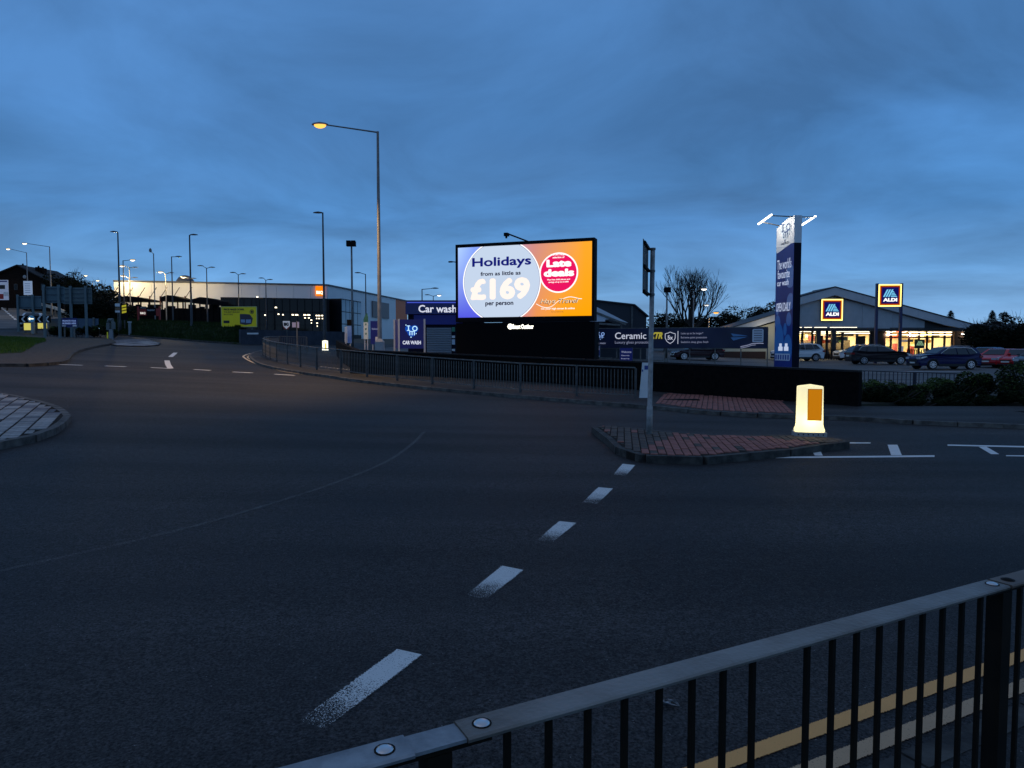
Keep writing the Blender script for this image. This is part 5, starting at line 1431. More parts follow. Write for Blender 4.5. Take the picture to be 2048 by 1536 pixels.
l_ = bpy.data.objects.new('wing_light', ld); COL.objects.link(l_); l_.parent = wing; l_.location = (fx(1530), -2.2, fz_(655))
# pole sign
Y = 60.0; S2 = Y / F
a, b = At(1754.5, 600, Y), At(1801.5, 600, Y); bz = HS(a.x, Y)
t = thing('pole_sign', 'square logo sign held high between two dark blue posts', 'sign', ((a.x + b.x) / 2, Y, bz), R(-4))
w = b.x - a.x; zt = At(0, 568, Y).z - bz
for s in (-1, 1): part('post', MB().box(s * w / 2 - .10, s * w / 2 + .10, -.1, .12, -.2, zt + .05), NAVY, t)
store_sign(t, 0, At(0, 591, Y).z - bz, 44 * S2, -.14)
# trolley rail in front of the shop
t = thing('trolley_rail', 'dark low railing of the trolley bay before the lit windows', 'railing', (At(1640, 700, 70).x, 70, HS(31, 70)))
for a, b in ((1642, 1700), (1815, 1866)):
    xa, xb = At(a, 700, 70).x - t.location.x, At(b, 700, 70).x - t.location.x
    part('rail', MB().box(xa, xb, -.03, .03, .95, 1.02), BLACK, t)
    for k in range(12): x = xa + (xb - xa) * k / 11; part('bar', MB().box(x - .03, x + .03, -.025, .025, 0, .949), BLACK, t)

# ================================================================== DIY store on the left
c0 = At(655, 600, 105); l0 = At(228, 600, 98.6); r0 = At(801, 600, 137)
gz = 3.3
zt = (At(655, 571.5, 105).z + At(228, 563, 98.6).z) / 2
store = thing('store_building', 'large pale flat roofed store with dark glass entrance and orange square sign', 'building', (c0.x, c0.y, gz))
o = Vector((c0.x, c0.y, gz)); uf = Vector((l0.x - c0.x, l0.y - c0.y, 0)); FLn = uf.length; uf.normalize(); nf = Vector((uf.y * 1, -uf.x, 0)); 
if nf.y > 0: nf = -nf
us = Vector((r0.x - c0.x, r0.y - c0.y, 0)); SLn = us.length; us.normalize(); ns = Vector((us.y, -us.x, 0))
if ns.x < 0: ns = -ns
PALE = mat('pale_cladding', (.74, .745, .75), .45, (.78, .785, .79), .3)
HT = zt - gz
def fpt(s, z, out=0): return uf * s + nf * out + Vector((0, 0, z))
def spt(s, z, out=0): return us * s + ns * out + Vector((0, 0, z))
nP = 12
for k in range(nP):
    a, b = FLn * k / nP + (.0 if k else .0), FLn * (k + 1) / nP - .025
    part('cladding_panel', MB().prism([fpt(a, -.5), fpt(b, -.5), fpt(b, HT), fpt(a, HT)], -nf * .2), PALE, store)
nP2 = 12
for k in range(nP2):
    a, b = SLn * k / nP2 + (.22 if k == 0 else 0), SLn * (k + 1) / nP2 - .025
    part('cladding_panel', MB().prism([spt(a, -.5), spt(b, -.5), spt(b, HT), spt(a, HT)], -ns * .2), PALE if k < 11 else mat('orange_cladding', (.80, .14, .015), .5), store)
part('cladding_panel', MB().prism([spt(SLn, -.5), spt(SLn + 4, -.5), spt(SLn + 4, HT), spt(SLn, HT)], -ns * .2), mat('orange_cladding', (.80, .14, .015), .5), store)
part('roof_trim', MB().bar(fpt(-.05, HT + .1, .03), fpt(FLn, HT + .1, .03), .3, .22).bar(spt(.1, HT + .1, .03), spt(SLn + 4, HT + .1, .03), .3, .22), mat('dark_trim', (.07, .075, .09), .5), store)
q = MB(); q.add([fpt(0, HT - .1, -.3), fpt(FLn, HT - .1, -.3), fpt(FLn, HT - .1, -.3) + us * 40, spt(SLn, HT - .1, -.3)], [(0, 1, 2, 3)]); part('roof', q, MATS['dark_trim'], store)
part('roof_vent', MB().sphere(fpt(FLn * .70, HT + .1, -3), 1.3, 12, 4, (1, 1, 1), 0, .5), MATS['dark_trim'], store)
# dark glass entrance block wrapping the corner
fx_ = lambda px: FLn * (655 - px) / (655 - 228)
zG = At(560, 597.5, 103).z - gz
g0, g1 = fx_(688 - 33), fx_(440)
ent = part('entrance_block', MB().prism([fpt(-.3, -.5, 2.2), fpt(g1, -.5, 2.2), fpt(g1, zG, 2.2), fpt(-.3, zG, 2.2)], -nf * 2.1), mat('entrance_black', (.006, .006, .008), .5, spec=.15), store)
for i in range(14):
    a, b = g1 * i / 14 + .06, g1 * (i + 1) / 14 - .06
    for z0, z1 in ((.2, zG * .32), (zG * .33, zG * .64), (zG * .66, zG - .15)):
        part('pane', MB().prism([fpt(a, z0, 2.215), fpt(b, z0, 2.215), fpt(b, z1, 2.215), fpt(a, z1, 2.215)], nf * .01), GLASSDK, ent)
rr = random.Random(4)
GL = emit('reflected_lamp_glow', (1, .85, .6), 3.5)  # glow for lights mirrored in the dark glass
q = MB()
for px_, py_ in ((513, 597), (528, 632), (550, 617), (555, 630), (564, 631), (584, 631), (592, 631), (609, 631), (617, 631), (633, 632), (638, 632), (645, 632), (622, 641), (634, 647)):
    s = fx_(px_); z = At(px_, py_, 104).z - gz; w_ = rr.uniform(.10, .26)
    q.add([fpt(s - w_, z - .08, 2.24), fpt(s + w_, z - .08, 2.24), fpt(s + w_ * .8, z + .09, 2.24), fpt(s - w_ * .7, z + .07, 2.24)], [(0, 1, 2, 3)])
    if px_ > 600: q.add([fpt(s - w_ * .5, z - .5, 2.24), fpt(s + w_ * .5, z - .5, 2.24), fpt(s + w_ * .5, z - .36, 2.24), fpt(s - w_ * .5, z - .36, 2.24)], [(0, 1, 2, 3)])
part('glass_reflections', q, GL, ent, kind='stuff')  # reflections painted as glowing quads on the outside of the panes
# glazed return on the right side
ent2 = part('entrance_block', MB().prism([spt(.0, -.5, 2.2), spt(7.5, -.5, 2.2), spt(7.5, zG + .15, 2.2), spt(.0, zG + .15, 2.2)], -ns * 2.1), MATS['entrance_black'], store)
for i in range(5):
    for z0, z1 in ((zG * .10, zG * .36), (zG * .38, zG * .68), (zG * .70, zG)):
        a, b = 7.5 * i / 5 + .08, 7.5 * (i + 1) / 5 - .08
        part('pane', MB().prism([spt(a, z0, 2.215), spt(b, z0, 2.215), spt(b, z1, 2.215), spt(a, z1, 2.215)], ns * .01), mat('blue_glass', (.10, .15, .2), .05, metal=.6), ent2)
part('wall_sign', MB().prism([spt(17.5, HT * .50, .05), spt(25.5, HT * .50, .05), spt(25.5, HT * .86, .05), spt(17.5, HT * .86, .05)], ns * .2), mat('brown_sign', (.22, .17, .16), .5), store)
# orange square sign
s0, s1 = fx_(647), fx_(630)
z0, z1 = At(638, 592, 105).z - gz, At(638, 573, 105).z - gz
sg = part('sign_box', MB().prism([fpt(s0, z0, .3), fpt(s1, z0, .3), fpt(s1, z1, .3), fpt(s0, z1, .3)], -nf * .25), emit('sign_orange_glow', srgb(255, 132, 14), 1.15), store)
def tf(x, y, z): return tuple(fpt(s1 + (s0 - s1) * x, z0 + (z1 - z0) * z, .32))
part('lettering', text_into(MB(), 'B&Q', .1, .92, .12, .52, 0, .05, fn=tf), emit('sign_letters_glow', (1, .96, .8), 1.6), sg)
# garden centre canopies and masts before the wall
GC = mat('canopy_dark', (.007, .0065, .007), .9, spec=.1)
for (a, b, yt, yb_, lab) in ((226, 302, 592, 602, 'dark garden centre canopy on thin posts at the left end of the store'), (320, 368, 590, 602, 'dark garden centre canopy behind the bank lamp post'), (383, 439, 594, 606, 'dark garden centre canopy next to the glass entrance')):
    Yg = 92; l, r = At(a, yt, Yg), At(b, yb_ - 8 if b > 430 else yt, Yg); bz = 3.4
    t = thing('garden_canopy', lab, 'canopy', ((l.x + r.x) / 2, Yg, bz), group='garden centre canopies'); w = r.x - l.x; zt_ = l.z - bz; zb2 = At(a, yb_, Yg).z - bz
    q = MB().prism([(-w / 2, 0, zb2), (w / 2, 0, zb2 - .25 * (b > 430)), (w / 2, 0, zt_ - .5), (w * .1, 0, zt_ - .1), (-w * .2, 0, zt_), (-w / 2, 0, zt_ - .3)], (0, 3, 0)); part('roof', q, GC, t)
    part('fence_screen', MB().box(-w / 2 - .3, w / 2 + .8, .2, .3, -1, At(a, 618, Yg).z - bz + rng.uniform(-.3, .3)), GC, t)
    for k in range(5):
        x = -w / 2 + w * (k + .3) / 4.6; part('post', MB().box(x - .07, x + .07, .02, .16, -.5, zb2), GC, t)
    for k in range(7):
        x = -w / 2 + (w + .6) * k / 7; hgt = At(a, rng.uniform(608, 617), Yg).z - bz
        part('stock', MB().box(x, x + rng.uniform(.4, .9), 1.0, 1.6, -.5, hgt), GC, t)
for k, px_ in enumerate((222, 252, 276, 299, 320, 345, 370)):
    pz = At(px_, 583, 94); bz = 3.4
    t = thing('canopy_mast', 'thin raking mast of the garden centre roof, %s from the left end' % ('first second third fourth fifth sixth seventh'.split()[k]), 'mast', (pz.x, 94, bz), group='raking masts along the garden centre')
    h = pz.z - bz
    part('post', MB().box(-.06, .06, -.06, .06, -.5, h - .6), mat('mast_rust', (.10, .03, .02), .6), t)
    part('stay', MB().tube([(0, 0, h - .9), (.95, 0, h + .55)], .045, 6), GALV_DK, t)

# welcome sign, poster and small signs on the bank
Yq = 72; l, r = At(277, 630, Yq), At(319, 630, Yq); bz = H(l.x, Yq) + 1.2; S2 = Yq / F
t = thing('store_sign', 'red store sign board with a black panel on two red posts', 'sign', ((l.x + r.x) / 2, Yq, bz)); w = r.x - l.x
zl = lambda y: At(298, y, Yq).z - bz; xl = lambda p: At(p, 630, Yq).x - (l.x + r.x) / 2
RED = mat('sign_red_paint', (.35, .02, .012), .5)
part('panel', MB().box(-w / 2 + .1, xl(293), -.03, .03, zl(631), zl(618)), RED, t)
part('panel', MB().box(xl(293) + .02, xl(312), -.03, .03, zl(631), zl(615)), BLACK, t)
part('panel', MB().box(xl(312) + .02, w / 2, -.03, .03, zl(632), zl(617)), RED, t)
part('panel', MB().box(-w / 2 + .1, xl(293), -.03, .03, zl(617.5), zl(613)), BLACK, t)
lettering(t, 'B&Q', xl(281), xl(291.5), zl(629), zl(624), -.04, emit('sign_letters_dim', (.9, .85, .8), .8), .04)
lettering(t, 'WELCOME', xl(281), xl(292), zl(616.5), zl(614.5), -.04, mat('pale_print', (.6, .6, .6), .5), .02)
lettering(t, 'TRADEPOINT', xl(295), xl(310), zl(622), zl(619), -.04, mat('pale_print', (.6, .6, .6), .5), .02)
for s in (-1, 1): part('post', MB().box(s * (w / 2 + .03) - .07, s * (w / 2 + .03) + .07, -.06, .06, -1.5, zl(613)), RED, t)
Yq = 64; l, r = At(443.5, 630, Yq), At(513, 630, Yq); bz = H(l.x, Yq); gp = At(478, 654, Yq).z
t = thing('poster_board', 'lime yellow roadside poster showing stacked paint and shelving', 'poster', ((l.x + r.x) / 2, Yq, bz)); w = r.x - l.x
zl = lambda y: At(478, y, Yq).z - bz; xl = lambda p: At(p, 630, Yq).x - (l.x + r.x) / 2
part('panel', MB().box(-w / 2, w / 2, -.03, .03, zl(653), zl(614)), mat('lime_poster', (.50, .48, .0), .5, (.54, .52, .005), 1, emis=(.35, .36, .0), estr=.12), t)
fm = WHITE
part('frame', MB().box(-w / 2 - .04, w / 2 + .04, -.04, .02, zl(653) - .05, zl(653)).box(-w / 2 - .04, w / 2 + .04, -.04, .02, zl(614), zl(614) + .05).box(-w / 2 - .05, -w / 2, -.04, .02, zl(653), zl(614)).box(w / 2, w / 2 + .05, -.04, .02, zl(653), zl(614)), mat('lime_frame', (.5, .52, .25), .5), t)
PK = mat('poster_ink', (.02, .02, .02), .6); PG = mat('poster_olive', (.17, .16, .02), .6)
lettering(t, 'PRICES NAILED DOWN.', xl(448), xl(489), zl(621), zl(617), -.04, PK, .06)
lettering(t, 'THE BEST BRANDS', xl(448), xl(480), zl(626), zl(622.5), -.04, PG, .03); lettering(t, 'IN STORE', xl(448), xl(466), zl(630.5), zl(627.5), -.04, PG, .03)
part('ring_mark', MB().ring((xl(504), -.036, zl(623.5)), .15, .20, 20).disc((xl(504), -.037, zl(623.5)), .11, 16), PK, t)
q = MB().prism([(xl(480), -.04, zl(648)), (xl(491), -.04, zl(650)), (xl(503), -.04, zl(648)), (xl(506), -.04, zl(637)), (xl(500), -.04, zl(629)), (xl(491), -.04, zl(628)), (xl(480), -.04, zl(628))], (0, .006, 0)); part('picture', q, mat('picture_plum', (.06, .05, .07), .6), t)
part('picture_label', MB().box(xl(482), xl(490), -.046, -.041, zl(645), zl(639)).box(xl(492), xl(502), -.046, -.041, zl(646), zl(639)), mat('picture_blue', (.3, .4, .55), .5), t)
part('price_block', MB().box(xl(447), xl(459), -.04, -.031, zl(646.5), zl(641)), PK, t)
for s in (-.35, .35): part('post', MB().box(w * s - .07, w * s + .07, .031, .15, -.5, zl(614)), GALV_DK, t)
# hazard board at the end of the bank: three yellow chevrons on black
Yq = 70; c_ = At(248, 620, Yq); bz = H(c_.x, Yq) + .6
t = thing('hazard_board', 'black board with three slanting yellow bars beside the leftmost bank lamp', 'sign', (c_.x, Yq, bz))
zl = lambda y: At(248, y, Yq).z - bz; S2 = Yq / F
part('panel', MB().box(-6 * S2, 7 * S2, -.02, .02, zl(640), zl(607)), BLACK, t)
for y in (613, 619, 625): part('yellow_bar', MB().add([(-4 * S2, -.026, zl(y + 2)), (5 * S2, -.026, zl(y - 2 + 2)), (5 * S2, -.026, zl(y - 4)), (-4 * S2, -.026, zl(y - 2))], [(0, 1, 2, 3)]), emit('hazard_yellow', srgb(170, 165, 50), .8), t)
part('post', MB().box(-.05, .05, .021, .1, -.8, zl(607)), GALV_DK, t)
Yq = 68; c_ = At(235, 620, Yq); bz = H(c_.x, Yq)
t = thing('post_sign', 'stack of three small white and brown signs on the leftmost bank lamp post', 'sign', (c_.x, Yq, bz + .0)); zl = lambda y: At(235, y, Yq).z - bz
for y0, y1, m_ in ((607, 613, WHITE), (615, 620, mat('brown_plate', (.2, .12, .06), .6)), (621, 625, WHITE)): part('plate', MB().box(-.22, .22, -.02, .02, zl(y1), zl(y0)), m_, t)
part('post', MB().box(-.03, .03, .021, .07, -.3, zl(606)), GALV_DK, t)
# red shield sign and white-backed post sign before the dark glass
Yq = 60; c_ = At(572.5, 650, Yq); bz = H(c_.x, Yq); zl = lambda y: At(572, y, Yq).z - bz; S2 = Yq / F
t = thing('shield_sign', 'small white and red shield shaped sign in front of the dark glass', 'sign', (c_.x, Yq, bz))
part('shield', MB().prism([(-7 * S2, 0, zl(642)), (7 * S2, 0, zl(642)), (6.5 * S2, 0, zl(652)), (0, 0, zl(658)), (-6 * S2, 0, zl(652))], (0, .05, 0)), mat('shield_white', (.7, .68, .68), .5, emis=(.6, .58, .6), estr=.25), t)
part('red_base', MB().prism([(-7.5 * S2, .06, zl(652)), (7.5 * S2, .06, zl(651)), (3 * S2, .06, zl(659)), (-5 * S2, .06, zl(658))], (0, .04, 0)), RED, t)
lettering(t, 'BIG', -5 * S2, 5 * S2, zl(652), zl(645), -.006, PK, .08)
part('post', MB().box(-.04, .04, .11, .18, -.3, zl(644)), GALV_DK, t)
p = P(588, 720, .1); bz = p.z; S2 = p.y / F
t = thing('sign_post', 'thin post behind the far railing with two pale lilac sign plates', 'road sign', (p.x, p.y + .6, bz - .02)); Yq = p.y + .6
zl = lambda y: At(588, y, Yq).z - bz
part('pole', MB().tube([(0, 0, -.1), (0, 0, zl(641))], .035, 8), GALV, t)
part('plate', MB().box(-9 * S2, -1.3 * S2, -.05, -.04, zl(654), zl(644)), mat('lilac_plate', (.42, .42, .62), .5), t)
part('plate', MB().box(1.3 * S2, 5 * S2, -.05, -.04, zl(655), zl(643)), mat('lilac_plate', (.42, .42, .62), .5), t)
# wall with street nameplate behind the side road
q0, q1 = P(482, 689, 0), At(700, 694, 66)
t = thing('boundary_wall', 'low grey blue wall with a street nameplate below the yellow poster', 'wall', q0)
e_ = q1 - q0; e_.z = 0; n_ = Vector((-e_.y, e_.x, 0)).normalized() * .3
S2 = q0.y / F; zt0 = 30 * S2; zt1 = At(700, 664, 66).z - q0.z
zb0, zb1 = -.4, H(q1.x, q1.y) - q0.z - .4
seg = 6
for k in range(seg):
    s0, s1 = k / seg, (k + .994) / seg
    vs = []
    for zz0, zz1 in ((zb0, zb1), (zt0, zt1)):
        for s, nn in ((s0, 0), (s1, 0), (s1, 1), (s0, 1)): vs.append(e_ * s + n_ * nn + Vector((0, 0, zz0 + (zz1 - zz0) * s)))
    part('wall_panel', MB().add(vs, [(0, 3, 2, 1), (4, 5, 6, 7), (0, 1, 5, 4), (1, 2, 6, 5), (2, 3, 7, 6), (3, 0, 4, 7)]), mat('blue_grey_wall', (.035, .04, .055), .8, (.055, .06, .08), 2), t)
np_ = At(513, 667.5, q0.y + .7) - q0
part('nameplate', MB().box(np_.x - 11 * S2, np_.x + 11 * S2, -.12 + np_.y - .75, np_.y - .80, np_.z - 1.6 * S2, np_.z + 1.6 * S2), WHITE, t)

# panels on the site edge left of the lamp post
for (x0, x1, y0, y1, Yq, lab, kind) in ((688, 703, 652, 686, 40, 'small poster case with white side left of the green edged flag panel', 0), (727, 736, 626, 684, 38, 'tall thin white flag panel with green top on two pale legs', 1), (741, 760, 642, 688, 41, 'navy advertising panel partly behind the tall lamp post', 2)):
    l, r = At(x0, y0, Yq), At(x1, y0, Yq); c_ = (l.x + r.x) / 2; bz = HS(c_, Yq); w = r.x - l.x; zt_, zb2 = l.z - bz, At(x0, y1, Yq).z - bz
    t = thing('advert_panel', lab, 'sign', (c_, Yq, bz))
    if kind == 0:
        part('front', MB().box(-w * .05, w / 2, -.02, .02, zb2, zt_), mat('night_poster', (.02, .05, .2), .3, (.2, .32, .5), 1.2, emis=(.01, .03, .12), estr=.6), t)
        part('side', MB().add([(-w * .05 - .003, 0, zb2), (-w / 2 - .05, .35, zb2 + .05), (-w / 2 - .05, .35, zt_ - .05), (-w * .05 - .003, 0, zt_)], [(0, 1, 2, 3)]), mat('case_white', (.6, .66, .72), .4), t)
        part('head_board', MB().box(-w * .1, w / 2, -.02, .03, zt_ + .02, zt_ + .36), BLACK, t)
    elif kind == 1:
        part('panel', MB().box(-w / 2, w / 2, -.02, .02, zb2 + .15, zt_ - .5), mat('flag_white', (.55, .66, .70), .5), t)
        part('top_panel', MB().prism([(-w / 2, -.02, zt_ - .498), (w / 2, -.02, zt_ - .498), (w / 2, -.02, zt_ - .2), (w * .3, -.02, zt_), (-w * .1, -.02, zt_ - .1), (-w / 2, -.02, zt_ - .35)], (0, .04, 0)), mat('flag_green', (.03, .14, .10), .5), t)
        for k in range(4): part('print', MB().box(-w * .15, w * .15, -.026, -.021, zb2 + .4 + k * .25, zb2 + .5 + k * .25), mat('flag_green', (.03, .14, .10), .5), t)
    else:
        part('panel', MB().box(-w / 2, w / 2, -.02, .02, zb2, zt_), SIGN_BLUE, t)
        lettering(t, 'RainGuard', -w * .35, w * .25, zb2 + (zt_ - zb2) * .62, zb2 + (zt_ - zb2) * .70, -.026, TXT_DIM, .0)
        part('white_label', MB().box(w * .0, w * .25, -.027, -.021, zb2 + .05, zb2 + .42), WHITE, t)
    for s in (-.3, .3): part('leg', MB().box(w * s - .03, w * s + .03, .021, .07, -.1, zt_ - .4), SILVER, t)

# ================================================================== left: hill houses, signs, vehicle
Yq = 112
pk = At(38, 531, Yq); bz = H(pk.x, Yq) - .5; S2 = Yq / F
o = Vector((pk.x, Yq, bz)); hx = lambda p: At(p, 560, Yq).x - pk.x; hz_ = lambda y: At(38, y, Yq).z - bz
t = thing('brick_house', 'dark house with two chimney stacks at the top of the hill road', 'house', o)
HB = mat('soot_brick', (.010, .007, .006), .95, (.016, .011, .009), 3, spec=.1); RF = mat('house_slate', (.014, .014, .016), .8)
gl, gr_, ze = hx(-24), hx(104), hz_(566)
part('wall', MB().prism([(gl, 0, -2), (gr_, 0, -2), (gr_, 0, ze), (hx(38), 0, hz_(532)), (gl, 0, hz_(556))], (0, 9, 0)), HB, t)
part('roof', MB().bar((hx(38), 4.5, hz_(530.5)), (hx(108), 4.5, hz_(567)), 9.8, .18).bar((hx(38), 4.5, hz_(530.5)), (hx(-30), 4.5, hz_(558)), 9.8, .18), RF, t)
for cxp, w_, yt in ((17, 5, 528), (25, 6, 524.5), (57, 6, 529), (66, 7, 531)):
    ch = part('chimney', MB().box(hx(cxp - w_ / 2), hx(cxp + w_ / 2), 2, 3, hz_(545), hz_(yt + 2)), HB, t)
    part('chimney_pot', MB().tube([(hx(cxp), 2.5, hz_(yt + 2)), (hx(cxp), 2.5, hz_(yt - 1))], .13, 8), HB, ch)
part('satellite_dish', MB().sphere((hx(52), -.3, hz_(554)), .3, 12, 4, (1, .3, 1), 0, 1), mat('dish_grey', (.3, .32, .33), .6), t)
for k, x in enumerate((8, 28, 82)):
    w_ = part('window', MB().box(hx(x), hx(x + 7), -.06, -.002, hz_(580), hz_(568)), mat('dark_sash', (.05, .05, .05), .6), t)
    part('pane', MB().box(hx(x + .8), hx(x + 6.2), -.075, -.061, hz_(579), hz_(569)), GLASSDK, w_)
t = thing('extension', 'low dark lean-to between the house and the bare bushes', 'building', (At(118, 580, 115).x, 115, H(-74, 115) - .5)); b_ = t.location
fx2 = lambda p: At(p, 580, 115).x - b_.x; fz2 = lambda y: At(118, y, 115).z - b_.z
part('wall', MB().prism([(fx2(102), 0, -1), (fx2(146), 0, -1), (fx2(146), 0, fz2(584)), (fx2(102), 0, fz2(564))], (0, 7, 0)), HB, t)
part('roof', MB().bar((fx2(100), 3.5, fz2(563)), (fx2(149), 3.5, fz2(584)), 7.4, .15), RF, t)
for (x0, x1, y0, y1, lab, c_) in ((-8, 16, 560, 600, 'white and red advertising hoarding at the far left edge', 0), (47, 64, 562, 590, 'pale blue advertising hoarding in front of the dark house', 1)):
    Yh = 104; l, r = At(x0, y0, Yh), At(x1, y0, Yh); bz = H(l.x, Yh) - .5; w = r.x - l.x; c2 = (l.x + r.x) / 2; zz = lambda y: At(x0, y, Yh).z - bz
    t = thing('hoarding', lab, 'billboard', (c2, Yh, bz))
    part('panel', MB().box(-w / 2, w / 2, -.05, .05, zz(y1), zz(y0)), mat('hoarding_pale', (.45, .5, .58), .5, emis=(.4, .55, .8), estr=.3) if c_ else mat('hoarding_white', (.4, .42, .5), .5, emis=(.4, .5, .75), estr=.22), t)
    if c_ == 0:
        part('picture', MB().box(-w * .2, w * .25, -.07, -.051, zz(578), zz(570)), PK, t); part('red_band', MB().box(-w / 2, w * .1, -.065, -.051, zz(598), zz(588)), RED, t)
        part('white_card', MB().box(w * .12, w / 2, -.075, -.051, zz(592), zz(584)), WHITE, t); part('head_band', MB().box(-w * .45, w * .45, -.065, -.051, zz(564), zz(561.5)), mat('band_blue', (.03, .05, .2), .5), t)
    else:
        for k in range(5): part('print', MB().box(-w * .35, w * .3, -.06, -.051, zz(568 + k * 4.4), zz(567 + k * 4.4)), mat('band_grey_blue', (.2, .28, .4), .5), t)
    for s in (-.3, .3): part('leg', MB().box(w * s - .08, w * s + .08, .051, .2, -1, zz(y0)), HB, t)

SB = mat('sign_back_teal', (.075, .12, .14), .5, (.09, .14, .16), 2); SBP = mat('sign_post_teal', (.11, .15, .16), .5)
def sign_back(lab, x0, x1, y0, y1, posts, py0, rails=2, m=SB):
    pb = P(posts[0], py0[0], .12); Yq = pb.y; l, r = At(x0, y0, Yq), At(x1, y0, Yq); S2 = Yq / F
    t = thing('road_sign', lab, 'road sign', (pb.x, Yq, pb.z), group='backs of large direction signs'); bz = pb.z
    zt_, zb2 = l.z - bz, At(x0, y1, Yq).z - bz
    part('plate', MB().box(l.x - pb.x, r.x - pb.x, .02, .04, zb2, zt_), m, t)
    for k in range(rails):
        z = zb2 + (zt_ - zb2) * (.5 if rails == 1 else .12 + .76 * k / (rails - 1))
        part('stiffener', MB().box(l.x - pb.x + .05, r.x - pb.x - .05, -.02, .018, z - .035, z + .035), mat('stiffener_dark', (.04, .06, .08), .5), t)
    for p_, yy in zip(posts, py0):
        x = At(p_, yy, Yq).x - pb.x
        part('post', MB().box(x - .085, x + .085, -.16, -.022, H(pb.x + x, Yq) + .12 - bz - .1, zt_ + .12), SBP, t)
    return t
sign_back('large back of a road sign on two thick posts in the roundabout grass', 91, 128, 573, 606, (92, 122), (675, 680), 3)
sign_back('wide back of a road sign on thin posts, right of the thick posted one', 125, 183, 575, 608, (145, 175), (672, 670), 4, mat('sign_back_grey', (.10, .13, .13), .5))
sign_back('smaller back of a road sign above the chevron board at far left', 32, 82, 592, 618, (39, 69), (662, 664), 2)
pb = P(62, 664, .12); Yq = pb.y; S2 = Yq / F; bz = pb.z; zz = lambda y: At(62, y, Yq).z - bz; xx = lambda p: At(p, 640, Yq).x - pb.x
t = thing('chevron_board', 'black chevron board with white arrowheads and pale yellow painted headlight glow on the roundabout', 'road sign', (pb.x, Yq + .3, bz))
part('panel', MB().box(xx(33), xx(97), 0, .04, zz(645), zz(631)), BLACK, t)
for k in range(4):
    x = xx(38 + k * 16); w_ = 3.5 * S2; d_ = 5 * S2
    part('chevron', MB().add([(x, -.006, zz(638)), (x + d_, -.006, zz(632)), (x + d_ + w_, -.006, zz(632)), (x + w_, -.006, zz(638)), (x + d_ + w_, -.006, zz(644)), (x + d_, -.006, zz(644))], [(0, 3, 2, 1), (0, 5, 4, 3)]), WHITE, t)
YB = emit('headlight_yellow', srgb(222, 214, 110), .8)  # headlight glare put into a glowing yellow colour
part('skirt', MB().box(xx(42), xx(59), .05, .08, zz(660), zz(646)), YB, t); part('skirt', MB().box(xx(70), xx(88), .05, .08, zz(657), zz(646)), YB, t)  # added panels standing for the headlit road beneath the car
for x in (44, 66, 86): part('post', MB().box(xx(x) - .05, xx(x) + .05, .09, .16, -.2, zz(631)), GALV_DK, t)
t = thing('keep_left_sign', 'round blue illuminated sign with a white arrow before the chevron board', 'road sign', (pb.x, Yq - .4, bz)); xx = lambda p: At(p, 640, Yq - .4).x - pb.x
part('disc', MB().tube([(xx(62), 0, zz(638)), (xx(62), .08, zz(638))], 6.6 * S2, 28), emit('sign_blue_lit', srgb(30, 90, 140), .8), t)
part('rim', MB().ring((xx(62), -.004, zz(638)), 6.1 * S2, 6.7 * S2), WHITE, t)
part('arrow', MB().add([(xx(56.5), -.008, zz(638)), (xx(60.5), -.008, zz(634.5)), (xx(60.5), -.008, zz(636.8)), (xx(67.5), -.008, zz(636.8)), (xx(67.5), -.008, zz(639.2)), (xx(60.5), -.008, zz(639.2)), (xx(60.5), -.008, zz(641.5))], [(0, 1, 6), (2, 5, 4, 3)]), emit('arrow_lit', (1, 1, .8), 1.3), t)
part('post', MB().box(xx(62.5) - .12, xx(62.5) + .12, .085, .3, -.2, zz(641)), mat('post_grey', (.3, .3, .28), .6), t)
# blue sponsor sign
pb = P(127, 676, .12); Yq = pb.y; S2 = Yq / F; bz = pb.z; zz = lambda y: At(127, y, Yq).z - bz; xx = lambda p: At(p, 640, Yq).x - pb.x
t = thing('sponsor_sign', 'blue sign reading PROMOTE YOUR BUSINESS HERE on two thin legs', 'sign', (pb.x, Yq, bz))
part('panel', MB().box(xx(123), xx(154), 0, .03, zz(654), zz(636)), mat('sponsor_blue', (.015, .025, .16), .5), t)
lettering(t, 'PROMOTE YOUR', xx(125), xx(152), zz(643.5), zz(640), -.006, emit('sponsor_print', srgb(120, 150, 210), .7), .03)
lettering(t, 'BUSINESS HERE', xx(125), xx(152), zz(648.5), zz(645), -.006, emit('sponsor_print', srgb(120, 150, 210), .7), .03)
part('white_strip', MB().box(xx(124), xx(131), -.008, -.002, zz(653), zz(650.5)).box(xx(145), xx(153), -.008, -.002, zz(653), zz(650)), WHITE, t)
for x in (127.5, 147): part('leg', MB().box(xx(x) - .045, xx(x) + .045, .031, .1, -.2, zz(640)), GALV, t)
# blue boards along the roundabout hedge
pb = At(100, 648, 66); t = thing('blue_hoarding', 'long low blue board behind the roundabout hedge', 'fence', (pb.x, 66, H(pb.x, 66)))
for k in range(5):
    a, b = At(97 + k * 20, 640, 66).x - pb.x, At(97 + (k + .97) * 20, 640, 66).x - pb.x
    part('board', MB().box(a, b, 0, .05, -.2, At(100, 637, 66).z - t.location.z), mat('board_blue', (.05, .085, .13), .5, (.06, .1, .15), 1), t)
part('post', MB().box(At(188, 640, 66).x - pb.x - .08, At(188, 640, 66).x - pb.x + .08, -.1, -.002, -.2, At(100, 635, 66).z - t.location.z), GALV, t)
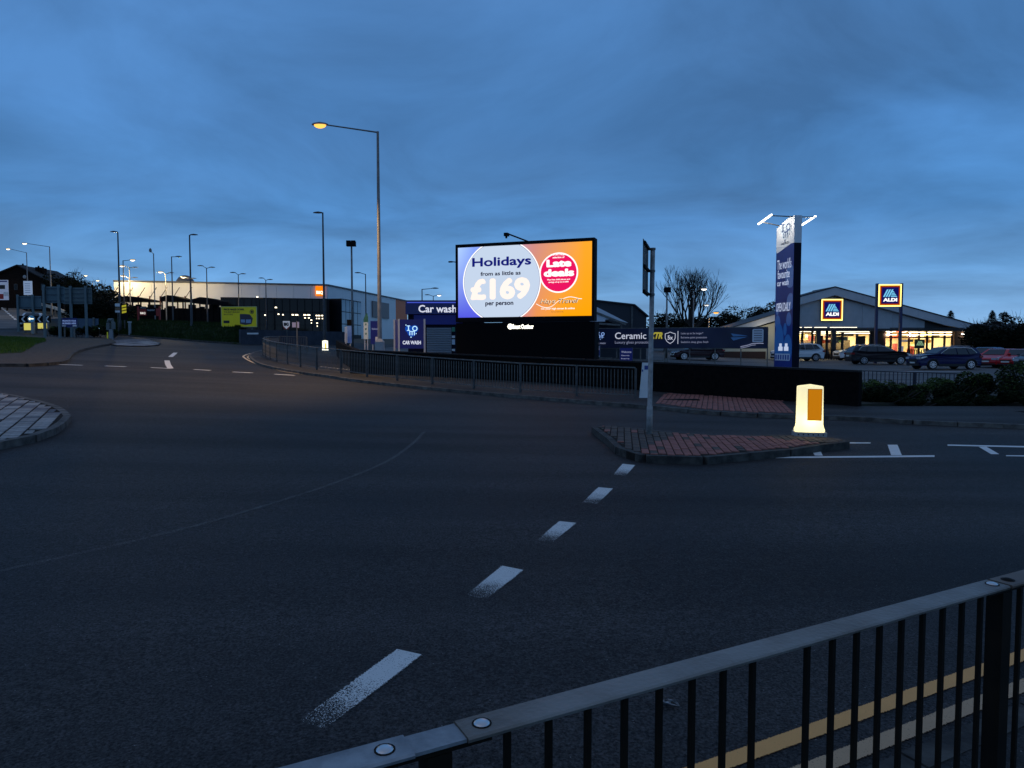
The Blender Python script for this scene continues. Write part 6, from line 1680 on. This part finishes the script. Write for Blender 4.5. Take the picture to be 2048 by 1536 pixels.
# crash barrier down the hill road
pts = [At(80, 608, 108), At(110, 616, 98), At(130, 624, 90), At(145, 637, 80)]
t = thing('crash_barrier', 'pale crash barrier running down the right side of the hill road', 'barrier', pts[0])
for a, b in zip(pts, pts[1:]):
    part('beam', MB().bar(a - pts[0], b - pts[0], .1, .42), mat('barrier_pale', (.5, .45, .36), .5), t)
for p_ in pts[1:]: part('post', MB().box(*[v for k in range(2) for v in ((p_ - pts[0])[k] - .06, (p_ - pts[0])[k] + .06)], (p_ - pts[0]).z - 1.2, (p_ - pts[0]).z), GALV_DK, t)
# two fat bollards on the stone point
for px_, y0, y1, lab in ((222.5, 640, 680, 'grey hooded bollard with a yellow plate on the splitter point'), (260, 643, 673, 'plain grey marker post right of the hooded bollard')):
    p = P(px_, y1 - 3, .12); S2 = p.y / F
    t = thing('marker_post', lab, 'bollard', (p.x, p.y, p.z)); h = (y1 - y0 - 3) * S2
    if px_ < 240:
        part('post', MB().box(-3 * S2, 3 * S2, -.1, .1, -.1, h * .5), mat('marker_grey', (.25, .28, .3), .5), t)
        part('hood', MB().tube([(-5 * S2, 0, h * .45), (-5 * S2, 0, h * .8), (-2.5 * S2, 0, h), (2.5 * S2, 0, h), (5 * S2, 0, h * .85), (5 * S2, 0, h * .5)], .16, 8), mat('hood_grey', (.12, .15, .15), .5), t)
        part('yellow_plate', MB().box(-7 * S2, -4.5 * S2, -.12, -.1, 0, h * .35), mat('plate_yellow', (.35, .4, .02), .5, emis=(.3, .35, .02), estr=.2), t)
    else:
        part('post', MB().tube([(0, 0, -.1), (0, 0, h * .9)], 2.6 * S2, 12), mat('marker_grey', (.25, .28, .3), .5), t)
        part('cap', MB().tube([(0, 0, h * .9), (0, 0, h)], 3.8 * S2, 12), mat('cap_pale', (.4, .43, .42), .5), t)

# ================================================================== cars
TYRE = mat('tyre_rubber', (.012, .012, .012), .85); RIMS = mat('alloy_rim', (.6, .6, .62), .3, metal=.8); CGLASS = mat('car_glass', (.015, .018, .022), .05, spec=.9)
HEADL = mat('headlamp_glass', (.6, .62, .65), .1, metal=.3); TAILL = mat('tail_lamp_red', (.25, .01, .01), .2); PLATE = mat('number_plate', (.75, .75, .7), .5); CLAD = mat('black_cladding', (.015, .015, .016), .7); CHR = mat('chrome_trim', (.7, .7, .7), .2, metal=.9)
def car(name, label, X, Y, z, rotz, colour, L_=4.5, Ht=1.62, Wd=1.84, style='suv', rust=None, ground_tilt=0):
    t = thing(name, label, 'car', (X, Y, z), rotz, 'cars parked in the retail car park')
    k = L_ / 4.4; kh = Ht / 1.62; hw = Wd / 2
    wr_ = .345; xf, xb = 1.36 * k, -1.30 * k; ar = .41
    def arch(cx): return [(cx + ar * math.cos(a), .30 + (ar) * math.sin(a)) for a in [R(v) for v in range(0, 181, 20)]]
    if style == 'suv':
        top = [(2.14, .36), (2.2, .52), (2.19, .78), (2.10, .95), (1.85, 1.03), (1.05, 1.12), (.25, 1.555), (-.05, 1.60), (-.8, 1.62), (-1.5, 1.57), (-1.78, 1.50), (-2.08, 1.12), (-2.17, 1.0), (-2.2, .62), (-2.14, .36)]
        win = [[(.86, 1.10), (.20, 1.50), (-.30, 1.53), (-.30, 1.08)], [(-.36, 1.08), (-.36, 1.53), (-1.0, 1.53), (-1.12, 1.08)], [(-1.18, 1.09), (-1.06, 1.525), (-1.42, 1.49), (-1.72, 1.16)]]
        ws = ((1.02, 1.14), (.27, 1.56)); rw = ((-2.07, 1.14), (-1.80, 1.49))
    else:
        top = [(2.14, .34), (2.2, .48), (2.17, .68), (2.06, .76), (1.70, .88), (1.0, 1.0), (.15, 1.45), (-.15, 1.49), (-.8, 1.5), (-1.35, 1.44), (-1.8, 1.20), (-2.02, 1.02), (-2.16, .95), (-2.2, .6), (-2.14, .34)]
        win = [[(.80, 1.0), (.12, 1.39), (-.32, 1.42), (-.32, .98)], [(-.38, .98), (-.38, 1.42), (-.95, 1.41), (-1.1, .99)], [(-1.16, 1.0), (-1.02, 1.40), (-1.3, 1.37), (-1.62, 1.1)]]
        ws = ((.98, 1.02), (.17, 1.45)); rw = ((-1.98, 1.05), (-1.40, 1.42))
    top = [(x * k, zz * kh) for x, zz in top]; win = [[(x * k, zz * kh) for x, zz in w] for w in win]
    ws = [(x * k, zz * kh) for x, zz in ws]; rw = [(x * k, zz * kh) for x, zz in rw]
    bot = [(top[-1][0], .24)] + list(reversed(arch(xb)))[::1] + list(reversed(arch(xf))) + [(top[0][0], .24)]
    outline = top + bot
    belt = 1.02 * kh
    def hy(x, zz):
        w = hw
        if zz > belt: w -= (zz - belt) / (Ht - belt) * .26
        if zz < .5: w -= (.5 - zz) * .12
        e = max(0, abs(x) - 1.55 * k) / (.65 * k); w -= .20 * e * e
        return w
    q = MB(); n = len(outline)
    Lp = [(x, hy(x, zz), zz) for x, zz in outline]; Rp = [(x, -hy(x, zz), zz) for x, zz in outline]
    tris = tessellate_polygon([[Vector((x, zz, 0)) for x, zz in outline]])
    q.v += Lp + Rp
    q.f += [tuple(tr) for tr in tris] + [tuple(n + i for i in reversed(tr)) for tr in tris]
    q.f += [(i, (i + 1) % n, n + (i + 1) % n, n + i) for i in range(n)]
    bo = part('body', q, colour, t); 
    bmx = bmesh.new(); bmx.from_mesh(bo.data); bmesh.ops.recalc_face_normals(bmx, faces=bmx.faces); bmx.to_mesh(bo.data); bmx.free()
    smooth_bevel(bo, .05, 3, 50)
    for s in (1, -1):
        for w in win:
            q = MB(); q.prism([(x, s * (hy(x, zz) + .012), zz) for x, zz in w], (0, -s * .03, 0)); part('side_window', q, CGLASS, t)
        q = MB()
        edge = [win[0][0], win[0][1], win[0][2], win[1][2], win[2][2], win[2][3]]
        for a, b in zip(edge, edge[1:]): q.bar((a[0], s * (hy(*a) + .014), a[1] + .02), (b[0], s * (hy(*b) + .014), b[1] + .02), .02, .025)
        if style == 'suv': part('window_trim', q, CHR, t)
        part('sill', MB().box(xb + ar + .02, xf - ar - .02, min(s * (hw - .06), s * (hw + .012)), max(s * (hw - .06), s * (hw + .012)), .22, .40), CLAD, t)
        for cx in (xf, xb):
            q = MB(); aa = [R(v) for v in range(0, 181, 15)]
            for a, b in zip(aa, aa[1:]):
                q.add([(cx + r_ * math.cos(g), s * (hy(cx, .6) + .012), .30 + r_ * math.sin(g)) for r_, g in ((ar - .005, a), (ar + .05, a), (ar + .05, b), (ar - .005, b))], [(0, 1, 2, 3)])
            if style == 'suv': part('arch_trim', q, CLAD, t)
            yo = s * (hw - .11)
            wh = MB().tube([(cx, yo - .11, wr_), (cx, yo - .09, wr_), (cx, yo + .09, wr_), (cx, yo + .11, wr_)], [wr_ * .93, wr_, wr_, wr_ * .93], 20)
            wo_ = part('wheel', wh, TYRE, t)
            ys = yo + s * .112
            q = MB().ring((cx, ys, wr_), wr_ * .60, wr_ * .70, 20)
            for j in range(8):
                a = 2 * math.pi * j / 8
                q.bar((cx, ys, wr_), (cx + wr_ * .62 * math.cos(a), ys, wr_ + wr_ * .62 * math.sin(a)), .05, .012, (0, 1, 0))
            q.tube([(cx, ys - .008, wr_), (cx, ys + .008, wr_)], .06, 10)
            part('rim', q, RIMS, wo_)
            part('arch_liner', MB().box(cx - ar * .9, cx + ar * .9, min(s * .30, s * (hw - .24)), max(s * .30, s * (hw - .24)), .30, .30 + ar * .75), CLAD, t)
        m = MB().sphere((.78 * k, s * (hy(.7, 1.0) + .10), 1.10 * kh), .11, 8, 5, (.7, 1, .7)); part('mirror', m, colour, t, smooth=True)
        fxh, fzh = 2.08 * k, (.80 if style == 'suv' else .70) * kh
        part('headlight', MB().prism([(fxh - .34, s * (hy(fxh - .34, fzh) + .008), fzh + .10), (fxh + .0, s * (hy(fxh, fzh) + .008), fzh - .03), (fxh + .02, s * (hy(fxh, fzh) - .0), fzh + .08), (fxh - .25, s * (hy(fxh - .25, fzh) + .006), fzh + .16)], (.02, -s * .06, 0)), HEADL, t)
        part('headlight_front', MB().box(2.13 * k, 2.2 * k + .012, min(s * .42, s * .74), max(s * .42, s * .74), fzh - .06, fzh + .07), HEADL, t)
        part('tail_light', MB().box(-2.19 * k - .012, -1.98 * k, min(s * (hy(2.1 * k, .9) - .26), s * (hy(-2.05 * k, .9) + .014)), max(s * (hy(2.1 * k, .9) - .26), s * (hy(-2.05 * k, .9) + .014)), .84 * kh, .99 * kh), TAILL, t)
    def slope_pane(pr, nm, inset=.10):
        (x0, z0), (x1, z1) = pr; d = Vector((x1 - x0, 0, z1 - z0)).normalized(); nn = Vector((-d.z, 0, d.x)); 
        if nn.z < 0: nn = -nn
        if (nm == 'rear_window') == (nn.x > 0): nn = -nn
        off = nn * .014
        a, b = hy(x0, z0) - inset, hy(x1, z1) - inset
        q = MB().prism([Vector((x0, -a, z0)) + off, Vector((x0, a, z0)) + off, Vector((x1, b, z1)) + off, Vector((x1, -b, z1)) + off], -nn * .02)
        part(nm, q, mat('windscreen_glass', (.02, .025, .03), .05, spec=.35), t)
    slope_pane(ws, 'windscreen', .12 if style == 'suv' else .2); slope_pane(rw, 'rear_window', .14)
    g_ = (.5, .52, .70) if style == 'suv' else (.34, .54, .61)
    part('grille', MB().box(2.16 * k, 2.2 * k + .014, -g_[0], g_[0], g_[1], g_[2]), CLAD, t)
    part('number_plate', MB().box(2.19 * k, 2.2 * k + .024, -.26, .26, .42, .52), PLATE, t); part('number_plate', MB().box(-2.2 * k - .024, -2.18 * k, -.26, .26, .66, .78), PLATE, t)
    part('bumper', MB().box(2.05 * k, 2.2 * k + .01, -.66, .66, .26, .42 if style == 'suv' else .33), CLAD, t)
    if style == 'suv':
        for s in (1, -1): part('roof_bar', MB().tube([(.0, s * (hw - .30), Ht + .02), (-.1, s * (hw - .30), Ht + .05), (-1.4 * k, s * (hw - .32), Ht + .02)], .018, 6), CHR, t)
    return t
def paint(n, c, r=.25): 
    m = mat(n, c, r, spec=.3); m.node_tree.nodes['Principled BSDF'].inputs['Coat Weight'].default_value = .25; return m
PW = paint('white_car_paint', (.72, .73, .74)); PN = paint('navy_car_paint', (.006, .011, .07)); PB = paint('black_car_paint', (.012, .009, .012)); PR = paint('red_car_paint', (.60, .02, .025)); PMa = paint('maroon_car_paint', (.035, .012, .016)); PBl = paint('blue_car_paint', (.01, .03, .14)); PGr = paint('dark_grey_car_paint', (.03, .035, .04))
def put(name, lab, px, Yc, rot, col, **kw):
    x = (px - CX) / F * Yc * 1.0; car(name, lab, x, Yc, HS(x, Yc), R(rot), col, **kw)
put('parked_car', 'navy blue SUV facing left, nearest car in the right hand car park', 1887, 49, 184, PN, L_=4.55, Ht=1.58)
put('parked_car', 'black SUV facing right in front of the lit shop windows', 1754, 58, -4, PB, L_=4.75, Ht=1.60)
put('parked_car', 'white SUV facing left, half hidden behind the blue totem', 1594, 66, 184, PW, L_=4.6, Ht=1.66)
put('parked_car', 'white car whose nose shows left of the black SUV', 1716, 68, 180, PW, L_=4.3, Ht=1.5)
put('parked_car', 'maroon hatchback seen under the long banner', 1394, 60, 180, PMa, L_=4.3, Ht=1.5, style='hatch')
put('parked_car', 'dark blue car behind the rear of the navy SUV', 1972, 57, 215, PBl, L_=4.3, Ht=1.55, style='hatch')
put('parked_car', 'red hatchback facing left, left one of the two red cars', 1997, 52, 211, PR, L_=4.0, Ht=1.5, style='hatch')
put('parked_car', 'red hatchback facing left, right one of the two red cars', 2036, 51, 212, PR, L_=4.0, Ht=1.5, style='hatch')
put('parked_car', 'dark grey car at the right edge of the picture', 2078, 49, 212, PGr, L_=4.2, Ht=1.5, style='hatch')
put('parked_car', 'white car far behind the right half of the banner', 1462, 78, 90, PW, L_=4.3, Ht=1.5)
put('parked_van', 'white vehicle far behind the right end of the banner', 1512, 80, 90, PW, L_=4.5, Ht=1.6)
# bay lines
for k in range(5):
    x0 = At(1755 + k * 42, 745, 44).x; q = MB()
    for yy in (45.2, 45.9):
        for xx_ in (x0, x0 + 1.1): q.v.append((xx_, yy - .4 * (xx_ - x0), HS(xx_, yy) + .006))
    q.f.append((0, 1, 3, 2)); part('bay_line', q, mat('bay_line_white', (.4, .4, .4), .7), park)
# vehicle coming down the hill
pb = P(66, 651, .05); yc = 71
xv = At(66, 650, yc).x
t_ = car('estate_car', 'white car coming down the hill road behind the chevron board', xv, yc, H(xv, yc) + .08, R(-62), PW, L_=4.4, Ht=1.6, style='hatch'); t_['group'] = 'moving traffic'

# ================================================================== dark building at the right edge
Yq = 80; l = At(1946, 650, Yq); bz = HS(l.x, Yq); zz = lambda y: At(1946, y, Yq).z - bz; xx = lambda p: At(p, 650, Yq).x - l.x
t = thing('house', 'dark low house with a chimney at the right edge behind the red cars', 'house', (l.x, Yq, bz))
part('wall', MB().box(xx(1948), xx(2200), 0, 8, -.3, zz(660)), HB, t)
rf = part('roof', MB().prism([(xx(1942), -.4, zz(661)), (xx(1954), 4, zz(646)), (xx(2200), 4, zz(646)), (xx(2200), -.4, zz(661))], (0, .15, .05)), RF, t)
part('roof', MB().prism([(xx(1942), 8.4, zz(661)), (xx(1954), 4.1, zz(646)), (xx(2200), 4.1, zz(646)), (xx(2200), 8.4, zz(661))], (0, .15, .05)), RF, t)
part('chimney', MB().box(xx(2036), xx(2045), 3.5, 4.5, zz(660), zz(640)), HB, t)

# ================================================================== fence and planting on the right
fa, fb = At(1712, 760, 30.5), At(1935, 760, 29.0)
t = thing('metal_fence', 'dark vertical bar fence above the shrubs in front of the car park', 'fence', (fa.x, fa.y, HS(fa.x, fa.y)))
e_ = Vector((fb.x - fa.x, fb.y - fa.y, 0)); Ln = e_.length; e_.normalize(); zt = At(1712, 741.5, 30.5).z - t.location.z; zt2 = At(1935, 748, 29.0).z - t.location.z
FB = mat('fence_blue_black', (.012, .014, .03), .5)
zat = lambda s: zt + (zt2 - zt) * s / Ln
for s0 in range(2):
    a, b = Ln * s0 / 2, Ln * (s0 + 1) / 2 - .004
    part('rail', MB().bar(e_ * a + Vector((0, 0, zat(a))), e_ * b + Vector((0, 0, zat(b))), .04, .035), FB, t); part('rail', MB().bar(e_ * a + Vector((0, 0, .12)), e_ * b + Vector((0, 0, .12)), .04, .03), FB, t)
n = int(Ln / .16)
for k in range(n + 1):
    s = Ln * k / n; w_ = .05 if k % 14 == 0 else .011
    part('post' if k % 14 == 0 else 'bar', MB().box(e_.x * s - w_, e_.x * s + w_, e_.y * s - w_, e_.y * s + w_, -.1, zat(s) - .018), FB, t)
def leaves(q, c, r, n, size, sc=(1, 1, 1), rr=rng, flat=.3):
    for _ in range(n):
        while True:
            v = Vector((rr.uniform(-1, 1), rr.uniform(-1, 1), rr.uniform(-1, 1)))
            if .25 < v.length < 1: break
        v = v.normalized() * (v.length ** .5)
        p = Vector((c[0] + v.x * r * sc[0], c[1] + v.y * r * sc[1], c[2] + v.z * r * sc[2]))
        a = Vector((rr.gauss(0, 1), rr.gauss(0, 1), rr.gauss(0, 1) * flat)).normalized(); b = a.cross(Vector((rr.gauss(0, 1), rr.gauss(0, 1), rr.gauss(0, 1)))).normalized()
        s = size * rr.uniform(.6, 1.4)
        q.add([p - a * s, p + b * s * .45, p + a * s, p - b * s * .45], [(0, 1, 2, 3)])
def shrub(lab, x, y, zb, w, d_, h, n, size, m=LEAF, lumps=7, m2=None, group='shrubs behind the right footway'):
    t = thing('shrub', lab, 'shrub', (x, y, zb), group=group)
    q = MB(); q2 = MB(); rr = random.Random(int(x * 100) + int(y))
    core = MB()
    for k in range(lumps):
        c = (rr.uniform(-.5, .5) * w, rr.uniform(-.4, .4) * d_, h * rr.uniform(.28, .62)); r = h * rr.uniform(.32, .45)
        leaves(q, c, r, n // lumps, size, (max(.8, w / lumps / h * 2.2), 1, 1), rr)
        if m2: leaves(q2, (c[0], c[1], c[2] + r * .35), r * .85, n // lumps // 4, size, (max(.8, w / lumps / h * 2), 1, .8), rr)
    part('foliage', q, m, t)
    if m2: part('lit_leaves', q2, m2, t)  # upper leaves in the paler copy, painted as if lit from above
    st = MB()
    for k in range(6): st.tube([(rr.uniform(-.2, .2) * w, rr.uniform(-.2, .2) * d_, -.1), (rr.uniform(-.45, .45) * w, rr.uniform(-.4, .4) * d_, h * .8)], [.03, .008], 5)
    part('stems', st, TWIG, t)
for k, (px_, yt_, Yy, w, lab, m2) in enumerate(((1738, 770, 22.4, 1.7, 'low dark shrub at the right end of the long wall', None), (1800, 771, 23.0, 1.9, 'grassy dark shrub below the left part of the bar fence', None), (1860, 772, 23.2, 1.9, 'dark shrub under the middle of the bar fence', LEAF_LIT), (1922, 762, 23.4, 1.9, 'broad dark shrub at the right end of the bar fence', None),
        (1985, 745, 23.8, 2.0, 'taller leafy shrub below the two red cars', LEAF_LIT), (2050, 722, 23.2, 1.8, 'tallest shrub at the right edge of the picture', LEAF_LIT), (2120, 715, 23.2, 2.2, 'shrub just past the right edge', None),
        (1775, 792, 21.95, 2.0, 'small front shrub at the back of the right footway', None), (1845, 795, 21.9, 2.0, 'second small front shrub along the right footway', None), (1920, 795, 21.9, 2.2, 'third small front shrub along the right footway', None), (2000, 785, 21.9, 2.2, 'fourth small front shrub along the right footway', None), (2075, 775, 21.9, 2.2, 'front shrub nearest the right edge', None))):
    x = At(px_, 700, Yy).x; zb = H(x, Yy) + .05; h = At(px_, yt_, Yy).z - zb
    shrub(lab, x, Yy, zb, w, 1.5, h, 3000, .05, LEAF, 6, m2)
for k, (px_, Yy, w, h, lab) in enumerate(((1765, 26.8, 2.2, .75, 'grass topped hedge bush behind the bar fence foot'), (1840, 26.8, 2.4, .75, 'low hedge bush behind the shrubs, centre of the fence'), (1915, 26.6, 2.4, .85, 'low hedge bush near the right fence end'))):
    x = At(px_, 700, Yy).x; shrub(lab, x, Yy, HS(x, Yy) - .1, w, 1.4, h, 2200, .05, LEAF_LIT, 6)
bed = [(wall_base[-1].x + .02, wall_base[-1].y + .3), (12.5, 22), (24, 21.95), (34, 24), (34, 30), (24, 29.5), (wall_base[-1].x + 1, 30), (wall_base[-1].x - .3, 24)]
slab('planting_bed', bed, .14, mat('bed_soil', (.02, .018, .012), .95, (.03, .03, .015), 3), hf=lambda x, y: H(x, y) + (HS(x, y) - H(x, y)) * sstep(22, 28.5, y), cuts=3, skirt=.4)
# roundabout hedge and dark bushes by the store
for k, (px_, Yy, yt, w, lab) in enumerate(((100, 60, 651, 2.6, 'low hedge clump left on the roundabout'), (150, 60, 650, 2.8, 'low hedge clump behind the sponsor sign'), (195, 62, 649, 2.8, 'low hedge clump beside the hooded bollard'))):
    c_ = At(px_, yt, Yy); zb = H(c_.x, Yy) + .05; shrub(lab, c_.x, Yy, zb, w, 1.6, max(.8, c_.z - zb), 2600, .07, LEAF, 6, LEAF_LIT, 'hedge on the roundabout')
def tree_mass(lab, px_, yt, Yy, w, n=5200, m=LEAF_DK, size=.16, grp='dark trees on the skyline', bare=False):
    c_ = At(px_, yt, Yy); zb = (HS if px_ > 1100 else H)(c_.x, Yy); h = c_.z - zb
    t = thing('tree', lab, 'tree', (c_.x, Yy, zb), group=grp); rr = random.Random(px_ * 7 + int(Yy)); q = MB(); br = MB()
    br.tube([(0, 0, -.3), (0, 0, h * .5), (.1, 0, h * .8)], [h * .03, h * .02, .03], 7)
    for k in range(11):
        a = rr.uniform(0, 6.28); c = (w * .36 * math.cos(a) * rr.uniform(.2, 1), w * .3 * math.sin(a), h * rr.uniform(.3, .86)); r = w * rr.uniform(.16, .26)
        leaves(q, c, r, n // 11, size, (1, 1, .85), rr)
        br.tube([(0, 0, h * .3), (c[0] * .6, c[1] * .6, c[2] * .8), (c[0] * 1.1, c[1], c[2] + r * 1.15)], [.08, .05, .012], 5)
        for _ in range(16):
            v = Vector((rr.gauss(0, .6), rr.gauss(0, .5), rr.uniform(.2, 1.2))).normalized() * r * rr.uniform(1.0, 1.5); s_ = Vector(c) + v * .4
            br.tube([s_, Vector(c) + v], [.02, .006], 3, cap=False)
    part('crown', q, m, t); part('trunk', br, TWIG, t)
tree_mass('dark leafy bush left of the pale store wall', 212, 576, 86, 6.4)
tree_mass('dark bush below the twin lamp left of the store', 188, 590, 84, 5.5)
tree_mass('tall scrubby tree right of the dark house', 126, 548, 108, 6.5, 3600)
tree_mass('scrubby tree behind the wide road sign', 150, 556, 112, 6.0, 3600)
tree_mass('dark shrubby tree over the hill barrier', 172, 598, 80, 5.2)
tree_mass('thick dark bush between the road sign and the store corner', 205, 606, 76, 5.2)
tree_mass('scrub tree left of the supermarket wing', 1478, 612, 96, 6.0, 3000)
tree_mass('scrub tree close to the blue totem', 1506, 606, 92, 4.6, 3000)
tree_mass('scrub tree behind the totem top left', 1536, 600, 94, 4.6, 3000)
tree_mass('low dark tree under the big bare tree on its right', 1440, 634, 90, 6.4)
tree_mass('low dark tree under the big bare tree on its left', 1330, 632, 84, 6.2)
tree_mass('low dark tree behind the trunk of the big bare tree', 1385, 630, 92, 6.2)
tree_mass('small leafy tree between the two conifers at far right', 2004, 616, 96, 3.2, 1500, size=.14)
tree_mass('thick dark tree standing before the low house at far right', 1998, 652, 68, 6.5, 4200)
tree_mass('thick dark tree at the far right edge', 2062, 650, 66, 6.5, 4200)
def conifer(lab, px_, yt, yb_, Yy, wpx):
    c_ = At(px_, yt, Yy); zb = HS(c_.x, Yy); h = c_.z - zb; w = wpx / F * Yy / 2
    t = thing('conifer_tree', lab, 'tree', (c_.x, Yy, zb), group='conifers behind the shop'); q = MB(); rr = random.Random(px_)
    part('trunk', MB().tube([(0, 0, -.2), (0, 0, h * .9)], [.18, .03], 6), BARK, t)
    hv = At(px_, yb_, Yy).z - zb
    for _ in range(4200):
        f = rr.random() ** .7; z = h - f * (h - .4); r_ = w * min(1.4, (h - z) / (h - hv)) * (.55 + .45 * rr.random()) * (1 + .22 * math.sin(z * 5)); a = rr.uniform(0, 6.28)
        p = Vector((r_ * math.cos(a), r_ * math.sin(a), z)); d_ = Vector((math.cos(a), math.sin(a), -.35)); s = Vector((-math.sin(a), math.cos(a), 0)) * .07
        q.add([p - s, p + d_ * .28, p + s], [(0, 1, 2)])
    part('crown', q, LEAF_DK, t)
conifer('small dark conifer behind the right end of the shop roof', 1902, 620, 642, 92, 20)
conifer('taller dark conifer between shop and low house', 1985, 620, 648, 90, 24)
conifer('small pointed conifer right of the thin leafy tree', 2024, 640, 650, 90, 12)
# the big bare tree
c_ = At(1378, 527, 86); zb = HS(c_.x, 86); hT_ = c_.z - zb
t = thing('bare_tree', 'big bare winter tree with a broad fan of twigs right of the sign post', 'tree', (c_.x, 86, zb)); q = MB(); qt = MB(); rr = random.Random(21)
def grow(p, d_, ln, r_, lev):
    n = 3; pts = [p]; dd = d_.copy()
    for k in range(n):
        dd = (dd + Vector((rr.gauss(0, .09), rr.gauss(0, .09), .13))).normalized(); pts.append(pts[-1] + dd * ln / n)
    (q if lev < 3 else qt).tube(pts, [r_ * (1 - .45 * k / n) for k in range(n + 1)], 6 if lev < 2 else 3, cap=False)
    if lev >= 6: return
    for k in range((2 if rr.random() < .45 else 3) if lev else 11):
        a = rr.uniform(0, 6.28) if lev else k * 2.4; sp = rr.uniform(.16, .42) if lev else .08 + .62 * (k / 11)
        perp = dd.cross(Vector((math.cos(a), math.sin(a), .3))).normalized()
        grow(pts[-1] if k < 2 else pts[-2], (dd * math.cos(sp) + perp * math.sin(sp)).normalized(), ln * (rr.uniform(.66, .84) if lev else rr.uniform(.95, 1.15)), max(.011, r_ * (.56 if lev else .45)), lev + 1)
grow(Vector((0, 0, -.2)), Vector((0, 0, 1)), hT_ * .17, .34, 0)
top = max(v[2] for v in q.v + qt.v); k = hT_ / top
sx = 4.3 / max(1, sorted(abs(v[0]) for v in qt.v)[int(len(qt.v) * .97)])
q.v = [(x * sx, y * sx, z * k) for x, y, z in q.v]; qt.v = [(x * sx, y * sx, z * k) for x, y, z in qt.v]
part('trunk', q, BARK, t); part('twigs', qt, TWIG, t)
